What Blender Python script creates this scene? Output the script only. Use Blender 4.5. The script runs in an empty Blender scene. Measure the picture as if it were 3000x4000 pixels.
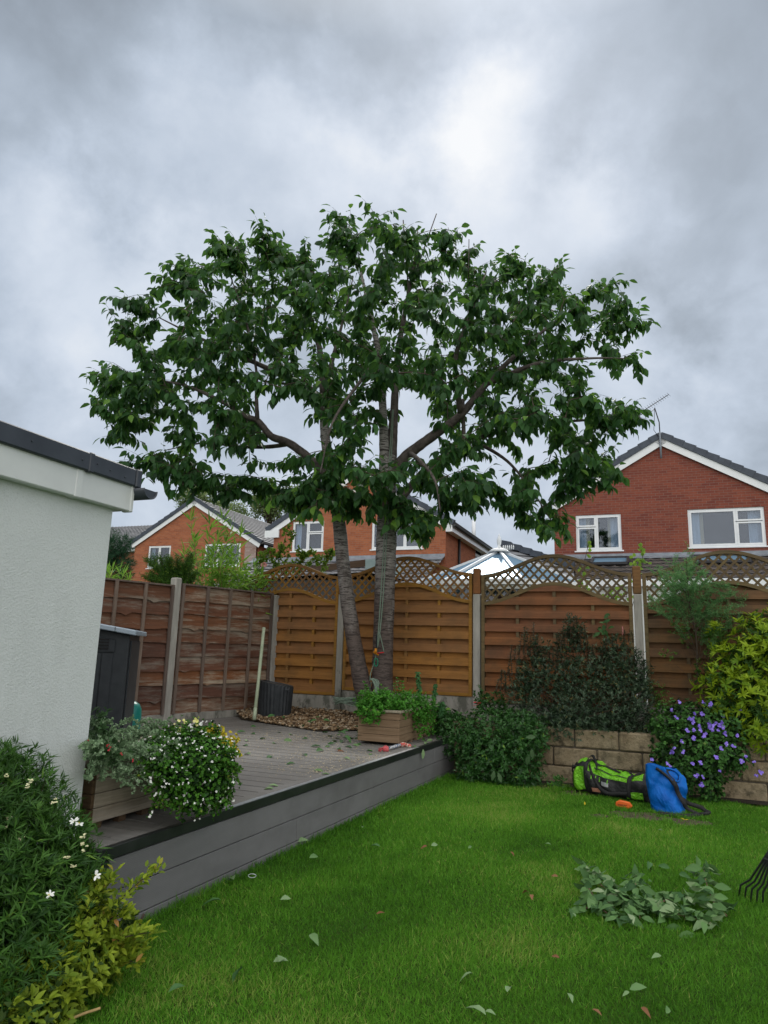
import bpy, bmesh, math, random
import numpy as np
from mathutils import Vector, Matrix
from mathutils.geometry import tessellate_polygon
random.seed(7); RNG = np.random.default_rng(11)
sc = bpy.context.scene
C = sc.collection

# ------------------------------------------------------------------ camera
F_PX, PITCH, ROLL, EYE = 2650.0, math.radians(11.3), math.radians(1.6), 1.33
cam_data = bpy.data.cameras.new('camera'); cam = bpy.data.objects.new('camera', cam_data); C.objects.link(cam)
cam_data.sensor_fit = 'VERTICAL'; cam_data.sensor_height = 24.0
cam_data.lens = 24.0 * F_PX / 4000.0
cam_data.clip_end = 3000
_fw = Vector((0, math.cos(PITCH), math.sin(PITCH))); _up = Vector((0, -math.sin(PITCH), math.cos(PITCH))); _rt = Vector((1, 0, 0))
UP2 = _up*math.cos(ROLL) - _rt*math.sin(ROLL); RT2 = _rt*math.cos(ROLL) + _up*math.sin(ROLL)
cam.matrix_world = Matrix(((RT2.x, UP2.x, -_fw.x, 0), (RT2.y, UP2.y, -_fw.y, 0), (RT2.z, UP2.z, -_fw.z, EYE), (0, 0, 0, 1)))
sc.camera = cam

# ------------------------------------------------------------------ exposure
sc.view_settings.view_transform = 'Standard'
sc.view_settings.look = 'None'
sc.view_settings.exposure = 0.35
sc.view_settings.gamma = 1.0
sc.cycles.max_bounces = 8
sc.cycles.transparent_max_bounces = 16
sc.cycles.use_denoising = True

# survey helpers: a sight line from the camera cut with a plane, giving a real place
def ray(x, y): return RT2*((x-1500)/F_PX) - UP2*((y-2000)/F_PX) + _fw
def atz(x, y, z): d = ray(x, y); return Vector((0, 0, EYE)) + d*((z-EYE)/d.z)
def at(x, y, Y): d = ray(x, y); return Vector((0, 0, EYE)) + d*(Y/d.y)
AL = math.radians(21)
UA = Vector((math.cos(AL), -math.sin(AL), 0)); VA = Vector((math.sin(AL), math.cos(AL), 0))
def L(u, v, z=0): return UA*u + VA*v + Vector((0, 0, z))
def atv(x, y, v):
    d = ray(x, y); p = Vector((0, 0, EYE)) + d*(v/d.dot(VA)); return p.dot(UA), p.z

# ------------------------------------------------------------------ sky, sun
class NT:
    def __init__(s, tree): s.t = tree; s.n = tree.nodes; s.l = tree.links
    def node(s, kind, **kw):
        n = s.n.new(kind)
        for k, v in kw.items():
            if k == 'ins':
                for a, b in v.items():
                    if hasattr(b, 'is_linked') or isinstance(b, bpy.types.NodeSocket): s.l.new(b, n.inputs[a])
                    else: n.inputs[a].default_value = b
            else: setattr(n, k, v)
        return n
    def math(s, op, a, b=0.0, clamp=False):
        n = s.node('ShaderNodeMath', operation=op, use_clamp=clamp, ins={0: a, 1: b}); return n.outputs[0]
    def vmath(s, op, a, b=(0, 0, 0), out=0):
        n = s.node('ShaderNodeVectorMath', operation=op, ins={0: a, 1: b}); return n.outputs[out]
    def noise(s, vec, scale, detail=4, rough=.55, dist=0.0, col=False):
        n = s.node('ShaderNodeTexNoise', ins={'Vector': vec, 'Scale': scale, 'Detail': detail, 'Roughness': rough, 'Distortion': dist})
        return n.outputs[1 if col else 0]
    def ramp(s, fac, stops, interp='LINEAR'):
        n = s.n.new('ShaderNodeValToRGB'); s.l.new(fac, n.inputs[0]); r = n.color_ramp; r.interpolation = interp
        while len(r.elements) < len(stops): r.elements.new(.5)
        for e, (p, c) in zip(r.elements, stops):
            e.position = p; e.color = (*c, 1) if hasattr(c, '__len__') else (c, c, c, 1)
        return n.outputs[0]
    def mix(s, fac, a, b, mode='MIX'):
        n = s.n.new('ShaderNodeMix'); n.data_type = 'RGBA'; n.blend_type = mode
        for sock, v in ((n.inputs[0], fac), (n.inputs[6], a), (n.inputs[7], b)):
            if isinstance(v, bpy.types.NodeSocket): s.l.new(v, sock)
            elif hasattr(v, '__len__'): sock.default_value = (*v, 1)
            elif sock.type == 'RGBA': sock.default_value = (v, v, v, 1)
            else: sock.default_value = v
        return n.outputs[2]
    def bump(s, h, strength=.3, dist=.01, normal=None):
        ins = {'Height': h, 'Strength': strength, 'Distance': dist}
        if normal is not None: ins['Normal'] = normal
        return s.node('ShaderNodeBump', ins=ins).outputs[0]
    def mapped(s, vec, scale=(1, 1, 1), rot=(0, 0, 0), loc=(0, 0, 0)):
        return s.node('ShaderNodeMapping', ins={'Vector': vec, 'Scale': scale, 'Rotation': rot, 'Location': loc}).outputs[0]

SUN_DIR = ray(1950, 400).normalized()
SUN_EL = math.asin(SUN_DIR.z); SUN_AZ = math.atan2(SUN_DIR.x, SUN_DIR.y)
world = bpy.data.worlds.new('World'); sc.world = world; world.use_nodes = True
world.node_tree.nodes.clear()
w = NT(world.node_tree)
tc = w.node('ShaderNodeTexCoord').outputs['Generated']
sky = w.node('ShaderNodeTexSky', sky_type='NISHITA', sun_disc=False, sun_elevation=SUN_EL, sun_rotation=SUN_AZ, dust_density=2.0)
sep = w.node('ShaderNodeSeparateXYZ', ins={0: tc}); zz = w.math('ADD', w.math('MAXIMUM', sep.outputs[2], 0.0), 0.62)
flat = w.vmath('DIVIDE', tc, w.node('ShaderNodeCombineXYZ', ins={0: zz, 1: zz, 2: zz}).outputs[0])
flat = w.mapped(flat, scale=(1.0, 1.0, .8), loc=(3.1, 1.7, 0))
warp = w.vmath('SCALE', w.vmath('SUBTRACT', w.noise(flat, 2.4, 4, .5, 0, True), (.5, .5, .5)), (0, 0, 0)); [n for n in w.n if n.type == 'VECT_MATH' and n.operation == 'SCALE'][-1].inputs[3].default_value = .32
flat = w.vmath('ADD', flat, warp)
big = w.noise(flat, 2.0, 4, .48)
mid = w.noise(w.mapped(flat, rot=(0, 0, .9), loc=(7, 2, 1)), 4.6, 7, .5)
finew = w.noise(w.mapped(flat, loc=(1, 9, 4)), 8.0, 7, .55)
def glow(px, py, width):
    d = ray(px, py).normalized()
    wv = w.vmath('ADD', tc, w.vmath('MULTIPLY', w.vmath('SUBTRACT', w.noise(tc, 7.0, 6, .6, 0, True), (.5, .5, .5)), (width*2.3, width*2.3, width*2.3)))
    dot = w.vmath('DOT_PRODUCT', w.vmath('NORMALIZE', wv), tuple(d), out=1)
    return w.math('POWER', w.math('MAXIMUM', dot, 0.0), 2.0/(width*width))
dens = w.math('ADD', w.math('ADD', w.math('MULTIPLY', big, .60), w.math('MULTIPLY', mid, .40)), w.math('SUBTRACT', w.math('MULTIPLY', finew, .26), .06))
g = w.math('MULTIPLY', glow(1990, 390, .07), .20)
for px_, py_, wd_, am_ in ((1780, 480, .05, .11), (1930, 300, .08, .04), (2330, 790, .07, .20), (1000, 480, .10, .12), (750, 430, .07, .08), (330, 1080, .16, .16), (200, 900, .12, .07), (1900, 830, .14, .16), (1350, 620, .10, .08), (2200, 1900, .35, .16), (2600, 1500, .2, .09), (500, 1500, .2, .05), (1300, 1800, .3, .10),
                            (700, 60, .2, -.13), (2750, 1150, .12, -.13), (2500, 1000, .1, -.08), (2150, 500, .06, -.16), (60, 1500, .13, -.10), (1500, 80, .18, -.12), (900, 620, .08, -.08), (550, 800, .07, -.07), (2900, 500, .15, .04), (1480, 420, .1, -.07), (2700, 100, .15, -.05), (2150, 1000, .06, -.05)):
    g = w.math('ADD', g, w.math('MULTIPLY', glow(px_, py_, wd_), am_))
lum = w.math('ADD', dens, g)
cloud = w.ramp(lum, [(.38, (.225, .26, .305)), (.52, (.305, .355, .42)), (.66, (.41, .47, .555)), (.80, (.52, .575, .655)), (1.0, (.68, .705, .735))])
# overcast dome: the half behind the camera and the zenith are brighter than the cloud in front
back = w.math('ADD', 1.0, w.math('MULTIPLY', w.math('MAXIMUM', w.math('MULTIPLY', sep.outputs[1], -1.0), 0.0), 2.2))
back = w.math('ADD', back, w.math('MULTIPLY', w.math('MAXIMUM', w.math('SUBTRACT', sep.outputs[2], .72), 0.0), 8.0))
cloud = w.mix(w.math('MINIMUM', w.math('MULTIPLY', w.math('SUBTRACT', back, 1.0), .8), .85), cloud, (.47, .455, .43))
scn = w.node('ShaderNodeVectorMath', operation='SCALE', ins={0: cloud, 3: w.math('MULTIPLY', back, 10.0)})
mixed = w.mix(.975, sky.outputs[0], scn.outputs[0])
bg = w.node('ShaderNodeBackground', ins={'Color': mixed, 'Strength': .10})
w.l.new(bg.outputs[0], w.node('ShaderNodeOutputWorld').inputs[0])

sun_data = bpy.data.lights.new('sun', 'SUN'); sun_data.energy = 1.4; sun_data.angle = math.radians(14); sun_data.color = (1, .96, .9)
sun = bpy.data.objects.new('sun', sun_data); C.objects.link(sun)
sun.rotation_euler = (-SUN_DIR).to_track_quat('-Z', 'Y').to_euler()

# ------------------------------------------------------------------ object helpers
def tag(o, label=None, cat=None, group=None, kind=None):
    for k, v in (('label', label), ('category', cat), ('group', group), ('kind', kind)):
        if v: o[k] = v
    return o
def thing(name, label, cat, loc=(0, 0, 0), rz=0.0, group=None):
    o = bpy.data.objects.new(name, None); C.objects.link(o); o.empty_display_size = .1
    o.location = loc; o.rotation_euler = (0, 0, rz); return tag(o, label, cat, group)
def world_of(o):
    m = Matrix.LocRotScale(o.location, o.rotation_euler, o.scale)
    return world_of(o.parent) @ m if o.parent else m
def link(name, me, parent=None, mat=None, local=False):
    """link a mesh as ONE object; vertices are in world space unless local"""
    o = bpy.data.objects.new(name, me); C.objects.link(o)
    for m in (mat if isinstance(mat, (list, tuple)) else [mat]):
        if m: me.materials.append(m)
    if parent is not None:
        o.parent = parent
        if not local: me.transform(world_of(parent).inverted())
    elif not local and len(me.vertices):
        n = len(me.vertices); co = np.empty(n*3); me.vertices.foreach_get('co', co); co = co.reshape(-1, 3)
        c = Vector(((co[:, 0].min()+co[:, 0].max())/2, (co[:, 1].min()+co[:, 1].max())/2, co[:, 2].min()))
        me.transform(Matrix.Translation(-c)); o.location = c
    return o
class MB:
    """collects shapes, builds one mesh"""
    def __init__(s): s.v = []; s.f = []; s.m = []; s.sm = []
    def add(s, vs, fs, mi=0, smooth=False):
        b = len(s.v); s.v += [tuple(v) for v in vs]
        for f in fs: s.f.append([b+i for i in f]); s.m.append(mi); s.sm.append(smooth)
        return s
    def frame_box(s, o, a, b, c, mi=0):
        """box from corner o with edge vectors a, b, c"""
        o, a, b, c = Vector(o), Vector(a), Vector(b), Vector(c)
        vs = [o, o+a, o+a+b, o+b, o+c, o+a+c, o+a+b+c, o+b+c]
        fs = [(0, 3, 2, 1), (4, 5, 6, 7), (0, 1, 5, 4), (1, 2, 6, 5), (2, 3, 7, 6), (3, 0, 4, 7)]
        if a.cross(b).dot(c) < 0: fs = [f[::-1] for f in fs]
        return s.add(vs, fs, mi)
    def box(s, x0, y0, z0, x1, y1, z1, mi=0): return s.frame_box((x0, y0, z0), (x1-x0, 0, 0), (0, y1-y0, 0), (0, 0, z1-z0), mi)
    def bar(s, p, q, wd, ht, up=(0, 0, 1), mi=0):
        p, q = Vector(p), Vector(q); d = (q-p); side = d.normalized().cross(Vector(up))
        if side.length < 1e-5: side = Vector((1, 0, 0))
        side.normalize(); u = side.cross(d.normalized())
        return s.frame_box(p - side*wd/2 - u*ht/2, d, side*wd, u*ht, mi)
    def tube(s, pts, rads, n=8, mi=0, cap=True, jit=0.0):
        pts = [Vector(p) for p in pts]
        if not hasattr(rads, '__len__'): rads = [rads]*len(pts)
        b = len(s.v); ref = None
        for i, p in enumerate(pts):
            d = (pts[min(i+1, len(pts)-1)] - pts[max(i-1, 0)])
            d = d.normalized() if d.length > 1e-9 else Vector((0, 0, 1))
            if ref is None: ref = d.orthogonal().normalized()
            ref = (ref - d*ref.dot(d)); ref = ref.normalized() if ref.length > 1e-6 else d.orthogonal().normalized()
            q = d.cross(ref)
            for k in range(n):
                a = 2*math.pi*k/n; r = rads[i]*(1 + (random.uniform(-jit, jit) if jit else 0))
                s.v.append(tuple(p + ref*(math.cos(a)*r) + q*(math.sin(a)*r)))
        for i in range(len(pts)-1):
            for k in range(n):
                k2 = (k+1) % n
                s.f.append([b+i*n+k, b+i*n+k2, b+(i+1)*n+k2, b+(i+1)*n+k]); s.m.append(mi); s.sm.append(True)
        if cap:
            s.f.append([b+k for k in reversed(range(n))]); s.m.append(mi); s.sm.append(False)
            s.f.append([b+(len(pts)-1)*n+k for k in range(n)]); s.m.append(mi); s.sm.append(False)
        return s
    def prism(s, poly, axis_vec, mi=0):
        """poly: list of 3D points (planar), extruded along axis_vec"""
        n = len(poly); a = Vector(axis_vec); top = [Vector(p)+a for p in poly]
        s.add([*poly, *top], [list(reversed(range(n))), list(range(n, 2*n))] + [[i, (i+1) % n, n+(i+1) % n, n+i] for i in range(n)], mi)
        return s
    def mesh(s, name, bevel=0.0, weld=False):
        me = bpy.data.meshes.new(name); me.from_pydata(s.v, [], s.f)
        me.polygons.foreach_set('material_index', s.m); me.polygons.foreach_set('use_smooth', s.sm); me.update()
        bm = bmesh.new(); bm.from_mesh(me)
        if weld: bmesh.ops.remove_doubles(bm, verts=bm.verts, dist=1e-5)
        if bevel:
            bmesh.ops.bevel(bm, geom=[e for e in bm.edges if e.calc_face_angle(0) > .6], offset=bevel, segments=1, affect='EDGES', profile=.5, clamp_overlap=True)
        bmesh.ops.recalc_face_normals(bm, faces=bm.faces); bm.to_mesh(me); bm.free()
        return me
    def build(s, name, mat, parent=None, local=False, bevel=0.0, weld=False): return link(name, s.mesh(name, bevel, weld), parent, mat, local)

# ------------------------------------------------------------------ material helpers
def new_mat(name):
    m = bpy.data.materials.new(name); m.use_nodes = True; m.node_tree.nodes.clear(); t = NT(m.node_tree)
    return m, t
def finish(t, color, rough=.7, normal=None, spec=.4, metal=0.0, trans=None, extra=None):
    ins = {'Base Color': color if isinstance(color, bpy.types.NodeSocket) else (*color, 1), 'Roughness': rough, 'Specular IOR Level': spec, 'Metallic': metal}
    if normal is not None: ins['Normal'] = normal
    if extra: ins.update(extra)
    b = t.node('ShaderNodeBsdfPrincipled', ins=ins); out = b.outputs[0]
    if trans is not None:
        tr = t.node('ShaderNodeBsdfTranslucent', ins={'Color': trans[1] if isinstance(trans[1], bpy.types.NodeSocket) else (*trans[1], 1)})
        out = t.node('ShaderNodeMixShader', ins={0: trans[0], 1: out, 2: tr.outputs[0]}).outputs[0]
    t.l.new(out, t.node('ShaderNodeOutputMaterial').inputs[0])
def ocoord(t): return t.node('ShaderNodeTexCoord').outputs['Object']
def plain(name, c1, c2=None, scale=8, rough=.6, bump=0.0, bscale=60, spec=.4, metal=0.0, stretch=(1, 1, 1), detail=5, lo=.35, hi=.65, bd=.01):
    m, t = new_mat(name); v = t.mapped(ocoord(t), scale=stretch)
    c2 = c2 or tuple(min(1, x*1.25) for x in c1)
    col = t.ramp(t.noise(v, scale, detail, .6), [(lo, c1), (hi, c2)])
    nrm = t.bump(t.noise(v, bscale, 4, .6), bump, bd) if bump else None
    finish(t, col, rough, nrm, spec, metal); return m
def wood(name, c1, c2, axis=0, grain=60, rough=.75, dirt=(.5, (.05, .05, .04)), weather=None, ws=(.45, .6)):
    """grain runs along the local axis"""
    m, t = new_mat(name); co = ocoord(t)
    st = [1.0, 1.0, 1.0]; st = [.05 if i == axis else 1 for i in range(3)]
    v = t.mapped(co, scale=st)
    gr = t.noise(v, grain, 6, .65, .6)
    col = t.ramp(gr, [(.3, c1), (.7, c2)])
    if weather:
        wn = t.noise(t.mapped(co, scale=[.16 if i == axis else 1.3 for i in range(3)]), 8, 9, .75, .15)
        col = t.mix(t.ramp(wn, [(ws[0], 0.0), (ws[1], 1.0)]), col, t.ramp(gr, [(.3, weather[0]), (.7, weather[1])]))
    dn = t.ramp(t.noise(co, 2.3, 6, .65), [(.45, 0.0), (.8, 1.0)])
    col = t.mix(t.math('MULTIPLY', dn, dirt[0]), col, dirt[1])
    isl = t.node('ShaderNodeNewGeometry').outputs['Random Per Island']
    hsv = t.node('ShaderNodeHueSaturation', ins={'Hue': t.math('ADD', .495, t.math('MULTIPLY', isl, .012)), 'Saturation': t.math('ADD', .85, t.math('MULTIPLY', isl, .2)), 'Value': t.math('ADD', .74, t.math('MULTIPLY', isl, .5)), 'Color': col}); col = hsv.outputs[0]
    finish(t, col, rough, t.bump(gr, .35, .004), .25); return m
def leafmat(name, c1, c2, c3=None, rough=.5, trans=.25, tcol=None, spec=.3):
    """c1 dark, c2 light by each leaf's own tint value; c3: rarer odd leaf colour"""
    m, t = new_mat(name)
    a = t.node('ShaderNodeAttribute', attribute_name='tint').outputs['Fac']
    stops = [(0, c1), (.8, c2)] + ([(.93, c2), (1, c3)] if c3 else [])
    col = t.ramp(a, stops)
    vein = t.noise(ocoord(t), 90, 2, .5)
    col = t.mix(t.math('MULTIPLY', vein, .25), col, tuple(x*.55 for x in c1))
    tc_ = tcol or tuple(min(1, x*2.2) for x in c2)
    finish(t, col, min(.7, rough+.08), None, spec*.7, trans=(trans, t.mix(.5, col, tc_)))
    return m

# ------------------------------------------------------------------ leaves
def leaf_shape(kind):
    # template (t along length, s across half width, lift) and faces
    if kind == 'oval':
        v = [(0, 0, 0), (.22, -.36, .05), (.25, 0, 0), (.22, .36, .05), (.52, -.5, .08), (.55, 0, 0), (.52, .5, .08), (.8, -.27, .05), (.8, 0, 0), (.8, .27, .05), (1, 0, 0)]
        f = [(0, 1, 2), (0, 2, 3), (1, 4, 5, 2), (2, 5, 6, 3), (4, 7, 8, 5), (5, 8, 9, 6), (7, 10, 8), (8, 10, 9)]
    elif kind == 'lance':
        v = [(0, 0, 0), (.4, -.5, .1), (.4, 0, 0), (.4, .5, .1), (1, 0, 0)]
        f = [(0, 1, 2), (0, 2, 3), (1, 4, 2), (2, 4, 3)]
    elif kind == 'disc':
        v = [(0, 0, 0), (.25, -.45, .04), (.25, .45, .04), (.75, -.48, .04), (.75, .48, .04), (1, 0, 0)]
        f = [(0, 1, 2), (1, 3, 4, 2), (3, 5, 4)]
    elif kind == 'quad':
        v = [(0, 0, 0), (.5, -.5, .06), (.5, .5, .06), (1, 0, 0)]; f = [(0, 1, 3), (0, 3, 2)]
    elif kind == 'blade':
        v = [(0, -.5, 0), (0, .5, 0), (.5, -.4, 0), (.5, .4, 0), (1, 0, 0)]; f = [(0, 1, 3, 2), (2, 3, 4)]
    return np.array(v, float), f
def leaves(name, P, D, N, LN, WD, mat, parent=None, kind='oval', droop=.25, tint=None, curl=1.0):
    """one mesh of many leaves: base points P, directions D, normals N, lengths, widths (numpy)"""
    P = np.asarray(P, float); n = len(P)
    D = np.asarray(D, float); D = D/np.maximum(np.linalg.norm(D, axis=1, keepdims=True), 1e-9)
    N = np.asarray(N, float); S = np.cross(D, N); S /= np.maximum(np.linalg.norm(S, axis=1, keepdims=True), 1e-9); N = np.cross(S, D)
    LN = np.broadcast_to(LN, (n,)).astype(float); WD = np.broadcast_to(WD, (n,)).astype(float)
    dr = droop*RNG.uniform(.4, 1.6, n)
    T, fs = leaf_shape(kind); k = len(T)
    t = T[None, :, 0, None]; s_ = T[None, :, 1, None]; h = T[None, :, 2, None]
    V = P[:, None, :] + D[:, None, :]*(t*LN[:, None, None]) + S[:, None, :]*(s_*WD[:, None, None]) \
        + N[:, None, :]*(h*curl*WD[:, None, None]*2 - (t**2)*(dr*LN)[:, None, None])
    V = V.reshape(-1, 3)
    me = bpy.data.meshes.new(name)
    nl = sum(len(f) for f in fs)
    idx = np.concatenate([np.array(f) for f in fs]); tot = np.array([len(f) for f in fs])
    LI = (idx[None, :] + (np.arange(n)*k)[:, None]).ravel()
    TOT = np.tile(tot, n); ST = np.concatenate([[0], np.cumsum(TOT)[:-1]])
    me.vertices.add(len(V)); me.vertices.foreach_set('co', V.astype(np.float32).ravel())
    me.loops.add(len(LI)); me.loops.foreach_set('vertex_index', LI.astype(np.int32))
    me.polygons.add(len(TOT)); me.polygons.foreach_set('loop_start', ST.astype(np.int32)); me.polygons.foreach_set('loop_total', TOT.astype(np.int32))
    me.update(calc_edges=True)
    if tint is None: tint = RNG.uniform(0, 1, n)
    at_ = me.attributes.new('tint', 'FLOAT', 'FACE'); at_.data.foreach_set('value', np.repeat(tint, len(fs)).astype(np.float32))
    me.polygons.foreach_set('use_smooth', np.ones(len(TOT), bool))
    return link(name, me, parent, mat)
def rnd_dirs(n):
    v = RNG.normal(size=(n, 3)); return v/np.linalg.norm(v, axis=1, keepdims=True)
def rosettes(tips, dirs, k, spread=.9, back=0.0):
    """k leaves radiating round each tip; returns P, D, N"""
    n = len(tips); T = np.repeat(np.asarray(tips), k, 0); D0 = np.repeat(np.asarray(dirs), k, 0)
    R = rnd_dirs(n*k); R -= D0*np.sum(R*D0, 1, keepdims=True); R /= np.linalg.norm(R, axis=1, keepdims=True)
    sp = RNG.uniform(spread*.6, spread*1.3, (n*k, 1)); D = D0 + R*sp*1.4
    P = T - D0*RNG.uniform(0, 1, (n*k, 1))*back
    return P, D, D0 + RNG.normal(size=(n*k, 3))*.25
def blob_tips(blobs, n, shell=.55, up=.35):
    """points in a union of ellipsoids, mostly near the surface; blobs: (centre, radii)"""
    vol = np.array([r[0]*r[1]*r[2] for c, r in blobs])**.67; vol /= vol.sum(); out = []; dd = []
    for (c, r), share in zip(blobs, vol):
        m = max(1, int(n*share)); d = rnd_dirs(m)
        rad = (shell + (1-shell)*RNG.uniform(0, 1, (m, 1))**.6)*RNG.normal(1, .07, (m, 1)); p = np.array(c) + d*rad*np.array(r)
        out.append(p); e = d/np.array(r)*min(r); e[:, 2] += up; dd.append(e/np.linalg.norm(e, axis=1, keepdims=True))
    return np.concatenate(out), np.concatenate(dd)
def blob(px, py, Y, rx, ry, rd):
    """ellipsoid whose centre is sighted at px,py at distance Y; radii in photo pixels, depth radius in metres"""
    s = Y/F_PX; return (tuple(at(px, py, Y)), (rx*s, rd, ry*s))
def stems(name, base, tips, mat, parent, r=.006, bend=.12, n=5):
    mb = MB()
    for tp in tips:
        b = Vector(base) + Vector((random.uniform(-.04, .04), random.uniform(-.04, .04), 0)) if not isinstance(base, list) else Vector(random.choice(base)); e = Vector(tp)
        m = b.lerp(e, .5) + Vector((random.uniform(-bend, bend), random.uniform(-bend, bend), random.uniform(0, bend)))
        pts = [b.lerp(m, t).lerp(m.lerp(e, t), t) for t in (0, .25, .5, .75, 1)]
        mb.tube(pts, [r, r*.85, r*.7, r*.5, r*.3], n, cap=False)
    return mb.build(name, mat, parent)

# ------------------------------------------------------------------ materials
M_ = {}
def brickmat(name, c1, c2, c3, mortar):
    m, t = new_mat(name); s = t.node('ShaderNodeSeparateXYZ', ins={0: ocoord(t)})
    v = t.node('ShaderNodeCombineXYZ', ins={0: t.math('ADD', s.outputs[0], s.outputs[1]), 1: s.outputs[2], 2: 0.0}).outputs[0]
    b = t.node('ShaderNodeTexBrick', ins={'Vector': v, 'Color1': (*c1, 1), 'Color2': (*c2, 1), 'Mortar': (*mortar, 1), 'Scale': 1.0, 'Mortar Size': .006, 'Mortar Smooth': .3, 'Bias': -.1, 'Brick Width': .225, 'Row Height': .075})
    b.offset = .5
    n = t.noise(t.mapped(v, scale=(1, 3, 1)), 1.1, 6, .65); col = t.mix(t.ramp(n, [(.45, 0.0), (.75, .55)]), b.outputs[0], c3)
    n2 = t.noise(v, 14, 3, .6); col = t.mix(t.ramp(n2, [(.4, 0.0), (.75, .35)]), col, tuple(x*.55 for x in c1))
    finish(t, col, .9, t.bump(t.math('SUBTRACT', 1.0, b.outputs[1]), .3, .006), .15); return m
brick_orange = brickmat('orange_red_brick', (.40, .135, .065), (.27, .085, .045), (.46, .19, .10), (.24, .17, .13))
brick_red = brickmat('deep_red_brick', (.25, .072, .048), (.165, .048, .038), (.29, .10, .062), (.21, .15, .125))
def tilemat(name, c1, c2, row=.3, colw=.33):
    m, t = new_mat(name); co = ocoord(t); s = t.node('ShaderNodeSeparateXYZ', ins={0: co})
    z = t.math('DIVIDE', s.outputs[2], row*.5); saw = t.math('FRACT', z)
    n = t.noise(co, 3, 5, .6); cell = t.noise(t.mapped(co, scale=(3, 3, 6)), 2.0, 2, .5)
    col = t.mix(t.ramp(saw, [(0, 1.0), (.30, .95), (.38, 0.0), (.9, 0.0), (1, .5)]), t.ramp(t.math('ADD', t.math('MULTIPLY', n, .6), t.math('MULTIPLY', cell, .4)), [(.35, c1), (.65, c2)]), (.015, .015, .017))
    finish(t, col, .65, t.bump(saw, .6, .03), .4); return m
tile_grey = tilemat('grey_roof_tile', (.15, .155, .17), (.24, .245, .26))
tile_brown = tilemat('brown_roof_tile', (.085, .07, .065), (.135, .115, .105))
verge = plain('dark_verge_cap', (.035, .045, .065), (.055, .07, .095), 6, .5)
white = plain('white_plastic', (.72, .75, .78), (.80, .82, .84), 3, .35, spec=.5)
offwhite = plain('aged_white_board', (.60, .62, .62), (.70, .72, .71), 2.5, .45, spec=.4)
lead = plain('lead_flashing', (.16, .18, .21), (.25, .28, .32), 4, .5, bump=.4, bscale=9, bd=.03)
black_pl = plain('black_plastic', (.012, .013, .014), (.022, .023, .025), 9, .42, spec=.5)
dark_metal = plain('dark_metal', (.03, .03, .034), None, 9, .5, metal=.3)
curtain_w = plain('pale_curtain', (.50, .55, .60), (.62, .66, .70), 5, .9, stretch=(8, 8, .2))
curtain_c = plain('cream_curtain', (.55, .45, .28), (.62, .52, .36), 5, .9, stretch=(8, 8, .2))
roomd = plain('dim_room', (.05, .055, .065), (.09, .095, .11), 2, .95)
m, t = new_mat('window_glass')
gl = t.node('ShaderNodeBsdfGlossy', ins={'Color': (.85, .9, 1, 1), 'Roughness': .03}); tr = t.node('ShaderNodeBsdfTransparent', ins={'Color': (.72, .78, .84, 1)})
t.l.new(t.node('ShaderNodeMixShader', ins={0: .07, 1: tr.outputs[0], 2: gl.outputs[0]}).outputs[0], t.node('ShaderNodeOutputMaterial').inputs[0]); glass = m
m, t = new_mat('tinted_roof_glazing')
gl = t.node('ShaderNodeBsdfGlossy', ins={'Color': (.50, .60, .70, 1), 'Roughness': .08}); df = t.node('ShaderNodeBsdfDiffuse', ins={'Color': (.12, .20, .28, 1)})
t.l.new(t.node('ShaderNodeMixShader', ins={0: .12, 1: df.outputs[0], 2: gl.outputs[0]}).outputs[0], t.node('ShaderNodeOutputMaterial').inputs[0]); roof_glass = m
soil = plain('dark_soil', (.012, .009, .006), (.035, .025, .016), 12, .95, bump=.9, bscale=40, bd=.03)
concrete = plain('pale_concrete', (.27, .26, .235), (.38, .365, .33), 5, .9, bump=.4, bscale=120, bd=.003, stretch=(3, 3, .6))
m, t = new_mat('stained_concrete'); co = ocoord(t)
c_ = t.ramp(t.noise(t.mapped(co, scale=(1, 1, .25)), 9, 6, .6), [(.3, (.22, .215, .19)), (.7, (.35, .335, .30))])
c_ = t.mix(t.ramp(t.noise(t.mapped(co, scale=(1, 1, .5)), 4, 8, .75), [(.52, 0.0), (.60, .75)]), c_, (.06, .065, .05))
finish(t, c_, .9, t.bump(t.noise(co, 90, 4), .4, .004), .2); concrete_board = m

# ------------------------------------------------------------------ ground
def sheet(name, pts, z, mat, kind='structure', sub=None):
    me = bpy.data.meshes.new(name)
    if len(pts[0]) == 2: pts = [(x, y, z) for x, y in pts]
    me.from_pydata([tuple(p) for p in pts], [], [list(range(len(pts)))]); me.update()
    o = link(name, me, None, mat); tag(o, kind=kind); return o
far_grass = plain('distant_garden_grass', (.03, .055, .015), (.05, .085, .025), .6, .95)
sheet('ground', [(-700, -60), (700, -60), (700, 1500), (-700, 1500)], -.02, far_grass)

m, t = new_mat('lawn_turf'); co = ocoord(t)
n1 = t.noise(co, 1.1, 5, .6); n2 = t.noise(co, 55, 4, .7)
c_ = t.ramp(n1, [(.35, (.035, .095, .008)), (.6, (.06, .13, .015)), (.75, (.12, .15, .035))])
c_ = t.mix(t.ramp(n2, [(.35, .8), (.6, 0.0)]), c_, (.022, .026, .010))
finish(t, c_, .95, t.bump(n2, .8, .03), .1); turf = m
lawn = sheet('lawn', [(-1.6, -1), (7, -1), (7, 5.6), (3.9, 6.25), (1.0, 7.8), (.80, 7.75), (-1.28, 3.2), (-1.6, 2.4)], 0, turf)
lawn['label'] = 'mown green lawn with pale worn patches'

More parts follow.
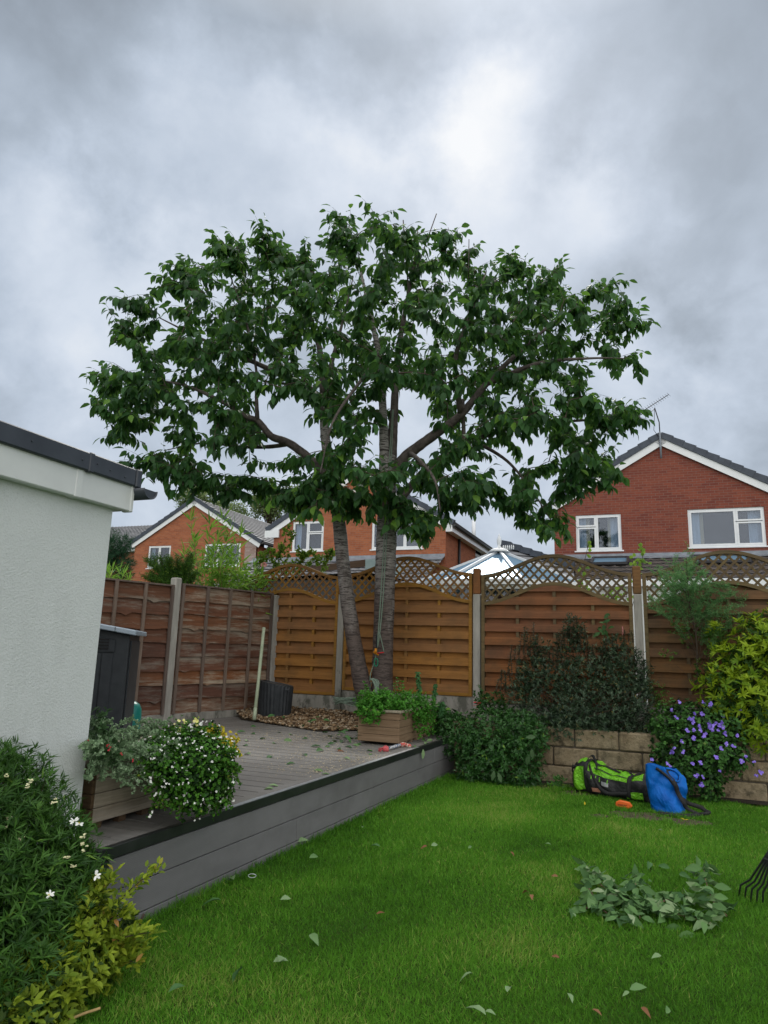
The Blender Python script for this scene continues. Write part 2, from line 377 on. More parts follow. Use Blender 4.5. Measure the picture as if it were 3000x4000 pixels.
WALL_V = 7.66; FENCE_V = 8.60
def LQ(pts, z): return [L(u, v, z) for u, v in pts]
BED_Z = .46
sheet('soil_bed', LQ([(-2.0, WALL_V+.12), (4.4, WALL_V+.12), (4.4, FENCE_V+.02), (-2.0, FENCE_V+.02)], BED_Z), 0, soil)
sheet('soil_edge', LQ([(-2.03, WALL_V-.27), (-1.2, WALL_V-.26), (.2, WALL_V-.2), (3.4, WALL_V-.22), (3.4, WALL_V+.1), (-2.03, WALL_V+.1)], .008), 0, soil)

BARE = [(2480, 3185, .17), (2560, 3200, .12), (2700, 3215, .13), (2080, 3075, .16), (2250, 3100, .15), (2700, 3150, .10), (1720, 3050, .07), (2340, 3190, .07)]
BARE = [(atz(x, y, 0).x, atz(x, y, 0).y, r_) for x, y, r_ in BARE]
_br = random.Random(6); bp_ = MB()
for i, (x, y, r_) in enumerate(BARE):
    rr_ = [r_*_br.uniform(.6, 1.25) for _ in range(16)]; bp_.add([(x+1.5*rr_[k]*math.cos(k*.3927), y+.9*rr_[k]*math.sin(k*.3927), .004+.0003*i) for k in range(16)], [list(range(16))])
tag(bp_.build('soil_patches', plain('dry_bare_soil', (.045, .034, .02), (.12, .09, .055), 30, .95, bump=.8, bscale=60, bd=.02)), kind='structure')
# grass blades over the lawn: uncountable
def pnoise(x, y, s=1.0, seed=0):
    r = np.random.default_rng(seed); out = np.zeros_like(x)
    for k in range(14):
        a = r.uniform(0, 6.28); fr = s*r.uniform(.5, 3.2); out += np.sin(fr*(x*math.cos(a)+y*math.sin(a)) + r.uniform(0, 6.28) + .8*np.sin(fr*.7*(x*math.sin(a)-y*math.cos(a))))/ (1+fr*.25)
    return out/4.0
def grass():
    NB = 330000
    r = RNG.uniform(0, 1, NB*3); Y = 2.35 + 5.6*r**1.35; X = RNG.uniform(-1.7, 4.9, NB*3)
    fu = X*UA.x + Y*UA.y; fv = X*VA.x + Y*VA.y
    ok = (fu > -2.36 + (fv-2.67)*.0665 + .012) & (fv < WALL_V - .22 + .07*np.sin(fu*5) + .05*np.sin(fu*13)) & (X < .64*Y+.35) & (X > -.60*Y-.1)
    ok &= ~((X > 1.0) & (Y > 7.0) & (fv > WALL_V-.34) & (RNG.uniform(0, 1, len(X)) < .6))
    for bx, by, br in BARE: ok &= ~((((X-bx)/1.4)**2+((Y-by)/.85)**2 < (br*(1+.25*np.sin(X*31)+.2*np.sin(Y*37)))**2) & (RNG.uniform(0, 1, len(X)) < .82))
    X, Y = X[ok][:NB], Y[ok][:NB]; n = len(X)
    pn = pnoise(X, Y, 2.2, 3); pf = pnoise(X, Y, 9.0, 5)
    D = np.stack([RNG.normal(0, .55, n) + .3*pf, RNG.normal(0, .55, n) + .25*pnoise(X, Y, 7, 8), np.ones(n)], 1)
    edge = np.clip(1-(fu[ok][:NB] - (-2.36 + (fv[ok][:NB]-2.67)*.0665))/.10, 0, 1)
    LN = (RNG.uniform(.014, .038, n)*(1+.7*pf) + edge*RNG.uniform(0, .06, n))*np.clip(.8+Y*.04, .9, 1.1)
    WD = RNG.uniform(.0018, .0036, n)*np.clip(Y/3.6, .9, 2.0)
    tint = np.clip(.55 + .32*pn + .50*pf + RNG.normal(0, .24, n), 0, 1)
    N = rnd_dirs(n); N[:, 2] *= .2
    return leaves('grass', np.stack([X, Y, np.zeros(n)], 1), D, N, LN, WD, grassm, None, 'blade', .35, tint)
grassm = leafmat('grass_blade', (.028, .125, .006), (.150, .40, .030), (.36, .44, .10), .5, .3, (.22, .42, .05))
g_ = grass(); tag(g_, 'short mown grass blades covering the lawn', 'grass', kind='stuff')

# ------------------------------------------------------------------ raised deck
m, t = new_mat('composite_deck_board'); co = ocoord(t)
rot = co
st = t.noise(t.mapped(rot, scale=(.25, 6, 1)), 5, 5, .6); sp = t.noise(co, 60, 3, .7); big_ = t.noise(co, 1.3, 5, .6)
c_ = t.ramp(st, [(.3, (.155, .148, .140)), (.7, (.235, .225, .212))])
c_ = t.mix(t.ramp(big_, [(.42, 0.0), (.7, .55)]), c_, (.095, .086, .076))
c_ = t.mix(t.ramp(sp, [(.66, 0.0), (.72, .5)]), c_, (.30, .26, .18))
wv = t.node('ShaderNodeTexWave', bands_direction='Y', ins={'Vector': co, 'Scale': 55.0, 'Distortion': 0.0})
finish(t, c_, .55, t.bump(wv.outputs[1], .3, .002), .35); deckm = m
m, t = new_mat('ribbed_composite_fascia'); co = ocoord(t)
wv = t.node('ShaderNodeTexWave', bands_direction='Z', ins={'Vector': co, 'Scale': 38.0, 'Distortion': 0.0})
n_ = t.noise(t.mapped(co, scale=(.3, .3, 1)), 4, 5, .6)
c_ = t.mix(t.math('MULTIPLY', wv.outputs[1], .14), t.ramp(n_, [(.3, (.140, .138, .142)), (.7, (.200, .196, .200))]), (.07, .069, .071))
c_ = t.mix(t.ramp(t.noise(co, 2.2, 6, .65), [(.5, 0.0), (.8, .4)]), c_, (.06, .055, .05))
c_ = t.mix(t.ramp(t.noise(t.mapped(co, scale=(1, 1, .3)), 5, 6, .7), [(.55, 0.0), (.8, .35)]), c_, (.20, .19, .17))
finish(t, c_, .6, t.bump(wv.outputs[1], .22, .002), .3); fasciam = m
DZ = .39
DA, DB = (-2.36, 2.67), (-2.03, 7.63)
deck = thing('raised_deck', 'grey composite deck raised behind ribbed boards beside the lawn', 'deck', tuple(L(-3.6, 5.2, 0)), -AL)
def dl(u, v, z=0): return L(u, v, z)
poly = [(-2.47, 2.72), (-2.14, 7.63), (-2.3, 8.0), (-2.9, 8.0), (-3.12, 7.50), (-3.45, 7.2), (-4.77, 7.72), (-5.1, 8.1), (-5.42, 6.92), (-5.93, 5.3), (-6.5, 3.3), (-6.5, 2.86), (-2.62, 2.86)]
def clip_v(pl, v0, keep_gt):
    out = []
    for i in range(len(pl)):
        a, b = pl[i], pl[(i+1) % len(pl)]; ia = (a[1] > v0) == keep_gt; ib = (b[1] > v0) == keep_gt
        if ia: out.append(a)
        if ia != ib: tt = (v0-a[1])/(b[1]-a[1]); out.append((a[0]+(b[0]-a[0])*tt, v0))
    return out
mb = MB(); v = 2.7
while v < 8.1:
    pl = clip_v(clip_v(poly, v+.004, True), v+.146, False)
    if len(pl) >= 3: mb.prism([L(a, b, DZ-.022) for a, b in pl], (0, 0, .022))
    v += .154
mb.build('deck_boards', deckm, deck)
mb = MB(); mb.prism([L(a, b, .0) for a, b in [(p[0]-.02 if i < 2 else p[0], p[1]) for i, p in enumerate(poly)]], (0, 0, DZ-.03)); mb.build('subframe', black_pl, deck)
fd = (L(*DB)-L(*DA)); flen = fd.length; fd.normalize(); fn = Vector((fd.y, -fd.x, 0))
mb = MB(); mb.frame_box(L(*DA)-fn*.112+Vector((0, 0, DZ-.021)), fd*flen, fn*.092, Vector((0, 0, .024))); mb.build('border_board', deckm, deck)
trim_m = plain('black_edge_trim', (.010, .012, .012), (.022, .024, .024), 7, .38, spec=.5)
mb = MB(); mb.frame_box(L(*DA)-fn*.018-fd*.03+Vector((0, 0, DZ-.047)), fd*(flen+.03), fn*.036, Vector((0, 0, .052)))
mb.frame_box(L(*DA)-fn*.020-fd*.03+Vector((0, 0, DZ-.052)), fd*(flen+.03), fn*.030, Vector((0, 0, .004)))
mb.build('edge_trim', trim_m, deck, bevel=.004)
mb = MB(); mb.frame_box(L(*DA)-fn*.020+fd*.9+Vector((0, 0, DZ+.0045)), fd*3.0, fn*.034, Vector((0, 0, .003))); mb.build('trim_highlight', plain('worn_highlight_metal', (.42, .45, .48), (.60, .63, .66), 30, .35, metal=.8), deck)  # pale metal strip stands for the trim's worn edge and its highlight
joints = [(0, [0, 2.9, 4.35, flen]), (1, [0, 1.7, 3.9, flen]), (2, [0, 1.2, flen])]
for row, js in joints:
    z1 = DZ-.055 - row*.146; z0 = max(z1-.141, -.05)
    for a, b in zip(js[:-1], js[1:]):
        mb = MB(); mb.frame_box(L(*DA)-fn*.012+fd*(a+.002+.05*(a == 0))+Vector((0, 0, z0)), fd*(b-a-.004-.05*(a == 0)), fn*.020, Vector((0, 0, z1-z0)))
        mb.build('fascia_board', fasciam, deck, bevel=.002)
mb = MB(); mb.frame_box(L(*DA)-fn*.010-fd*.012+Vector((0, 0, -.03)), fd*.06, fn*.024, Vector((0, 0, DZ-.022))); mb.frame_box(L(*DA)-fn*.33-fd*.012+Vector((0, 0, -.03)), fd*.03, fn*.32, Vector((0, 0, DZ-.022)))
mb.build('corner_post', trim_m, deck, bevel=.003)

# gravel bed behind the deck: uncountable stones
gb = [(-2.12, 7.62), (-2.12, 8.57), (-5.0, 8.57), (-5.12, 8.05), (-4.77, 7.66), (-3.45, 7.14), (-3.1, 7.44), (-2.9, 7.9), (-2.3, 7.9)]
grav_base = plain('gravel_bed_base', (.05, .036, .02), (.13, .095, .055), 40, .95, bump=.8, bscale=70, bd=.02)
sheet('gravel_bed', LQ(gb, DZ+.012), 0, grav_base)
def inpoly(x, y, pl):
    c = np.zeros(len(x), bool); j = len(pl)-1
    for i in range(len(pl)):
        xi, yi = pl[i]; xj, yj = pl[j]
        c ^= ((yi > y) != (yj > y)) & (x < (xj-xi)*(y-yi)/(yj-yi+1e-12)+xi); j = i
    return c
def gravel(n=5200):
    u = RNG.uniform(-5.15, -2.1, n*3); v = RNG.uniform(7.1, 8.6, n*3); ok = inpoly(u, v, gb); u, v = u[ok][:n], v[ok][:n]; n = len(u)
    ico = bmesh.new(); bmesh.ops.create_icosphere(ico, subdivisions=1, radius=1); T = np.array([w_.co[:] for w_ in ico.verts]); FI = np.array([[q.index for q in f_.verts] for f_ in ico.faces]); ico.free()
    s = RNG.uniform(.010, .024, n)
    S3 = np.stack([s*RNG.uniform(.8, 1.5, n), s*RNG.uniform(.7, 1.1, n), s*RNG.uniform(.45, .7, n)], 1)
    a = RNG.uniform(0, 6.28, n); V = T[None]*(1+RNG.normal(0, .12, (n, 12, 1)))*S3[:, None, :]
    ca, sa = np.cos(a)[:, None], np.sin(a)[:, None]; X = V[..., 0]*ca-V[..., 1]*sa; Yy = V[..., 0]*sa+V[..., 1]*ca
    edge = np.clip((v-7.5)*.12, 0, .09)*RNG.uniform(.5, 1, n) + RNG.uniform(0, .02, n)
    W = np.stack([X + (u*UA.x+v*VA.x)[:, None], Yy + (u*UA.y+v*VA.y)[:, None], V[..., 2] + (DZ+.015+edge)[:, None]], 2).reshape(-1, 3)
    LI = (FI.ravel()[None] + (np.arange(n)*12)[:, None]).ravel(); nf = n*20
    me = bpy.data.meshes.new('gravel'); me.vertices.add(len(W)); me.vertices.foreach_set('co', W.astype(np.float32).ravel()); me.loops.add(len(LI)); me.loops.foreach_set('vertex_index', LI.astype(np.int32))
    me.polygons.add(nf); me.polygons.foreach_set('loop_start', (np.arange(nf)*3).astype(np.int32)); me.polygons.foreach_set('loop_total', np.full(nf, 3, np.int32)); me.update(calc_edges=True)
    q = me.attributes.new('tint', 'FLOAT', 'FACE'); q.data.foreach_set('value', np.repeat(RNG.uniform(0, 1, n), 20).astype(np.float32))
    return link('gravel', me, None, stonem)
m, t = new_mat('golden_gravel'); a_ = t.node('ShaderNodeAttribute', attribute_name='tint').outputs['Fac']
finish(t, t.ramp(a_, [(0, (.05, .032, .018)), (.35, (.15, .09, .045)), (.7, (.26, .175, .095)), (1, (.42, .35, .26))]), .8, None, .3); stonem = m
tag(gravel(), 'golden brown gravel lying round the tree trunk', 'gravel', kind='stuff')
dustm = plain('sawdust', (.42, .34, .20), (.55, .47, .32), 30, .9)
def sawdust(n=4600):
    cs = [(1180, 2905, .5, .12), (1330, 2960, .35, .1), (1050, 2870, .5, .15), (1500, 2960, .3, .08), (1000, 2960, .5, .2), (1250, 2880, .35, .08), (1330, 3010, .35, .05)]
    P = []
    for px, py, su, sv in cs:
        p = atz(px, py, DZ); q = RNG.normal(size=(n//len(cs), 2)); P.append(np.stack([p.x+q[:, 0]*su*.8, p.y+q[:, 1]*sv*2.2, np.full(len(q), DZ+.004)], 1))
    P = np.concatenate(P); fu = P[:, 0]*UA.x+P[:, 1]*UA.y; fv = P[:, 0]*VA.x+P[:, 1]*VA.y
    P = P[inpoly(fu, fv, [(-2.42, 2.9), (-2.06, 7.5), (-3.1, 7.4), (-3.45, 7.1), (-4.7, 7.6), (-5.3, 6.9), (-5.3, 3.0)])]; n = len(P)
    d = rnd_dirs(n); d[:, 2] = np.abs(d[:, 2])*.3
    return leaves('sawdust', P, d, np.tile((0, 0, 1.), (n, 1))+RNG.normal(0, .3, (n, 3)), RNG.uniform(.004, .016, n), RNG.uniform(.003, .008, n), dustm, None, 'quad', 0)
tag(sawdust(), 'pale sawdust flecks scattered over the grey deck', 'sawdust', kind='stuff')

# ------------------------------------------------------------------ block retaining wall
m, t = new_mat('sandstone_block'); co = ocoord(t)
c_ = t.ramp(t.noise(co, 3, 6, .65), [(.3, (.19, .142, .088)), (.5, (.28, .225, .145)), (.75, (.37, .305, .21))])
c_ = t.mix(t.ramp(t.noise(co, 9, 7, .75), [(.50, 0.0), (.66, .8)]), c_, (.045, .038, .026))
c_ = t.mix(t.ramp(t.noise(t.mapped(co, loc=(5, 5, 5)), 2.0, 6, .75), [(.50, 0.0), (.72, .7)]), c_, (.04, .042, .022))
finish(t, c_, .95, t.bump(t.noise(co, 26, 6, .7), .9, .02), .15); blockm = m
mortarm = plain('dark_mortar', (.05, .042, .032), (.09, .075, .055), 20, .95, bump=.5)
WALL_H = .555
rw = thing('retaining_wall', 'low sandstone block wall between the lawn and the shrub bed', 'wall', tuple(L(.5, WALL_V, 0)), -AL)
mb = MB(); rr = random.Random(4)
for row in range(3):
    u = -2.05 - (.22 if row % 2 else 0)
    while u < 4.3:
        wlen = .44; z0 = -.02+row*.192; pr_ = rr.uniform(-.006, .008)
        a, b = max(u, -2.05), u+wlen-.012
        mb.frame_box(L(a, WALL_V+.0-pr_, z0+rr.uniform(0, .004)), UA*(b-a), VA*.14, Vector((0, 0, .180+rr.uniform(-.004, .003)))); u += wlen
mb.build('block_face', blockm, rw, bevel=.012)
MB().frame_box(L(-2.04, WALL_V+.02, -.02), UA*6.3, VA*.11, Vector((0, 0, WALL_H))).build('mortar_core', mortarm, rw)

# ------------------------------------------------------------------ fences
def wood_panel_mat(name, c1, c2, green=.3):
    return wood(name, c1, c2, 0, 45, .8, (green, (.05, .045, .03)), None)
amber = wood_panel_mat('amber_stained_boards', (.205, .088, .026), (.315, .142, .045), .6)
amber2 = wood_panel_mat('red_brown_stained_boards', (.17, .064, .026), (.25, .098, .040), .9)
amber3 = wood_panel_mat('faded_brown_boards', (.115, .058, .026), (.19, .095, .042), 1.0)
amber_t = wood('amber_stained_trim', (.17, .080, .018), (.28, .135, .035), 0, 40, .8, (.5, (.06, .055, .03)))
grey_t = wood('weathered_brown_trim', (.085, .058, .030), (.15, .105, .055), 0, 40, .85, (.5, (.05, .055, .03)))
fence = thing('lattice_top_fence', 'golden brown panel fence with arched lattice tops along the back of the garden', 'fence', tuple(L(-1.5, FENCE_V, .4)), -AL)
pu = [atv(946, 2500, FENCE_V)[0], atv(1333, 2500, FENCE_V)[0], atv(1864, 2500, FENCE_V)[0], atv(2498, 2500, FENCE_V)[0]]
pu.append(pu[3]+1.93)
def zof(px, py): return atv(px, py, FENCE_V)[1]
panels = [  # left u, right u, bottom, end height, crest height, boards, trim
    (pu[0], pu[1]-.05, zof(1322, 2717), zof(1322, 2252), zof(1134, 2203), amber, amber_t),
    (pu[1]+.05, pu[2]-.06, zof(1600, 2708), zof(1600, 2242), zof(1623, 2174), amber, amber_t),
    (pu[2]+.06, pu[3]-.06, zof(2200, 2760), zof(1890, 2246), zof(2163, 2166), amber2, grey_t),
    (pu[3]+.06, pu[4]-.06, zof(2583, 2755), zof(2530, 2240), zof(2853, 2150), amber3, grey_t)]
def V3(u, v, z): return L(u, v, z)
for pi, (u0, u1, zb, ze, zc, bm_, tm_) in enumerate(panels):
    w_ = u1-u0
    top = lambda u: ze + (zc-ze)*(.5-.5*math.cos(2*math.pi*min(1, max(0, (u-u0)/w_))))
    low = lambda u: top(u) - .345
    def strip(mb, a, b, z0, z1, v, th, seg=20):
        n = seg
        for i in range(n):
            ua, ub = a+(b-a)*i/n, a+(b-a)*(i+1)/n
            za, zb_ = min(z1, low(ua)-.01), min(z1, low(ub)-.01)
            if za <= z0+.004 and zb_ <= z0+.004: continue
            za, zb_ = max(za, z0+.002), max(zb_, z0+.002)
            vs = [V3(ua, v, z0), V3(ub, v, z0), V3(ub, v, zb_), V3(ua, v, za), V3(ua, v+th, z0), V3(ub, v+th, z0), V3(ub, v+th, zb_), V3(ua, v+th, za)]
            mb.add(vs, [(0, 1, 2, 3), (7, 6, 5, 4), (3, 2, 6, 7), (1, 0, 4, 5)] + ([(0, 3, 7, 4)] if i == 0 else []) + ([(1, 5, 6, 2)] if i == n-1 else []))
    root = None
    proud, rec = MB(), MB(); z = zb+.05; k = 0; top_z = zc
    while z < top_z:
        strip(rec, u0+.04, u1-.04, z+.060, z+.190, FENCE_V+.034, .010)
        strip(proud, u0+.04, u1-.04, z-.012, z+.086, FENCE_V-.030, .012); z += .166
    for s_ in range(len(proud.v)):   # boards bow a little between battens
        p = proud.v[s_]
    pan = rec.build('fence_panel', bm_, fence, weld=True)
    if pi == 3: pan['label'] = 'faded grey brown panel at the right'
    proud.build('interlaced_boards', bm_, pan, weld=True)
    bt = MB()
    for q in (.25, .5, .75):
        uu = u0+w_*q; strip(bt, uu-.018, uu+.018, zb+.03, 9, FENCE_V-.016, .048, 1)
    bt.build('batten', tm_, pan)
    fr = MB()
    for uu in (u0, u1-.042): fr.frame_box(V3(uu, FENCE_V-.040, zb), UA*.042, VA*.085, Vector((0, 0, (top(uu))-zb-.002)))
    fr.frame_box(V3(u0+.042, FENCE_V-.036, zb), UA*(w_-.084), VA*.078, Vector((0, 0, .040)))
    fr.build('panel_frame', tm_, pan, bevel=.003)
    bands = MB(); n = 28
    for fn_, hh, vo, dp in ((top, .040, -.038, .066), (low, .044, -.034, .058)):
        for i in range(n):
            ua, ub = u0+.0421+(w_-.0842)*i/n, u0+.0421+(w_-.0842)*(i+1)/n; za, zb_ = fn_(ua), fn_(ub)
            vs = [V3(ua, FENCE_V+vo, za-hh), V3(ub, FENCE_V+vo, zb_-hh), V3(ub, FENCE_V+vo, zb_), V3(ua, FENCE_V+vo, za)]
            vs += [p_+VA*dp for p_ in vs]
            bands.add(vs, [(0, 1, 2, 3), (7, 6, 5, 4), (3, 2, 6, 7), (1, 0, 4, 5)])
    bands.build('arched_rail', tm_, pan, weld=True)
    lat = MB()
    for sgn, vo in ((1, -.022), (-1, -.008)):
        c0 = -1.6
        while c0 < w_+1.6:
            run = []
            for i in range(81):
                zz_ = (ze-.36) + (zc-ze+.36)*i/80; uu = u0 + c0 + sgn*(zz_-ze)*.92
                inside = u0+.045 < uu < u1-.045 and low(uu)-.012 < zz_ < top(uu)-.028
                if inside: run.append((uu, zz_))
                if (not inside or i == 80) and run:
                    if len(run) > 3:
                        (ua, za), (ub, zb_) = run[0], run[-1]
                        lat.bar(V3(ua, FENCE_V+vo, za), V3(ub, FENCE_V+vo, zb_), .009, .026, up=UA*(-(zb_-za))+Vector((0, 0, (ub-ua))))
                    run = []
            c0 += .108
    lat.build('lattice', tm_, pan)
gz = [(pu[0], pu[1], zof(1322, 2717)), (pu[1], pu[2], zof(1600, 2708)), (pu[2], pu[3], zof(2200, 2760)), (pu[3], pu[4], zof(2583, 2755))]
for a, b, zt in gz: MB().frame_box(V3(a+.045, FENCE_V-.02, .1), UA*(b-a-.09), VA*.05, Vector((0, 0, zt-.1-.003))).build('gravel_board', concrete_board, fence, bevel=.004)
for i, uu in enumerate(pu[1:], 1):
    zt = zof({1: 1333, 2: 1864, 3: 2498, 4: 2498}[i], 2322)
    p_ = MB().frame_box(V3(uu-.0445, FENCE_V-.055, .1), UA*.089, VA*.10, Vector((0, 0, zt-.1))).build('concrete_post', concrete_board if i == 1 else concrete, fence, bevel=.008)
    MB().frame_box(V3(uu-.047, FENCE_V-.05, zt+.002), UA*.094, VA*.09, Vector((0, 0, .33))).build('post_extension', amber2 if i < 3 else amber3, p_, bevel=.012)

# side fence, weathered overlapping boards
sidem = wood('peeling_red_brown_boards', (.115, .045, .024), (.20, .080, .042), 0, 30, .85, (.5, (.03, .025, .02)), ((.21, .155, .11), (.37, .31, .245)), (.46, .60))
sidem_dark = wood('flaking_dark_boards', (.090, .038, .022), (.155, .065, .038), 0, 30, .85, (.4, (.03, .025, .02)), ((.15, .115, .085), (.27, .22, .18)), (.50, .63))
batm = wood('weathered_batten', (.10, .070, .055), (.19, .145, .12), 2, 40, .85, (.3, (.05, .04, .03)))
SC = at(1059, 2500, 9.75); SP = at(668, 2500, 8.43); sd = (SC-SP); sd.z = 0; slen = sd.length; sd.normalize(); sn = Vector((sd.y, -sd.x, 0))
sf_ang = math.atan2(sd.y, sd.x)
side = thing('overlap_board_fence', 'weathered red brown waney board fence at the left side of the garden', 'fence', (SP.x, SP.y, .3), sf_ang)
def zs(px, py, Y): return at(px, py, Y).z
ztop = [zs(1063, 2330, 9.75), zs(716, 2280, 8.55)]
zbot = [zs(986, 2766, 9.5), zs(671, 2787, 8.45)]
for k in range(4):     # panel k runs from SP + k-1 spans
    s0, s1 = -k*slen+.06, (1-k)*slen-.05
    base = .5; topz = (sum(ztop)/2) if k == 0 else ztop[1]-.055-(k-1)*.05
    def P3(s, o, z): return Vector((SP.x, SP.y, 0)) + sd*s + sn*o + Vector((0, 0, z))
    nb = 9 if k == 0 else 9; bh = (topz-base)/nb; rr = random.Random(20+k)
    bd = MB()
    for r_ in range(nb):
        z0 = base + r_*bh; ph = [rr.uniform(0, 6.28) for _ in range(4)]; n = 40; am = rr.uniform(.25, 1.0)
        knots = [(rr.uniform(s0, s1), rr.uniform(.02, .045)) for _ in range(rr.choice([0, 1, 1, 2]))]
        pts = []
        for i in range(n+1):
            s = s0+(s1-s0)*i/n; wv_ = am*.8*(.010*math.sin(s*4+ph[0])+.006*math.sin(s*11+ph[1])+.003*math.sin(s*27+ph[2]))
            for ks, ka in knots: wv_ -= ka*math.exp(-((s-ks)/.045)**2)
            pts.append((s, z0-.02+wv_))
        for i in range(n):
            (sa, za), (sb, zb_) = pts[i], pts[i+1]; zt = z0+bh+.012
            vs = [P3(sa, .040, za), P3(sb, .040, zb_), P3(sb, .004, zt), P3(sa, .004, zt), P3(sa, .026, za), P3(sb, .026, zb_), P3(sb, -.006, zt), P3(sa, -.006, zt)]
            bd.add(vs, [(0, 1, 2, 3), (7, 6, 5, 4), (3, 2, 6, 7), (1, 0, 4, 5)])
    pn = bd.build('fence_panel', sidem if k == 0 else sidem_dark, side, weld=True)
    bt = MB()
    for q in (.015, .26, .5, .745, .985):
        s = s0+(s1-s0)*q; bt.bar(P3(s, .052, base-.02), P3(s, .052, topz), .024, .036, up=sd)
    bt.build('batten', batm, pn)
    MB().frame_box(P3(s0, -.02, topz+.001), sd*(s1-s0), sn*.075, Vector((0, 0, .020))).build('capping_rail', batm, pn)
    MB().frame_box(P3(s0-.02, -.01, .1), sd*(s1-s0+.04), sn*.05, Vector((0, 0, base-.1-.024))).build('gravel_board', concrete_board, side, bevel=.004)
for k in range(4):
    P = Vector((SP.x, SP.y, .1)) + sd*((1-k)*slen+(.0 if k else .02))
    ht = (ztop[0]+.02 if k == 0 else ztop[1]+.06-(k-1)*.05)-.1
    MB().frame_box(P-sd*.05-sn*.05, sd*.10, sn*.11, Vector((0, 0, ht))).build('concrete_post', concrete, side, bevel=.014)

# ------------------------------------------------------------------ rendered outbuilding at the left
m, t = new_mat('rough_cream_render'); co = ocoord(t)
n_ = t.noise(t.mapped(co, scale=(1, 1, 1)), 115, 4, .65, .3)
c_ = t.ramp(t.noise(co, 1.0, 5, .6), [(.3, (.63, .66, .655)), (.7, (.72, .75, .745))])
c_ = t.mix(t.ramp(n_, [(.30, .25), (.5, 0.0)]), c_, (.46, .47, .44))
c_ = t.mix(t.ramp(t.noise(t.mapped(co, scale=(1, 1, .2)), 2.2, 6, .7), [(.50, 0.0), (.80, .5)]), c_, (.44, .46, .43))
finish(t, c_, .92, t.bump(n_, .6, .010), .15); renderm = m
BU, BV = -2.625, 2.80
bk = thing('rendered_outbuilding', 'cream rendered flat roofed outbuilding with white fascia at the left edge', 'building', tuple(L(BU-1.5, .5, 0)), -AL)
ztw = at(441, 1998, 3.55).z
nsub = 1
MB().frame_box(L(BU-4, -1.2, -.02), UA*4, VA*(BV+1.2), Vector((0, 0, ztw+.1))).build('wall', renderm, bk)
zf0, zf1 = ztw+.012, ztw+.155
fo = .055
m4 = offwhite
MB().frame_box(L(BU+.002, -1.2, zf0), UA*fo, VA*(BV+1.2-.30), Vector((0, 0, zf1-zf0))).build('fascia', m4, bk, bevel=.004)
MB().frame_box(L(BU+.002, BV-.298, zf0+.001), UA*(fo-.001), VA*.375, Vector((0, 0, zf1-zf0))).build('fascia', m4, bk, bevel=.004)
MB().frame_box(L(BU+.003, BV-.325, zf0-.003), UA*(fo+.003), VA*.045, Vector((0, 0, zf1-zf0+.002))).build('fascia_joint', m4, bk, bevel=.004)
MB().frame_box(L(BU+.003, BV+.060, zf0-.003), UA*(fo+.004), VA*.024, Vector((0, 0, zf1-zf0+.002))).build('fascia_end_cap', m4, bk, bevel=.004)
MB().frame_box(L(BU-4, BV+.002, zf0), UA*4.003, VA*.055, Vector((0, 0, zf1-zf0))).build('back_fascia', m4, bk)
slate = plain('dark_slate_grey_trim', (.028, .034, .046), (.045, .053, .068), 5, .45, spec=.45)
tr_z0, tr_z1 = zf1-.006, zf1+.088
for a, b in ((-1.2, BV-.262), (BV-.255, BV+.062)):
    MB().frame_box(L(BU-.05, a, tr_z0), UA*(fo+.074), VA*(b-a), Vector((0, 0, tr_z1-tr_z0))).build('roof_trim', slate, bk, bevel=.006)
MB().frame_box(L(BU-.053, BV-.275, tr_z0-.004), UA*(fo+.081), VA*.034, Vector((0, 0, tr_z1-tr_z0+.007))).build('trim_joint', slate, bk, bevel=.005)
MB().frame_box(L(BU-.053, BV+.064, tr_z0-.004), UA*(fo+.081), VA*.045, Vector((0, 0, tr_z1-tr_z0+.007))).build('trim_corner', slate, bk, bevel=.006)
MB().frame_box(L(BU-4, -1.2, tr_z0), UA*3.94, VA*(BV+1.25), Vector((0, 0, .07))).build('roof', slate, bk)
for vv, zz_ in ((BV-.32, .045), (BV-.22, .05), (BV-.13, .04), (BV-.02, .03), (BV-.62, .05), (BV-1.0, .05)):
    s_ = MB(); p = L(BU+fo+.0235, vv, tr_z0+zz_); s_.tube([p, p+UA*.005], [.006, .004], 10); s_.build('screw_cap', slate, bk)
for vv in (BV-.305, BV+.072):
    s_ = MB(); p = L(BU+fo+.004, vv, zf0+.045); s_.tube([p, p+UA*.004], [.004, .003], 10); s_.build('fixing_pin', offwhite, bk)
g_ = MB(); n = 12; a0 = L(BU-3.9, BV+.125, tr_z0-.01); ln = UA*(3.9+.135)
prof = [(-.055*math.cos(math.pi*i/n), -.052*math.sin(math.pi*i/n)) for i in range(n+1)]
o1 = [a0+VA*(y)+Vector((0, 0, z)) for y, z in prof]; i1 = [a0+VA*(y*.93)+Vector((0, 0, z*.92+.002)) for y, z in prof]
vs = o1+[p+ln for p in o1]+i1+[p+ln for p in i1]; N1 = n+1
fs = [(i, i+1, N1+i+1, N1+i) for i in range(n)] + [(2*N1+i+1, 2*N1+i, 3*N1+i, 3*N1+i+1) for i in range(n)]
fs += [(N1+i, N1+i+1, 3*N1+i+1, 3*N1+i) for i in range(n)] + [(0, N1, 3*N1, 2*N1), (n, 2*N1+n, 3*N1+n, N1+n)]
g_.add(vs, fs, 0, True); endp = [p+ln*.998 for p in o1]; g_.add(endp+[p-UA*.004 for p in endp], [list(range(N1))])
g_.build('gutter', slate, bk)

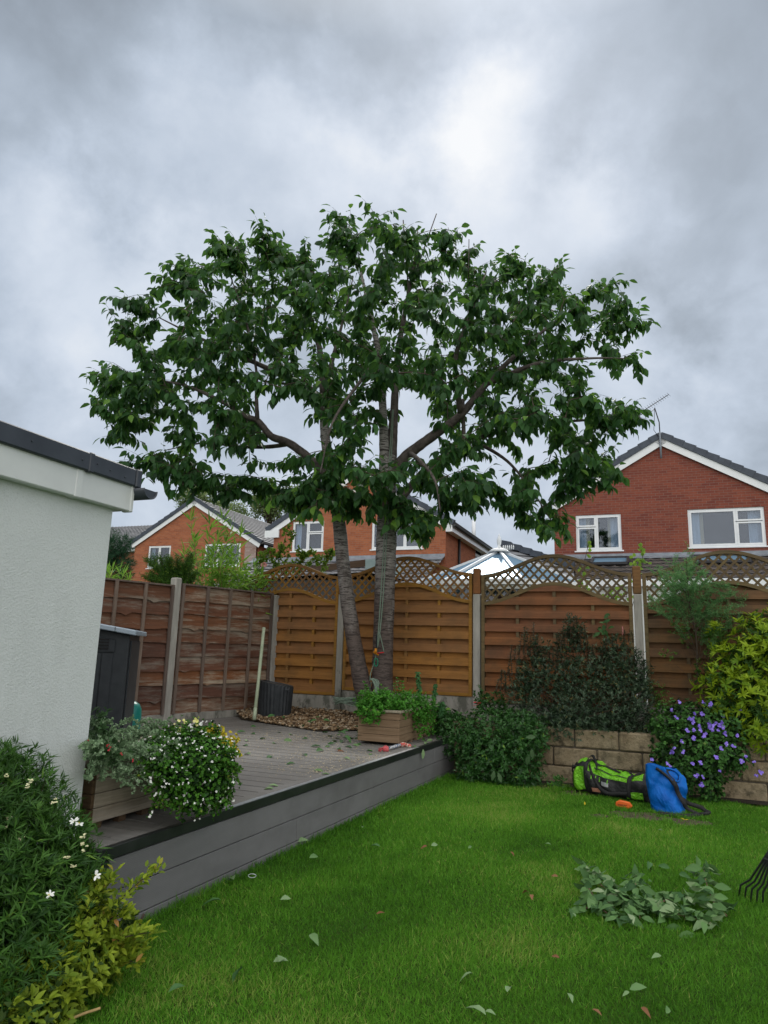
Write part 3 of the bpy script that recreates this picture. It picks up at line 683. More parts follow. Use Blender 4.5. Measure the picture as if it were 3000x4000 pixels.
# ------------------------------------------------------------------ house builder (local frame: x along the facade, y away from the camera)
def lroot(name, label, cat, u, v, group=None): return thing(name, label, cat, tuple(L(u, v, 0)), -AL, group)
def facade(name, outline, holes, mat, root, y=0.0, plane='xz', rev=.10):
    """wall sheet with real openings and their reveals; outline/holes in (x,z)"""
    mk = (lambda a, b, d=0.0: Vector((a, y+d, b))) if plane == 'xz' else (lambda a, b, d=0.0: Vector((y-d, a, b)))
    hs = [[(x0, z0), (x1, z0), (x1, z1), (x0, z1)] for x0, z0, x1, z1 in holes]
    loops = [[mk(*p) for p in outline]] + [[mk(*p) for p in h] for h in hs]
    flatpts = [p for lp in loops for p in lp]
    mb = MB(); mb.add(flatpts, tessellate_polygon(loops))
    for h in hs:
        for i in range(4):
            a, b = h[i], h[(i+1) % 4]; mb.add([mk(*a), mk(*b), mk(*b, rev), mk(*a, rev)], [(0, 1, 2, 3)])
    return mb.build(name, mat, root, local=True)
def window(root, x0, z0, x1, z1, y=0.0, plane='xz', layout=None, sill=True, curtains=None, dep=.06):
    """layout: list of light rectangles as fractions (fx0, fz0, fx1, fz1); returns the window part"""
    if plane == 'xz': B = lambda mb, a0, d0, b0, a1, d1, b1: mb.box(a0, y+d0, b0, a1, y+d1, b1)
    else: B = lambda mb, a0, d0, b0, a1, d1, b1: mb.box(y-d1, a0, b0, y-d0, a1, b1)
    W, H = x1-x0, z1-z0; f = .05
    mb = MB(); e = .003
    B(mb, x0+e, dep-.03, z0+e, x0+f, dep+.04, z1-e); B(mb, x1-f, dep-.03, z0+e, x1-e, dep+.04, z1-e)
    B(mb, x0+f, dep-.03, z0+e, x1-f, dep+.04, z0+f); B(mb, x0+f, dep-.03, z1-f, x1-f, dep+.04, z1-e)
    layout = layout or [(0, 0, .5, 1), (.5, 0, 1, 1)]
    win = mb.build('window', white, root, local=True)
    for a, b, c, d in layout:
        lx0, lx1 = x0+f+(W-2*f)*a+.012*(a > 0), x0+f+(W-2*f)*c-.012*(c < 1); lz0, lz1 = z0+f+(H-2*f)*b+.012*(b > 0), z0+f+(H-2*f)*d-.012*(d < 1)
        s = MB(); q = .045; fo_ = dep-.042
        B(s, lx0, fo_, lz0, lx0+q, dep+.02, lz1); B(s, lx1-q, fo_, lz0, lx1, dep+.02, lz1); B(s, lx0+q, fo_, lz0, lx1-q, dep+.02, lz0+q); B(s, lx0+q, fo_, lz1-q, lx1-q, dep+.02, lz1)
        if a > 0: B(s, lx0-.0235, dep-.032, lz0, lx0-.001, dep+.035, lz1)
        s.build('sash', white, win, local=True)
        g = MB(); B(g, lx0+q-.004, dep, lz0+q-.004, lx1-q+.004, dep+.006, lz1-q+.004); g.build('pane', glass, win, local=True)
    if sill: s = MB(); B(s, x0-.05, -.035, z0-.035, x1+.05, dep, z0+.002); s.build('sill', white, win, local=True)
    r = MB(); # room behind: five inward faces
    X0, X1, Z0, Z1, D0, D1 = x0-.3, x1+.3, z0-.2, z1+.2, .102, 1.6
    P = (lambda a, d, b: (a, y+d, b)) if plane == 'xz' else (lambda a, d, b: (y-d, a, b))
    c8 = [P(X0, D0, Z0), P(X1, D0, Z0), P(X1, D0, Z1), P(X0, D0, Z1), P(X0, D1, Z0), P(X1, D1, Z0), P(X1, D1, Z1), P(X0, D1, Z1)]
    r.add(c8, [(4, 5, 6, 7), (0, 1, 5, 4), (3, 7, 6, 2), (0, 4, 7, 3), (1, 2, 6, 5)]); r.build('room_lining', roomd, win, local=True)
    for (fa, fb, cm) in curtains or []:
        cmb = MB(); n = max(8, int((fb-fa)*W/.03)); vs = []
        for i in range(n+1):
            xx = x0+W*(fa+(fb-fa)*i/n); dd = .20+.022*math.sin(i*1.6)
            vs += [P(xx, dd, z0+.02), P(xx, dd, z1-.02)]
        cmb.add(vs, [(2*i, 2*i+2, 2*i+3, 2*i+1) for i in range(n)], 0, True); cmb.build('curtain', cm, win, local=True)
    return win
def pitched(root, xl, xr, xr_ridge, zl, zridge, y0, y1, mat, over=.12, zr=None, steps=11):
    """gable roof whose ridge runs away from the camera; stepped verge caps and white bargeboards"""
    zr = zl if zr is None else zr; th = .07
    for side_, (xe, ze_) in (('l', (xl, zl)), ('r', (xr, zr))):
        sgn = 1 if side_ == 'r' else -1
        nn = Vector((sgn*(zridge-ze_), 0, abs(xe-xr_ridge))).normalized()
        A = Vector((xr_ridge, y0-over, zridge)); B = Vector((xe, y0-over, ze_)); dv = Vector((0, y1-y0+over, 0))
        mb = MB(); n = max(6, int((A-B).length/.30))
        for i in range(n):   # tile courses laid as steps down the slope
            p = A.lerp(B, i/n); q = A.lerp(B, (i+1)/n)
            vs = [p+nn*.02, q+nn*.055, q, p]; vs = [*vs, *[k_+dv for k_ in vs]]
            mb.add(vs, [(0, 1, 2, 3), (7, 6, 5, 4), (0, 4, 5, 1), (1, 5, 6, 2), (3, 2, 6, 7)])
        mb.build('roof', mat, root, local=True)
        vb = MB(); n = steps
        for i in range(n):
            p = A.lerp(B, i/n) - Vector((0, .012, 0)); q = A.lerp(B, (i+1.04)/n) - Vector((0, .012, 0))
            vs = [p-nn*.10, q-nn*.10, q+nn*.10, p+nn*.065]; dv2 = Vector((0, .16, 0)); vs = [*vs, *[k_+dv2 for k_ in vs]]
            vb.add(vs, [(3, 2, 1, 0), (4, 5, 6, 7), (0, 4, 7, 3), (1, 2, 6, 5), (2, 3, 7, 6), (0, 1, 5, 4)])
        vb.build('verge_cap', verge, root, local=True)
        bb = MB(); p, q = A+Vector((0, .03, 0)), B+Vector((0, .03, 0)); vs = [p-nn*.30, q-nn*.30, q-nn*.102, p-nn*.102]; dv3 = Vector((0, .025, 0)); vs = [*vs, *[k_+dv3 for k_ in vs]]
        bb.add(vs, [(3, 2, 1, 0), (4, 5, 6, 7), (0, 4, 7, 3), (1, 2, 6, 5), (2, 3, 7, 6), (0, 1, 5, 4)]); bb.build('bargeboard', white, root, local=True)
def leanto(root, x0, x1, y0, z0, y1, z1, mat, flash=True, name='lean_to_roof', holes=None):
    """tiled single slope rising from (y1,z1) low front edge to (y0,z0) at the wall"""
    mb = MB(); n = max(4, int(math.hypot(y0-y1, z0-z1)/.27))
    for i in range(n):
        ya, za = y1+(y0-y1)*i/n, z1+(z0-z1)*i/n; yb, zb_ = y1+(y0-y1)*(i+1)/n, z1+(z0-z1)*(i+1)/n
        m_ = max(2, int((x1-x0)/.30)); w_ = (x1-x0)/m_
        for j in range(m_):   # each tile has a rolled edge
            a = x0+j*w_
            pr = [(0, .02), (.35, .0), (.7, .02), (.85, .045), (1, .02)]
            vs = []
            for fr_, h in pr: vs += [(a+fr_*w_, ya, za+.035+h), (a+fr_*w_, yb, zb_+h)]
            b0 = [(a, ya, za), (a+w_, ya, za)]
            vs += b0; k = len(pr)
            mb.add(vs, [(2*q, 2*q+2, 2*q+3, 2*q+1) for q in range(k-1)] + [[2*k, 2*k+1]+[2*q for q in reversed(range(k))]])
    r = mb.build(name, mat, root, local=True)
    if flash:
        fb = MB(); sl = (z0-z1)/(y0-y1)
        fb.add([(x0, y0-.01, z0+.14), (x1, y0-.01, z0+.14), (x1, y0-.03, z0+.05), (x0, y0-.03, z0+.05), (x1, y0-.34, z0-.34*sl+.085), (x0, y0-.34, z0-.34*sl+.085), (x1, y0-.34, z0-.34*sl+.05), (x0, y0-.34, z0-.34*sl+.05)], [(0, 1, 2, 3), (3, 2, 4, 5), (5, 4, 6, 7)])
        fb.build('lead_flashing', lead, root, local=True)
    return r

# right house
V0 = 21.0; ru, rz = atv(2580, 1700, V0); lu = atv(2150, 1965, V0)[0]; lz = atv(2150, 1965, V0)[1]
rh = lroot('brick_house', 'deep red brick house with a broad gable and two white windows at the right', 'house', ru, V0)
def rx(px, py=2100): return atv(px, py, V0)[0]-ru
def rzv(px, py): return atv(px, py, V0)[1]
wl = rx(2165, 2100); wr = -wl+.15; zr_ = rz-.08; sl_ = (rz-lz)/(ru-lu)
wtop = zr_ - .12
w1 = (rx(2250, 2090), rzv(2340, 2155)+.03, rx(2428, 2090), rzv(2340, 2010)); w2 = (rx(2690, 2080), rzv(2830, 2140)+.03, rx(2992, 2080), rzv(2830, 1985))
facade('wall', [(wl, 0), (wr, 0), (wr, wtop-sl_*wr), (0, wtop), (wl, wtop+sl_*wl)], [w1, w2], brick_red, rh)
MB().frame_box((wl, .102, 0), (.01, 0, 0), (0, 8.9, 0), (0, 0, wtop+sl_*wl-.1)).build('side_wall', brick_red, rh, local=True)
MB().frame_box((wr-.01, .102, 0), (.01, 0, 0), (0, 8.9, 0), (0, 0, wtop-sl_*wr-.1)).build('side_wall', brick_red, rh, local=True)
window(rh, *w1, layout=[(0, 0, .45, .68), (0, .68, .45, 1), (.45, 0, 1, 1)], curtains=[(.02, .22, curtain_w), (.20, .30, curtain_c), (.74, .98, curtain_w), (.70, .76, curtain_c)])
window(rh, *w2, layout=[(0, 0, .64, 1), (.64, 0, 1, .66), (.64, .66, 1, 1)], curtains=[(.02, .17, curtain_w), (.165, .21, curtain_c), (.80, .98, curtain_w)])
pitched(rh, lu-ru, ru-lu, 0, lz, rz, 0, 9, tile_grey)
post = MB(); post.tube([(-.02, -.16, rz-.75), (-.02, -.16, rz+.05)], .028, 8); post.build('mast_bracket', lead, rh, local=True)
zfl = rzv(2450, 2180)
leanto(rh, wl-.35, wr, 0, zfl, -3.1, 3.14, tile_brown)
MB().box(wl-.35, -3.18, 2.98, wr, -3.105, 3.16).build('eaves_fascia', white, rh, local=True)
MB().box(wl-.2, -3.0, 0, wr-.02, -2.9, 2.979).build('extension_wall', offwhite, rh, local=True)
def skylight(root, x0, x1, f0, f1, zt, zb, yb):
    def P(x, f, h=0): return (x, yb*f, zt+(zb-zt)*f+h)
    s = MB(); h = .12; c = [P(x0, f1, h), P(x1, f1, h), P(x1, f0, h), P(x0, f0, h)]
    for a, b in ((c[0], c[1]), (c[1], c[2]), (c[2], c[3]), (c[3], c[0])): s.bar(a, b, .07, .07)
    o = s.build('skylight', dark_metal, root, local=True)
    g = MB(); g.add([P(x0, f1, h-.01), P(x1, f1, h-.01), P(x1, f0, h-.01), P(x0, f0, h-.01)], [(0, 1, 2, 3)]); g.build('pane', roof_glass, o, local=True)
skylight(rh, -2.0, -1.05, .17, .46, zfl, 3.14, -3.1); skylight(rh, .62, 1.95, .17, .46, zfl, 3.14, -3.1)
ae = lroot('tv_aerial', 'thin television aerial on a mast above the right hand roof ridge', 'aerial', ru, V0-.16)
def ap(px, py): u, z = atv(px, py, V0-.16); return Vector((u-ru, 0, z))
mb = MB(); mb.tube([Vector((-.02, 0, rz+.0)), ap(2575, 1650), ap(2557, 1593)], .016, 6); mb.build('mast', dark_metal, ae, local=True)
mb = MB(); mb.tube([ap(2556, 1598), ap(2530, 1620)], .01, 5); mb.tube([ap(2530, 1620), ap(2527, 1600)], .008, 5)
b0, b1 = ap(2492, 1618), ap(2612, 1541); mb.tube([b0, b1], .011, 6); mb.tube([ap(2500, 1622), ap(2530, 1606)], .009, 5)
for i in range(15):
    p = b0.lerp(b1, i/14); l_ = .13-.004*i; mb.tube([p+Vector((-.05, -l_, .03)), p+Vector((.05, l_, -.03))], .004, 4)
mb.build('antenna_array', dark_metal, ae, local=True)
mb = MB(); mb.tube([ap(2556, 1600), ap(2556, 1640), ap(2554, 1680), ap(2572, 1705)], .008, 5); mb.build('cable', dark_metal, ae, local=True)

# middle house
V1 = 23.0; mu0 = atv(1070, 2100, V1)[0]; mu1 = atv(1741, 2100, V1)[0]; mc = (mu0+mu1)/2
mh = lroot('brick_house', 'orange brick house with alarm box directly behind the cherry tree', 'house', mc, V1)
hw = (mu1-mu0)/2; ez = atv(1045, 2068, V1)[1]; mrz = ez+hw*.60+.15
def mx(px, py=2090): return atv(px, py, V1)[0]-mc
def mz(px, py): return atv(px, py, V1)[1]
wt = mrz-.2
w1 = (mx(1142), mz(1200, 2156)+.03, mx(1264), mz(1200, 2036)); w2 = (mx(1452), mz(1550, 2148)+.03, mx(1650), mz(1550, 2030))
facade('wall', [(-hw, 0), (hw, 0), (hw, wt-.6*hw), (0, wt), (-hw, wt-.6*hw)], [w1, w2], brick_orange, mh)
window(mh, *w1, layout=[(0, 0, .5, 1), (.5, 0, 1, .62), (.5, .62, 1, 1)], curtains=[(.05, .22, curtain_w)])
window(mh, *w2, layout=[(0, 0, .34, 1), (.34, 0, .67, 1), (.67, 0, 1, .65), (.67, .65, 1, 1)], curtains=[])
s1 = (4.6, 4.55, 6.0, 5.75)
facade('side_wall', [(.002, 0), (11.5, 0), (11.5, wt-.6*hw), (.002, wt-.6*hw)], [s1], brick_orange, mh, y=hw, plane='yz')
window(mh, *s1, y=hw, plane='yz', layout=[(0, 0, 1, .6), (0, .6, 1, 1)])
MB().box(-hw, .102, 0, -hw+.01, 11, wt-.6*hw-.1).build('side_wall', brick_orange, mh, local=True)
pitched(mh, -hw-.30, hw+.30, 0, mrz-.6*(hw+.30), mrz, 0, 11.6, tile_grey)
MB().box(hw+.02, -.08, wt-.6*hw-.30, hw+.26, 11.6, wt-.6*hw-.06).build('soffit', white, mh, local=True)
mb = MB(); mb.tube([(hw+.33, -.1, wt-.6*hw-.08), (hw+.33, 11.6, wt-.6*hw-.08)], .055, 8); mb.build('gutter', black_pl, mh, local=True)
mb = MB(); mb.tube([(hw+.06, 1.7, 0), (hw+.06, 1.7, wt-.6*hw-.3)], .05, 8); mb.build('downpipe', black_pl, mh, local=True)
mb = MB(); mb.tube([(hw-.5, 6.4, mrz-.6*hw), (hw-.5, 6.4, mrz-.6*hw+1.1)], .09, 10); mb.build('flue_pipe', white, mh, local=True)
ax, az = mx(1392, 1975), mz(1392, 1975)
MB().box(ax-.10, -.07, az-.15, ax+.10, .0, az+.15).build('alarm_box', white, mh, local=True, bevel=.02)
for sg in (-1,): MB().box(sg*(hw+.33)-.0, -.16, mrz-.6*(hw+.3)-.33, sg*(hw+.33)+.62, -.10, mrz-.6*(hw+.3)-.05).build('boxed_eaves', white, mh, local=True)
mf = atv(1700, 2168, V1)[1]
leanto(mh, -hw-.9, hw-.02, 0, mf-.1, -3.0, mf-1.5, tile_grey)
MB().box(-hw-.8, -2.9, 0, hw-.1, -2.8, mf-1.5).build('extension_wall', brick_orange, mh, local=True)

# left house
V2 = 27.0; lru, lrz = atv(765, 1948, V2); llu, llz = atv(515, 2122, V2)
lh = lroot('brick_house', 'orange brick gabled house with bamboo leaves in front of it at the left', 'house', lru, V2)
hw2 = lru-llu; sl2 = (lrz-llz)/hw2; wl2 = hw2-.22
def lx(px, py=2170): return atv(px, py, V2)[0]-lru
def lzv(px, py): return atv(px, py, V2)[1]
wt2 = lrz-.22
w1 = (lx(578), lzv(620, 2222)+.03, lx(665), lzv(620, 2132)); w2 = (lx(798), lzv(870, 2215)+.03, lx(938), lzv(870, 2123))
wr2 = lx(1000)
facade('wall', [(-wl2, 0), (wr2, 0), (wr2, wt2-sl2*wr2), (0, wt2), (-wl2, wt2-sl2*wl2)], [w1, w2], brick_orange, lh)
window(lh, *w1, curtains=[(.03, .2, curtain_w)]); window(lh, *w2, layout=[(0, 0, .36, 1), (.36, 0, 1, 1)], curtains=[(.03, .12, curtain_w)])
MB().box(wr2-.01, .102, 0, wr2, 9, wt2-sl2*wr2-.1).build('side_wall', brick_orange, lh, local=True)
pitched(lh, -hw2, wr2+.30, 0, llz, lrz, 0, 9, tile_grey, zr=lrz-sl2*(wr2+.30))
q = MB(); q.box(lx(955), -.012, 3.6, wr2-.01, -.001, lzv(960, 2115)); q.build('pale_brick_patch', brickmat('salt_stained_brick', (.30, .20, .17), (.42, .33, .31), (.55, .50, .48), (.30, .24, .21)), lh, local=True)
mb = MB(); mb.tube([(wr2+.33, -.1, lrz-sl2*(wr2+.3)-.06), (wr2+.33, 9, lrz-sl2*(wr2+.3)-.06)], .055, 8); mb.build('gutter', black_pl, lh, local=True)
mb = MB(); mb.tube([(wr2+.08, .9, 0), (wr2+.08, .9, lrz-sl2*(wr2+.3)-.1)], .045, 8); mb.build('downpipe', lead, lh, local=True)
leanto(lh, wr2-1.6, wr2+3.0, -.2, 3.9, -3.2, 2.6, tile_grey, name='porch_roof')
MB().box(wr2-1.5, -3.0, 0, wr2+2.9, -2.9, 2.6).build('porch_wall', brick_orange, lh, local=True)

# farthest house at the left, mostly hidden
V3_ = 36.0; fu, fz = atv(430, 2052, V3_); fu2, fz2 = atv(545, 2085, V3_)
fh = lroot('brick_house', 'farthest brick house with a plain grey tiled roof beyond the conifer', 'house', fu-1.5, V3_)
leanto(fh, -6, fu2-fu+3.2, 4.5, fz+2.4-1.6, 0, fz-1.7, tile_grey, flash=False, name='roof')
MB().box(-5.7, .4, 0, fu2-fu+3.0, 8.5, fz-1.75).build('wall', brick_orange, fh, local=True)
MB().box(-6, -.05, fz-1.85, fu2-fu+3.2, -.0, fz-1.7).build('eaves_fascia', offwhite, fh, local=True)
MB().box(fu2-fu+1.0, .395, 2.2, fu2-fu+2.0, .399, 3.4).build('dark_window', roomd, fh, local=True)

# conservatory
VC = 15.0; cu, cz = atv(1950, 2150, VC); eL, eLz = atv(1640, 2270, VC-1.2); eR = atv(2270, 2280, VC-1.0)[0]
cn = lroot('conservatory', 'white framed conservatory with a glazed conical roof and finial behind the lattice', 'conservatory', cu, VC)
R_ = 2.15; ezc = atv(1950, 2275, VC-R_*.75)[1]; nr = 8; sc_y = .9
ring = [Vector((R_*math.sin(2*math.pi*(i+.5)/nr), -R_*sc_y*math.cos(2*math.pi*(i+.5)/nr), ezc)) for i in range(nr)]
apx = Vector((0, 0, cz))
mb = MB()
for i in range(nr): mb.add([apx*1.0-Vector((0, 0, .02)), ring[i]-Vector((0, 0, .02)), ring[(i+1) % nr]-Vector((0, 0, .02))], [(0, 1, 2)])
mb.build('roof_glazing', roof_glass, cn, local=True)
mb = MB()
for i in range(nr):
    mb.bar(apx.lerp(ring[i], .06), ring[i], .055, .05)
    mb.bar(ring[i], ring[(i+1) % nr], .10, .11)
mb.tube([apx-Vector((0, 0, .05)), apx+Vector((0, 0, .03))], [.26, .16], 14)
mb.build('roof_bars', white, cn, local=True)
mb = MB(); a = apx+Vector((0, 0, .03)); mb.tube([a+Vector((0, 0, h)) for h in (0, .05, .07, .12, .2, .26, .3, .36)], [.05, .05, .025, .045, .055, .035, .015, .003], 10); mb.build('finial', white, cn, local=True)
mb = MB()
for i in range(6): p = a+Vector((.10+.045*i, -.04, -.02)); mb.tube([p, p+Vector((0, 0, .07)), p+Vector((0, 0, .10))], [.016, .016, .004], 6)
mb.build('ridge_cresting', white, cn, local=True)
mb = MB(); gl_ = MB()
for i in range(nr):
    p, q = ring[i]*1.0, ring[(i+1) % nr]*1.0; p0, q0 = Vector((p.x*.96, p.y*.96, 0)), Vector((q.x*.96, q.y*.96, 0)); h1 = ezc-.06
    for f_ in (0, .5): a_ = p0.lerp(q0, f_); mb.bar(a_, a_+Vector((0, 0, h1)), .07, .07, up=(0, 1, 0))
    for h in (.5, ezc-.45, ezc-.1): mb.bar(p0+Vector((0, 0, h)), q0+Vector((0, 0, h)), .05, .07)
    gl_.add([p0+Vector((0, 0, .5)), q0+Vector((0, 0, .5)), q0+Vector((0, 0, h1)), p0+Vector((0, 0, h1))], [(0, 1, 2, 3)])
    mb.add([p0, q0, q0+Vector((0, 0, .5)), p0+Vector((0, 0, .5))], [(0, 1, 2, 3)])
mb.build('side_frames', white, cn, local=True); gl_.build('side_glazing', glass, cn, local=True)
fl = MB(); fl.add([Vector((p.x*.95, p.y*.95, .03)) for p in ring], [list(range(nr))]); fl.build('floor', concrete, cn, local=True)
# tiled ridge to the right of the conservatory apex
hr = lroot('garage_roof', 'low dark tiled hip roof just right of the conservatory finial', 'garage', cu+1.2, 18.0)
ga, gza = atv(1985, 2128, 18.0); gb_, gzb = atv(2100, 2172, 18.0)
o_ = cu+1.2
mb = MB(); A1 = Vector((ga-o_-.2, 0, gza)); B1 = Vector((gb_-o_+.9, 0, gzb-.35))
mb.add([A1, B1, B1+Vector((.3, -2.4, -1.1)), A1+Vector((-.6, -2.4, -1.25)), A1+Vector((0, 3, 0)), B1+Vector((0, 3, -.0))], [(0, 3, 2, 1), (0, 1, 5, 4)]); mb.build('roof', tile_grey, hr, local=True)
mb = MB()
for i in range(7): p, q = A1.lerp(B1, i/7), A1.lerp(B1, (i+1.08)/7); mb.bar(p+Vector((0, 0, .04)), q+Vector((0, 0, .08)), .30, .16)
mb.build('ridge_caps', verge, hr, local=True)
MB().box(A1.x-.2, -1.5, 0, B1.x, 2.5, B1.z-.8).build('wall', brick_red, hr, local=True)

# neighbour's garden shed with a brown beam under its felt roof
VS = 12.0; sa, sza = atv(1232, 2222, VS); sb, szb = atv(1437, 2196, VS)
sh = lroot('garden_shed', 'dark grey garden shed with a brown roof beam behind the leftmost lattice', 'shed', (sa+sb)/2, VS)
cx = (sa+sb)/2; cladm = plain('slate_grey_cladding', (.055, .058, .065), (.10, .105, .115), 8, .8, stretch=(.3, 1, 8))
MB().box(sa-cx-1.6, 0, 0, sb-cx, 2.4, sza-.22).build('wall', cladm, sh, local=True)
mb = MB(); mb.bar((sa-cx-.05, -.14, sza-.03), (sb-cx+.06, -.14, szb-.03), .03, .13); mb.build('roof_beam', wood('dark_brown_beam', (.075, .045, .030), (.13, .08, .055), 0), sh, local=True)
MB().box(sb-cx+.03, -.2, szb-.16, sb-cx+.36, .9, szb+.03).build('pale_blue_end_board', plain('pale_blue_grey_paint', (.30, .40, .42), (.38, .48, .50), 5, .6), sh, local=True)
mb = MB(); mb.add([(sa-cx-1.8, -.12, sza-.22), (sb-cx+.02, -.12, szb-.20), (sb-cx+.02, 2.6, szb-.1), (sa-cx-1.8, 2.6, sza-.1)], [(0, 1, 2, 3)]); mb.build('felt_roof', plain('roof_felt', (.03, .03, .033), None, 20, .9), sh, local=True)

S_ = 3000/1659.0
# ------------------------------------------------------------------ cherry tree
m, t = new_mat('cherry_bark'); co = ocoord(t); s = t.node('ShaderNodeSeparateXYZ', ins={0: co})
band = t.noise(t.mapped(co, scale=(4, 4, 34)), 1.6, 7, .72, .8); fine = t.noise(t.mapped(co, scale=(6, 6, 60)), 3.0, 4, .7); blot = t.noise(t.mapped(co, scale=(2, 2, .7)), 1.7, 4, .6, .4)
hgt = t.math('ADD', t.math('MULTIPLY', s.outputs[2], .42), t.math('MULTIPLY', blot, 1.9))
silver = t.ramp(fine, [(.25, (.19, .18, .17)), (.7, (.42, .405, .385))]); brown = t.ramp(fine, [(.3, (.070, .052, .044)), (.7, (.135, .105, .092))])
side_n = t.math('SUBTRACT', t.math('MULTIPLY', blot, 1.0), 0.0)
c_ = t.mix(t.ramp(t.math('DIVIDE', hgt, 3.0), [(.44, 0.0), (.64, .9)]), brown, silver)
c_ = t.mix(t.ramp(band, [(.50, 0.0), (.55, .92)]), c_, (.036, .027, .024))
c_ = t.mix(t.ramp(t.noise(co, 6, 6, .7), [(.58, 0.0), (.68, .7)]), c_, (.05, .042, .036))
finish(t, c_, .7, t.bump(t.math('ADD', band, t.math('MULTIPLY', fine, .4)), .8, .012), .3); barkm = m
limbm = plain('dark_limb_bark', (.045, .036, .032), (.12, .10, .09), 14, .75, bump=.6, bscale=50, stretch=(1, 1, 1))
twigm = plain('twig_bark', (.045, .032, .026), (.09, .065, .05), 30, .85)
cherry_leaf = leafmat('cherry_leaf', (.012, .046, .018), (.060, .165, .046), (.16, .32, .045), .36, .42, (.16, .34, .05))
TY = 8.6
tree = thing('cherry_tree', 'large two stemmed cherry tree with spreading crown and banded grey bark', 'tree', tuple(at(1465, 2745, TY)))
def smooth(pts, n):
    """Catmull-Rom through control points"""
    P = [Vector(p) for p in pts]; P = [P[0]*2-P[1]] + P + [P[-1]*2-P[-2]]; out = []
    for i in range(1, len(P)-2):
        for j in range(n):
            t_ = j/n; a, b, c, d = P[i-1:i+3]
            out.append(.5*((2*b)+(c-a)*t_+(2*a-5*b+4*c-d)*t_*t_+(3*b-a-3*c+d)*t_**3))
    out.append(P[-2]); return out
def limb(mb, pts, r, n=12, sides=12, jit=.04):
    P = smooth(pts, n); m_ = len(P); R = [np.interp(i/(m_-1), np.linspace(0, 1, len(r)), r)*(1+random.uniform(-.03, .03)) for i in range(m_)]
    mb.tube(P, R, sides, jit=jit); return P
px2 = lambda x, y, Y: at(x, y, Y)
skel = []
mb = MB(); P_ = limb(mb, [px2(1462, 2790, 8.55), px2(1432, 2740, 8.56), px2(1404, 2623, 8.6), px2(1356, 2334, 8.7), px2(1316, 1972, 8.8), px2(1290, 1830, 8.85), px2(1270, 1700, 8.9), px2(1262, 1540, 8.9)], [.16, .112, .102, .092, .084, .075, .065, .052], 10, 20, .03); mb.build('trunk', barkm, tree); skel += P_[50:]
mb = MB(); P_ = limb(mb, [px2(1500, 2800, 8.6), px2(1496, 2730, 8.6), px2(1494, 2623, 8.6), px2(1502, 2334, 8.6), px2(1509, 2117, 8.6), px2(1512, 1980, 8.6), px2(1514, 1850, 8.6), px2(1520, 1780, 8.6)], [.18, .138, .128, .126, .132, .122, .10, .09], 12, 22, .03)
P2 = limb(mb, [px2(1502, 1850, 8.58), px2(1500, 1750, 8.55), px2(1496, 1615, 8.5), px2(1482, 1400, 8.4), px2(1440, 1200, 8.35), px2(1400, 1020, 8.3)], [.075, .065, .055, .042, .028, .012], 8, 12); mb.build('trunk', barkm, tree); skel += P_[60:] + P2[6:]
mb = MB()
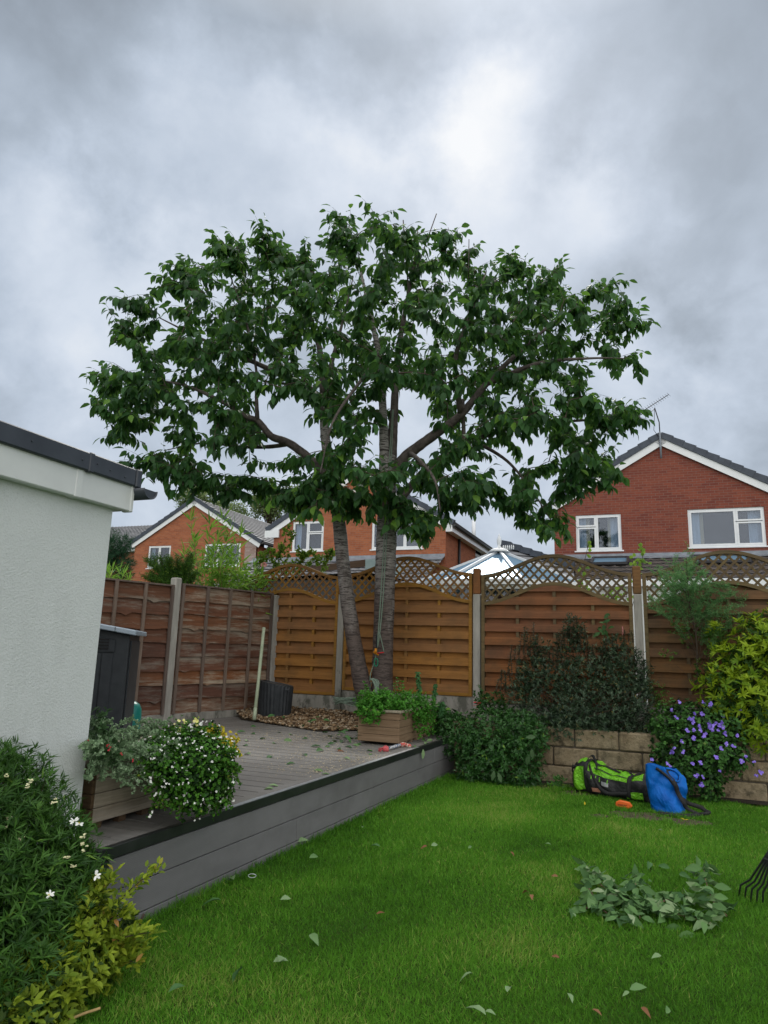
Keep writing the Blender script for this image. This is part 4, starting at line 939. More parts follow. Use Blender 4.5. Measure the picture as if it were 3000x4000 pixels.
# burrs and knots on the stems
limbs = [
 ([px2(1525, 1830, 8.6), px2(1533, 1700, 8.65), px2(1540, 1600, 8.7), px2(1552, 1400, 8.8), px2(1585, 1200, 8.8), px2(1620, 1020, 8.75), px2(1632, 900, 8.7)], [.085, .07, .055, .045, .03, .02, .008]),
 ([px2(1535, 1880, 8.58), px2(1570, 1800, 8.5), px2(1629, 1748, 8.4), px2(1715, 1685, 8.3), px2(1800, 1620, 8.2), px2(1900, 1500, 8.1), px2(2000, 1400, 8.0), px2(2150, 1270, 8.0), px2(2250, 1200, 8.0)], [.085, .075, .068, .062, .052, .04, .03, .018, .008]),
 ([px2(1512, 2060, 8.6), px2(1560, 1960, 8.55), px2(1613, 1890, 8.7), px2(1690, 1810, 8.9), px2(1850, 1720, 9.0), px2(2050, 1660, 9.1), px2(2300, 1640, 9.0), px2(2440, 1620, 9.0)], [.07, .06, .052, .045, .036, .028, .016, .006]),
 ([px2(1900, 1500, 8.1), px2(2100, 1420, 7.9), px2(2300, 1400, 7.8), px2(2440, 1400, 7.8)], [.035, .025, .015, .006]),
 ([px2(1850, 1720, 9.0), px2(1980, 1800, 8.8), px2(2080, 1920, 8.5), px2(2150, 2030, 8.4)], [.03, .02, .012, .006]),
 ([px2(1300, 1890, 8.82), px2(1230, 1810, 8.75), px2(1132, 1733, 8.7), px2(1059, 1704, 8.6), px2(1009, 1646, 8.55), px2(960, 1625, 8.5), px2(850, 1560, 8.4), px2(700, 1500, 8.3), px2(520, 1480, 8.3)], [.07, .062, .055, .048, .043, .036, .027, .016, .006]),
 ([px2(1132, 1733, 8.7), px2(1050, 1745, 8.9), px2(930, 1745, 9.1), px2(800, 1730, 9.2), px2(640, 1760, 9.2)], [.035, .028, .022, .014, .006]),
 ([px2(1268, 1640, 8.9), px2(1220, 1530, 8.8), px2(1160, 1494, 8.7), px2(1023, 1429, 8.5), px2(800, 1330, 8.3), px2(620, 1240, 8.3)], [.055, .048, .042, .034, .02, .007]),
 ([px2(1262, 1540, 8.9), px2(1245, 1350, 9.0), px2(1160, 1150, 9.1), px2(1060, 980, 9.1)], [.05, .038, .022, .008]),
 ([px2(1262, 1540, 8.9), px2(1300, 1400, 9.2), px2(1340, 1250, 9.5), px2(1380, 1080, 9.6)], [.045, .033, .02, .008]),
 ([px2(1009, 1646, 8.55), px2(1003, 1560, 8.5), px2(1000, 1440, 8.45), px2(960, 1250, 8.3), px2(900, 1080, 8.3)], [.022, .02, .018, .014, .006]),
 ([px2(1800, 1620, 8.2), px2(1780, 1400, 7.7), px2(1850, 1200, 7.5), px2(1900, 1060, 7.5)], [.04, .03, .018, .007]),
 ([px2(1480, 1400, 8.4), px2(1400, 1500, 7.8), px2(1300, 1650, 7.3), px2(1250, 1850, 7.1)], [.03, .022, .014, .006]),
 ([px2(1600, 1770, 8.45), px2(1640, 1800, 7.7), px2(1700, 1880, 7.3), px2(1720, 2000, 7.2)], [.035, .024, .015, .007]),
 ([px2(1520, 1950, 8.5), px2(1500, 1900, 8.0), px2(1450, 1880, 7.6), px2(1400, 1950, 7.4)], [.025, .018, .012, .006])]
for pts, r in limbs: skel += limb(mb, pts, r, 7, 9)[4:]
# sawn vertical stubs
for a, b, r0 in (((1813, 1745, 8.3), (1808, 1560, 8.3), .028), ((1003, 1640, 8.52), (1001, 1530, 8.5), .026), ((1600, 1200, 8.7), (1575, 860, 8.7), .010), ((1632, 1040, 8.7), (1705, 835, 8.7), .009), ((1830, 1100, 8.2), (1832, 935, 8.2), .007), ((1120, 1500, 8.7), (1030, 1490, 8.7), .02)):
    mb.tube([px2(*a), px2(*a).lerp(px2(*b), .5), px2(*b)], [r0, r0*.9, r0*.8], 8)
mb.build('branches', limbm, tree)
OUT = [(185,865),(215,790),(255,775),(240,690),(250,640),(340,625),(345,590),(370,565),(430,560),(450,510),(500,500),(530,545),(545,475),(562,470),(592,525),(640,530),(665,545),(640,570),(700,572),(775,560),(760,530),(705,505),(725,457),(780,452),(850,480),(930,482),(975,482),(968,545),(1010,520),(1050,568),(1100,545),(1150,550),(1165,590),(1210,575),(1250,610),(1275,650),(1330,595),(1362,620),(1355,665),(1390,678),(1378,702),(1330,722),(1280,738),(1215,742),(1262,780),(1380,750),(1385,765),(1315,815),(1285,855),(1380,868),(1395,900),(1368,938),(1325,950),(1350,1005),(1310,1035),(1245,1050),(1228,1115),(1200,1160),(1150,1130),(1105,1105),(1045,1060),(1010,1095),(960,1110),(930,1160),(890,1130),(872,1085),(852,1108),(800,1100),(762,1075),(752,1110),(705,1080),(682,1115),(640,1120),(622,1088),(640,1060),(600,1005),(575,1020),(562,1068),(535,1035),(505,1045),(470,1085),(445,1050),(415,1062),(420,1028),(380,1042),(350,1018),(320,1030),(268,995),(340,985),(405,968),(420,948),(372,920),(332,945),(290,918),(240,955),(215,935),(242,900),(200,890)]
HOLES = [(470, 1010, 40, 12), (700, 930, 16, 14), (880, 870, 26, 12), (1010, 880, 18, 12), (600, 885, 48, 26), (905, 945, 50, 52), (815, 955, 20, 48), (1120, 1035, 42, 15), (560, 985, 60, 14), (640, 940, 40, 16), (1180, 960, 24, 20), (735, 1060, 14, 30), (690, 745, 22, 16), (765, 850, 14, 14)]
def crown_points(n, mind):
    pl = OUT; X, Y, D = [], [], []
    xs = RNG.uniform(180, 1400, n*60); ys = RNG.uniform(450, 1165, n*60); ok = inpoly(xs, ys, pl)
    for ox, oy in ((24, 0), (-24, 0), (0, -24), (0, 20), (17, 17), (-17, 17), (17, -17), (-17, -17)): ok &= inpoly(xs+ox, ys+oy, pl)
    for cx, cy, a, b in HOLES: ok &= ((xs-cx)/(a+16))**2+((ys-cy)/(b+12))**2 > 1
    ok &= (ys < 1035) | (xs > 960)
    xs, ys = xs[ok], ys[ok]
    th = np.sqrt(np.clip(1-((xs-800)/640)**2-((ys-800)/400)**2*.8, .06, 1)); dp = 8.6 + RNG.uniform(-1, 1, len(xs))*th*1.75
    low = ys > 1010; dp = np.where(low, dp-.3, dp)
    pts = []; grid = {}
    for x, y, d in zip(xs, ys, dp):
        p = at(x*S_, y*S_, d); key = (int(p.x/mind), int(p.y/mind), int(p.z/mind)); bad = False
        for q in (-1, 0, 1):
            for r in (-1, 0, 1):
                for s in (-1, 0, 1):
                    for o in grid.get((key[0]+q, key[1]+r, key[2]+s), ()):
                        if (o-p).length < mind: bad = True; break
        if bad: continue
        grid.setdefault(key, []).append(p); pts.append(p)
        if len(pts) >= n: break
    return pts
tips = crown_points(500, .22)
# extra sprays reaching the outline
for i in range(len(OUT)):
    (x0, y0), (x1, y1) = OUT[i], OUT[(i+1) % len(OUT)]; ln_ = math.hypot(x1-x0, y1-y0)
    for k in range(max(1, int(ln_/80))):
        f = (k+random.random())/max(1, int(ln_/80)); x, y = x0+(x1-x0)*f, y0+(y1-y0)*f; x = x+(800-x)*.055; y = y+(820-y)*.06
        tips.append(at(x*S_, y*S_, 8.6+random.uniform(-.6, .6)))
FING = [(1180,735,1388,685),(1200,810,1385,755),(1210,880,1396,905),(1160,960,1352,1008),(1240,930,1380,880),(1130,1060,1228,1150),(1100,1040,1180,1155),(1200,1010,1320,1050),(1210,720,1338,600),(1280,700,1362,640),(1110,640,1212,580),(1080,620,1140,550),(330,930,188,868),(340,880,205,800),(400,985,268,998),(420,960,330,1025),(310,740,242,690),(350,690,252,645),(430,640,345,592),(450,620,372,568),(520,600,455,510),(530,600,500,505),(600,600,552,476),(610,580,590,525),(650,590,662,540),(810,560,708,500),(820,540,725,460),(850,540,800,455),(900,560,870,480),(930,560,970,485),(990,600,1012,528),(300,880,240,955),(420,980,400,1030),(540,990,410,1060),(560,1000,480,1090),(560,1000,562,1070),(620,1010,640,1115),(680,1020,690,1115),(720,1020,640,1085),(740,1040,752,1112),(780,1050,765,1085),(820,1050,800,1100),(850,1050,852,1110),(890,1070,872,1120),(900,1070,930,1160),(930,1080,905,1140),(960,1050,965,1110),(1010,1030,1010,1098),(1060,1020,1100,1105),(700,1000,720,1070),(640,1040,610,1080),(1050,1040,1040,1075),(880,1000,960,1060)]
FING = [(a, b, a+(c-a)*.93, b+(d-b)*.93) for a, b, c, d in FING]
FSEG = [(at(a*S_, b*S_, 8.4+random.uniform(-.5, .3)), at(c*S_, d*S_, 8.3+random.uniform(-.6, .4))) for a, b, c, d in FING]
for a, b in FSEG: tips.append(b); tips.append(a.lerp(b, .45)); tips.append(a.lerp(b, .72))
NODE = [np.array(p) for p in skel]; CEN = np.array(at(1480, 1900, 8.6))
tips.sort(key=lambda p: (Vector(p)-Vector(CEN)).length)
tw = MB(); LP, LD, LNn, LL, LT = [], [], [], [], []
ARR = np.array(NODE)
for tp in tips:
    tpa = np.array(tp); dist = np.linalg.norm(ARR-tpa, axis=1); inward = np.linalg.norm(ARR-CEN, axis=1) < np.linalg.norm(tpa-CEN)-.05
    cost = dist + np.where(inward, 0, 1.0); b = Vector(ARR[int(np.argmin(cost))]); e = Vector(tp); ln_ = (e-b).length
    if ln_ < .12: b = e + Vector((random.uniform(-.2, .2), random.uniform(-.2, .2), -.25)); ln_ = (e-b).length
    if ln_ > 2.2: continue
    mid_ = b.lerp(e, .55) + Vector((random.uniform(-.08, .08), random.uniform(-.08, .08), .16*ln_))
    pts = [b*(1-q)**2 + mid_*2*q*(1-q) + e*q*q for q in np.linspace(0, 1, 7)]
    r0 = .0045+.006*min(1, ln_); tw.tube(pts, [r0*(1-.75*i/6) for i in range(7)], 5, cap=False)
    ARR = np.vstack([ARR, [list(p) for p in pts[1:6]]])
    segs = [(pts, ln_, min(.62, max(.30, ln_)))]
    for _ in range(2):
        q = random.uniform(.35, .8); s0 = b*(1-q)**2 + mid_*2*q*(1-q) + e*q*q; dirn = (e-b).normalized()
        sdv = (dirn*.5 + Vector((random.gauss(0, 1), random.gauss(0, 1), random.gauss(0, .45))).normalized()).normalized()*random.uniform(.16, .30)
        sp = [s0, s0+sdv*.5+Vector((0, 0, .02)), s0+sdv]; tw.tube(sp, [.003, .0025, .0015], 4, cap=False); segs.append((sp, sdv.length, sdv.length))
    for sp, l_, cover in segs:
        nleaf = int(cover/.027)+1
        for j in range(nleaf):
            q = 1 - (cover/l_)*(j+random.random()*.6)/nleaf; q = min(max(q, 0), .999); x = q*(len(sp)-1); i0 = int(x); p = sp[i0].lerp(sp[i0+1], x-i0); dv = (sp[i0+1]-sp[i0]).normalized()
            side_ = dv.cross(Vector((0, 0, 1))); side_ = side_.normalized() if side_.length > .1 else Vector((1, 0, 0))
            sg = 1 if j % 2 else -1
            d = side_*sg*random.uniform(.3, .9) + dv*random.uniform(.1, .7) + Vector((random.gauss(0, .22), random.gauss(0, .22), random.uniform(-1.5, -.25)))
            if j == 0: d = dv + Vector((0, 0, -.25))
            d.normalize(); LP.append(tuple(p + d*.018)); LD.append(tuple(d)); nn = Vector((random.gauss(0, .45), random.gauss(0, .45)-.15, 1)) + dv*.2; LNn.append(tuple(nn))
            LL.append(random.uniform(.095, .155)); h_ = (p.z-2.2)/5; LT.append(min(1, max(0, random.gauss(.42, .32) + (.30 if p.z < 3.0 else 0))))  # tint paints light: random sunlit leaves, low ones brighter as if backlit
tw.build('twigs', twigm, tree)
LL = np.array(LL); leaves('foliage', LP, LD, LNn, LL, LL*RNG.uniform(.46, .60, len(LL)), cherry_leaf, tree, 'oval', .34, np.array(LT))

# nest box, ropes and fallen foliage by the tree
nb = thing('nest_box', 'old brown wooden nest box fixed high on the right hand stem', 'nest box', tuple(at(1497, 1985, 8.35)))
nbm = wood('old_nest_box_wood', (.085, .06, .045), (.16, .12, .09), 2, 40)
c0 = at(1497, 1985, 8.38); W_, H_ = .17, .20
MB().frame_box(c0+Vector((-W_/2, 0, 0)), (W_, 0, 0), (0, .13, 0), (0, 0, H_)).build('box', nbm, nb, bevel=.004)
MB().frame_box(c0+Vector((-W_/2-.02, -.04, H_+.001)), (W_+.04, 0, 0), (0, .19, .045), (0, 0, .016)).build('lid', nbm, nb, bevel=.003)
ropem = plain('green_grey_rope', (.10, .15, .11), (.22, .29, .23), 160, .85, bump=.5, bscale=300)
rope = thing('climbing_rope', 'green climbing rope hanging down the right hand stem with a karabiner on its end', 'rope', tuple(at(1470, 2600, 8.42)))
mb = MB()
for dx in (-5, 4):
    mb.tube(smooth([px2(1535+dx*.4, 1600, 8.42), px2(1522+dx, 1850, 8.40), px2(1513+dx, 2000, 8.30), px2(1503+dx, 2150, 8.42), px2(1491+dx, 2350, 8.42), px2(1480+dx*.6, 2480, 8.42), px2(1473+dx*.3, 2530, 8.42)], 6), .0068, 6)
mb.tube(smooth([px2(1482, 2470, 8.42), px2(1492, 2510, 8.40), px2(1500, 2548, 8.40)], 5), .006, 6)
mb.tube(smooth([px2(1470, 2540, 8.43), px2(1464, 2580, 8.45), px2(1448, 2630, 8.42), px2(1445, 2660, 8.35)], 5), .0055, 6)
mb.build('rope_line', ropem, rope)
def ringtube(c, rx, ry, r, mat, name, parent, axis=Vector((1, 0, 0)), tilt=0, n=18):
    P = [Vector(c)+axis*(rx*math.cos(2*math.pi*i/n))+Vector((0, 0, ry*math.sin(2*math.pi*i/n))) for i in range(n+1)]
    return MB().tube(P, r, 6, cap=False).build(name, mat, parent)
ringtube(px2(1469, 2587, 8.41), .022, .048, .006, plain('green_anodised', (.005, .19, .10), (.01, .26, .15), 5, .3, metal=.6), 'karabiner', rope)
mb = MB(); mb.tube([px2(1468, 2532, 8.41), px2(1467, 2556, 8.41)], [.016, .020], 8); mb.tube([px2(1458, 2546, 8.41), px2(1480, 2560, 8.40)], .011, 8); mb.build('rope_grab', plain('orange_anodised', (.45, .17, .01), (.6, .26, .02), 8, .35, metal=.5), rope)
mb = MB(); mb.tube([px2(1474, 2552, 8.39), px2(1500, 2548, 8.39)], .0075, 7); mb.build('grab_lever', plain('red_anodised', (.40, .015, .02), None, 8, .35, metal=.5), rope)
mb = MB()
for i in range(14): a = px2(1471, 2480+4*i, 8.42); mb.tube([a-Vector((.009, .004, 0)), a+Vector((.009, -.006, .002))], .0065, 6)
mb.build('prusik_cord', plain('black_cord', (.015, .015, .017), None, 50, .8), rope)
rc = MB()
for k in range(7):
    o = random.uniform(-12, 12); rc.tube(smooth([px2(1447+k*2, 2650, 8.35), px2(1462+k*3, 2665+abs(o), 8.28), px2(1470+o, 2740, 8.22), px2(1478+o, 2800, 8.2)], 6), .006, 6)
tag(rc.build('rope_coil', ropem), 'bundle of green rope looped over the fork at the base of the cherry stems', 'rope')
rc = MB()
for k in range(9):
    P = []; c = at(1375, 2762, 8.75); a0 = random.uniform(0, 6.28); rr_ = random.uniform(.10, .19)
    for i in range(22): a = a0+i*.33; P.append(c+Vector((-.02+rr_*1.2*math.cos(a), rr_*.6*math.sin(a), .02+.05*abs(math.sin(a*1.3+k))+.006*k)))
    rc.tube(P, .006, 6)
rc.tube(smooth([at(1400, 2750, 8.7), at(1440, 2700, 8.5), at(1450, 2665, 8.4)], 6), .006, 6)
tag(rc.build('rope_coil', ropem), 'loose coil of green rope lying on the gravel left of the cherry stems', 'rope')

# ------------------------------------------------------------------ things on and behind the deck
# plastic storage shed
su1, sv = (-4.39+.19), 4.80
shd = lroot('storage_shed', 'black plastic storage shed with pale grey sloping lid behind the outbuilding', 'storage shed', su1, sv)
pR, pT = at(508, 2480, 5.95), at(565, 2460, 5.95)
su1 = pR.dot(UA); sv = pR.dot(VA); shd.location = L(su1, sv, DZ); shd.rotation_euler = (0, 0, math.radians(13))
H1 = pR.z-DZ; sl = .16; Wd = 1.0
blk = plain('black_ribbed_plastic', (.016, .020, .024), (.028, .033, .038), 12, .5, bump=.25, bscale=200, bd=.001)
mb = MB(); pr = [(-Wd, 0, 0), (-.0, 0, 0), (-.0, 0, H1), (-Wd, 0, H1+Wd*sl)]; mb.prism([Vector(p) for p in pr], (0, .75, 0)); mb.build('body', blk, shd, local=True, bevel=.006)
for i in range(9):
    x = -.12-.095*i; MB().box(x-.088, -.010, .03, x, -.001, H1-.16).build('side_rib', blk, shd, local=True, bevel=.004) if i < 6 else None
mb = MB(); mb.prism([Vector(p) for p in [(-.62, -.012, H1-.15), (-.11, -.012, H1-.15), (-.11, -.012, H1-.045), (-.62, -.012, H1+.055)]], (0, .011, 0)); mb.build('vent_panel', blk, shd, local=True, bevel=.004)
for k in range(4): MB().box(-.56, -.022, H1-.125+k*.025, -.16-.0*k, -.0125, H1-.112+k*.025).build('vent_slat', plain('vent_black', (.004, .004, .005), None, 9, .6) if k == 0 else bpy.data.materials['vent_black'], shd, local=True)
lidm = plain('pale_blue_grey_lid', (.25, .31, .37), (.31, .37, .43), 4, .4, spec=.5)
mb = MB(); mb.prism([Vector(p) for p in [(-Wd-.05, -.07, H1+(Wd+.05)*sl+.003), (.055, -.07, H1-.055*sl+.003), (.055, -.07, H1-.055*sl+.045), (-Wd-.05, -.07, H1+(Wd+.05)*sl+.045)]], (0, .88, 0)); mb.build('lid', lidm, shd, local=True, bevel=.006)
MB().box(-.118, -.0735, H1+.118*sl+.004, -.113, -.0705, H1+.118*sl+.044).build('lid_seam', blk, shd, local=True)
MB().box(.0005, .06, .05, .014, .70, H1-.05).build('door', blk, shd, local=True, bevel=.004)

# teal tank
tp_ = at(500, 2735, 6.75); cy = Vector((at(498, 2800, 6.75).x, 6.75, DZ)); tl = plain('teal_plastic', (.004, .15, .125), (.008, .20, .165), 5, .35, spec=.5); hT = tp_.z-DZ
tk = thing('teal_tank', 'rounded teal plastic tank standing behind the black storage shed', 'tank', tuple(cy))
mb = MB(); R0 = .125; prof = [(0, R0*.96), (.02, R0), (hT-.13, R0), (hT-.08, R0*.97), (hT-.035, R0*.80), (hT-.008, R0*.45), (hT, .01)]
mb.tube([cy+Vector((0, 0, h)) for h, r in prof], [r for h, r in prof], 24); mb.build('body', tl, tk)
mb = MB()
for h in (.10, hT-.2): mb.tube([cy+Vector((0, 0, h)), cy+Vector((0, 0, h+.012))], [R0*1.03, R0*1.03], 24)
mb.build('moulded_band', tl, tk)
# woven bin
bc = at(1072, 2790, 9.0); bc.z = DZ+.03
wb = thing('ribbed_bin', 'squat black ribbed plastic bin in the corner where the two fences meet', 'bin', tuple(bc))
bh = at(1072, 2668, 9.0).z-bc.z; mb = MB(); n = 56
vs = []; fs = []
for j, (h, rr_) in enumerate(((0, .185), (.02, .19), (bh*.5, .197), (bh-.03, .205), (bh, .205), (bh, .17), (bh-.05, .165))):
    for i in range(n):
        a = 2*math.pi*i/n; r = rr_*(1+(.018 if i % 2 else -.018)*(j < 4)); vs.append((bc.x+r*1.08*math.cos(a), bc.y+r*.9*math.sin(a), bc.z+h+(.035*-math.cos(a) if j > 2 else 0)))
for j in range(6):
    for i in range(n): fs.append((j*n+i, j*n+(i+1) % n, (j+1)*n+(i+1) % n, (j+1)*n+i))
mb.add(vs, fs); mb.build('body', blk, wb)
MB().add([(bc.x+.178*1.08*math.cos(2*math.pi*i/24), bc.y+.16*math.sin(2*math.pi*i/24), bc.z+bh-.012-.033*math.cos(2*math.pi*i/24)) for i in range(24)], [list(range(24))]).build('cover', plain('wet_black_cover', (.012, .013, .014), (.05, .05, .048), 60, .4, bump=.6, bscale=60, bd=.01), wb)
mb = MB(); p = at(1115, 2697, 8.82); mb.frame_box(p, (.05, 0, 0), (0, -.02, 0), (0, 0, .02)); mb.build('handle', blk, wb, bevel=.004)
# leaning pole
pm = plain('pale_green_plastic', (.30, .36, .24), (.40, .46, .33), 6, .45)
po = MB(); a_, b_ = at(993, 2812, 8.55), at(1031, 2452, 9.0); po.tube([a_, a_.lerp(b_, .5)+Vector((0, .01, 0)), b_], .021, 12); po.tube([a_-Vector((0, 0, .0)), a_.lerp(b_, .12)], .0235, 12)
tag(po.build('leaning_pole', pm), 'pale green plastic pole leaning on the waney board fence', 'pole')

# ------------------------------------------------------------------ planters
def planter(label, u0, u1, v0, v1, ang, woods, rimm):
    cx, cy_ = (u0+u1)/2, (v0+v1)/2; r = thing('wooden_planter', label, 'planter', tuple(L(cx, cy_, DZ+.0)), -AL+ang, 'slatted wooden planters on the deck')
    a, b = (u1-u0)/2, (v1-v0)/2; th = .022; H0 = .03; bh_ = .068; random.seed(3)
    front, right_, left_ = woods
    for k in range(4):
        z0 = H0+k*(bh_+.003); j = random.uniform(-.0015, .0015)
        MB().box(-a, -b+j, z0, a, -b+th, z0+bh_).build('end_board', left_, r, local=True, bevel=.003)
        MB().box(-a, b-th, z0, a, b+j, z0+bh_).build('end_board', left_, r, local=True, bevel=.003)
        MB().box(a-th, -b+th+.001, z0, a+j, b-th-.001, z0+bh_).build('side_board', right_, r, local=True, bevel=.003)
        MB().box(-a, -b+th+.001, z0, -a+th, b-th-.001, z0+bh_).build('side_board', right_, r, local=True, bevel=.003)
    z1 = H0+4*(bh_+.003); o = .022
    for x0, y0, x1, y1 in ((-a-o, -b-o, a+o, -b+.035), (-a-o, b-.035, a+o, b+o), (a-.035, -b+.036, a+o, b-.036), (-a-o, -b+.036, -a+.035, b-.036)):
        MB().box(x0, y0, z1, x1, y1, z1+.022).build('rim_board', rimm, r, local=True, bevel=.003)
    MB().box(-a+th+.001, -b+th+.001, .02, a-th-.001, b-th-.001, z1-.03).build('soil_fill', soil, r, local=True)
    for i in range(7):
        y = -b+.04+(2*b-.14)*i/6; MB().box(a-.045, y, 0, a-.006, y+.05, H0-.001).build('foot', left_, r, local=True)
    return r
w_grey = wood('weathered_grey_planter', (.20, .165, .125), (.38, .33, .265), 1, 45, .85, (.55, (.06, .045, .03)), ((.24, .21, .18), (.38, .34, .30)), (.5, .7))
w_dark = wood('dark_brown_planter', (.060, .036, .020), (.11, .068, .038), 0, 45, .85, (.5, (.03, .022, .015)))  # darker brown for the end boards and feet of the near planter
w_brown = wood('brown_planter', (.14, .088, .052), (.23, .155, .10), 1, 40, .85, (.4, (.06, .04, .03)))
w_brown0 = wood('brown_planter_end', (.15, .095, .058), (.25, .17, .112), 0, 40, .85, (.4, (.06, .04, .03)))
w_rim = wood('pale_planter_rim', (.19, .165, .125), (.33, .29, .225), 1, 40, .85, (.4, (.07, .06, .04)))
planter('grey slatted wooden planter overflowing with silver and white flowering plants', -3.06, -2.615, 2.90, 4.05, math.radians(-3), (w_grey, w_grey, w_dark), w_rim)
planter('brown slatted wooden planter full of green herbs in front of the cherry tree', -2.71, -2.27, 6.52, 7.66, math.radians(-1), (w_brown, w_brown, w_brown0), w_rim)

# ------------------------------------------------------------------ plants
def plant(name, label, cat, base, group=None): return thing(name, label, cat, tuple(base), 0, group)
def bushy(root, blobs, n, k, ln, wd, mat, kind='lance', spread=.9, shell=.5, up=.35, droop=.2, back=.02, name='foliage', tint=None, jit=.02):
    T, D = blob_tips(blobs, n, shell, up); T = T+RNG.normal(0, jit, T.shape); P, d, N = rosettes(T, D, k, spread, back); m_ = len(P)
    if tint == 'tips':   # outer growth is younger and lighter
        base_ = np.repeat(RNG.uniform(0, 1, len(T)), k); tn = np.clip(base_*.7+RNG.uniform(0, .3, m_), 0, 1)
    else: tn = np.clip(np.repeat(RNG.uniform(.1, .9, len(T)), k)+RNG.normal(0, .12, m_), 0, 1)
    l_ = ln*RNG.uniform(.65, 1.2, m_); return leaves(name, P, d, N, l_, l_*wd/ln, mat, root, kind, droop, tn), T, D
stemg = plain('green_brown_stem', (.05, .045, .02), (.09, .085, .035), 20, .8)
stemb = plain('brown_stem', (.045, .03, .02), (.08, .058, .04), 20, .85)
def flowers(root, pts, dirs, r, petals, mat, mat2=None, name='flower', per=1, wr=.85):
    """each flower is a part of its own (the nearest hundred), the rest one mesh"""
    pts = np.asarray(pts, float); dirs = np.asarray(dirs, float); n = len(pts)
    order = np.argsort(np.linalg.norm(pts, axis=1)) if n > 100*per else np.arange(n)
    groups = [order[i:i+per] for i in range(0, min(n, 100*per), per)]
    rest = order[100*per:]
    for g in groups + ([rest] if len(rest) else []):
        P, d, N = rosettes(pts[g], dirs[g], petals, 3.0, 0); l_ = np.repeat(r*RNG.uniform(.75, 1.1, len(g)), petals)
        o = leaves(name, P, d, N, l_, l_*wr, mat, root, 'disc', .1, None, .4)
        if g is rest: o['kind'] = 'stuff'
        if mat2 and n <= 100: leaves('flower_eye', pts[g]+dirs[g]/np.linalg.norm(dirs[g], axis=1, keepdims=True)*.003, rnd_dirs(len(g)), dirs[g], r*.35, r*.35, mat2, o, 'quad', 0)

# 1 choisya with narrow leaves, front left
chm = leafmat('narrow_glossy_leaf', (.012, .046, .010), (.070, .175, .024), (.17, .30, .035), .38, .18)
B0 = atz(60, 3700, 0)
r = plant('mexican_orange_shrub', 'dark green shrub with narrow fingered leaves and a few white flowers at the lower left', 'shrub', (B0.x-.15, B0.y+.05, 0))
ch = [blob(20, 3190, 3.0, 130, 230, .30), blob(130, 3330, 2.95, 150, 230, .32), blob(215, 3450, 2.9, 110, 190, .28), blob(60, 3560, 2.8, 230, 280, .36), blob(-60, 3400, 2.9, 200, 400, .4), blob(130, 3740, 2.75, 170, 200, .3), blob(250, 3330, 2.95, 45, 130, .12), blob(0, 3020, 3.05, 90, 110, .12)]
bushy(r, ch, 2900, 7, .052, .0064, chm, 'lance', .75, .60, .5, .25, .01, tint='tips')
bushy(r, ch, 1300, 6, .060, .009, chm, 'lance', .9, .3, .3, .2, .01, 'inner_foliage')
T, D = blob_tips(ch[:4], 60, .9, .6)
stems('stems', (B0.x-.2, B0.y+.1, 0), T[:40], stemg, r, .006, .1)
extra = [at(165, 3040, 3.0), at(110, 2950, 3.02), at(25, 2915, 3.05), at(270, 3125, 2.95), at(200, 3010, 3.0), at(318, 3210, 2.92), at(340, 3400, 2.85)]
P, d, N = rosettes(np.array([tuple(p) for p in extra]), np.tile((.2, 0, 1.), (len(extra), 1)), 9, .8, .05); [leaves('shoot_tip', P[i*9:i*9+9], d[i*9:i*9+9], N[i*9:i*9+9], .062, .009, chm, r, 'lance', .2) for i in range(len(extra))]
wf = plain('white_petal', (.72, .74, .70), (.82, .83, .80), 20, .6); creamb = plain('cream_bud', (.60, .58, .32), (.72, .70, .45), 20, .6); yeye = plain('yellow_eye', (.6, .45, .05), None, 20, .6)
FP = [at(310, 3218, 2.85), at(290, 3208, 2.86), at(195, 3495, 2.62), at(375, 3420, 2.75)]
flowers(r, [tuple(p) for p in FP], np.tile((.25, -.75, .45), (4, 1)), .018, 5, wf, yeye, wr=.45)
bp = []
for x, y in ((15, 3230), (120, 3050), (110, 3070), (210, 3130), (85, 3280), (330, 3300), (328, 3325), (290, 3385), (205, 3460), (25, 3030), (130, 3440), (262, 3345), (40, 3200), (325, 3265)):
    for _ in range(4): bp.append(tuple(at(x+random.uniform(-10, 10), y+random.uniform(-8, 8), 2.78)))
flowers(r, bp, np.tile((0, -.3, 1), (len(bp), 1)), .008, 4, creamb, name='bud', per=4)

# 2 spiraea-like, yellow green and bronze
spm = leafmat('yellow_green_leaf', (.08, .15, .012), (.30, .38, .03), (.42, .19, .07), .5, .25)
B0 = atz(250, 3900, 0)
r = plant('golden_spiraea', 'yellow green low shrub with coppery shoot tips in the bottom left corner', 'shrub', (B0.x, B0.y+.25, 0))
spb = [blob(340, 3640, 2.9, 110, 130, .15), blob(470, 3640, 3.0, 60, 60, .08), blob(280, 3780, 2.85, 150, 130, .22), blob(150, 3850, 2.75, 200, 150, .25), blob(400, 3740, 2.95, 90, 70, .14), blob(60, 3930, 2.6, 200, 120, .25)]
bushy(r, spb, 850, 6, .036, .016, spm, 'oval', 1.0, .7, .5, .2, .03, tint='tips')
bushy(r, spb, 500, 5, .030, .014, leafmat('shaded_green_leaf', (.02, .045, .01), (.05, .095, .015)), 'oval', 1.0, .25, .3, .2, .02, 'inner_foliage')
tg, TP, TD, TN = MB(), [], [], []
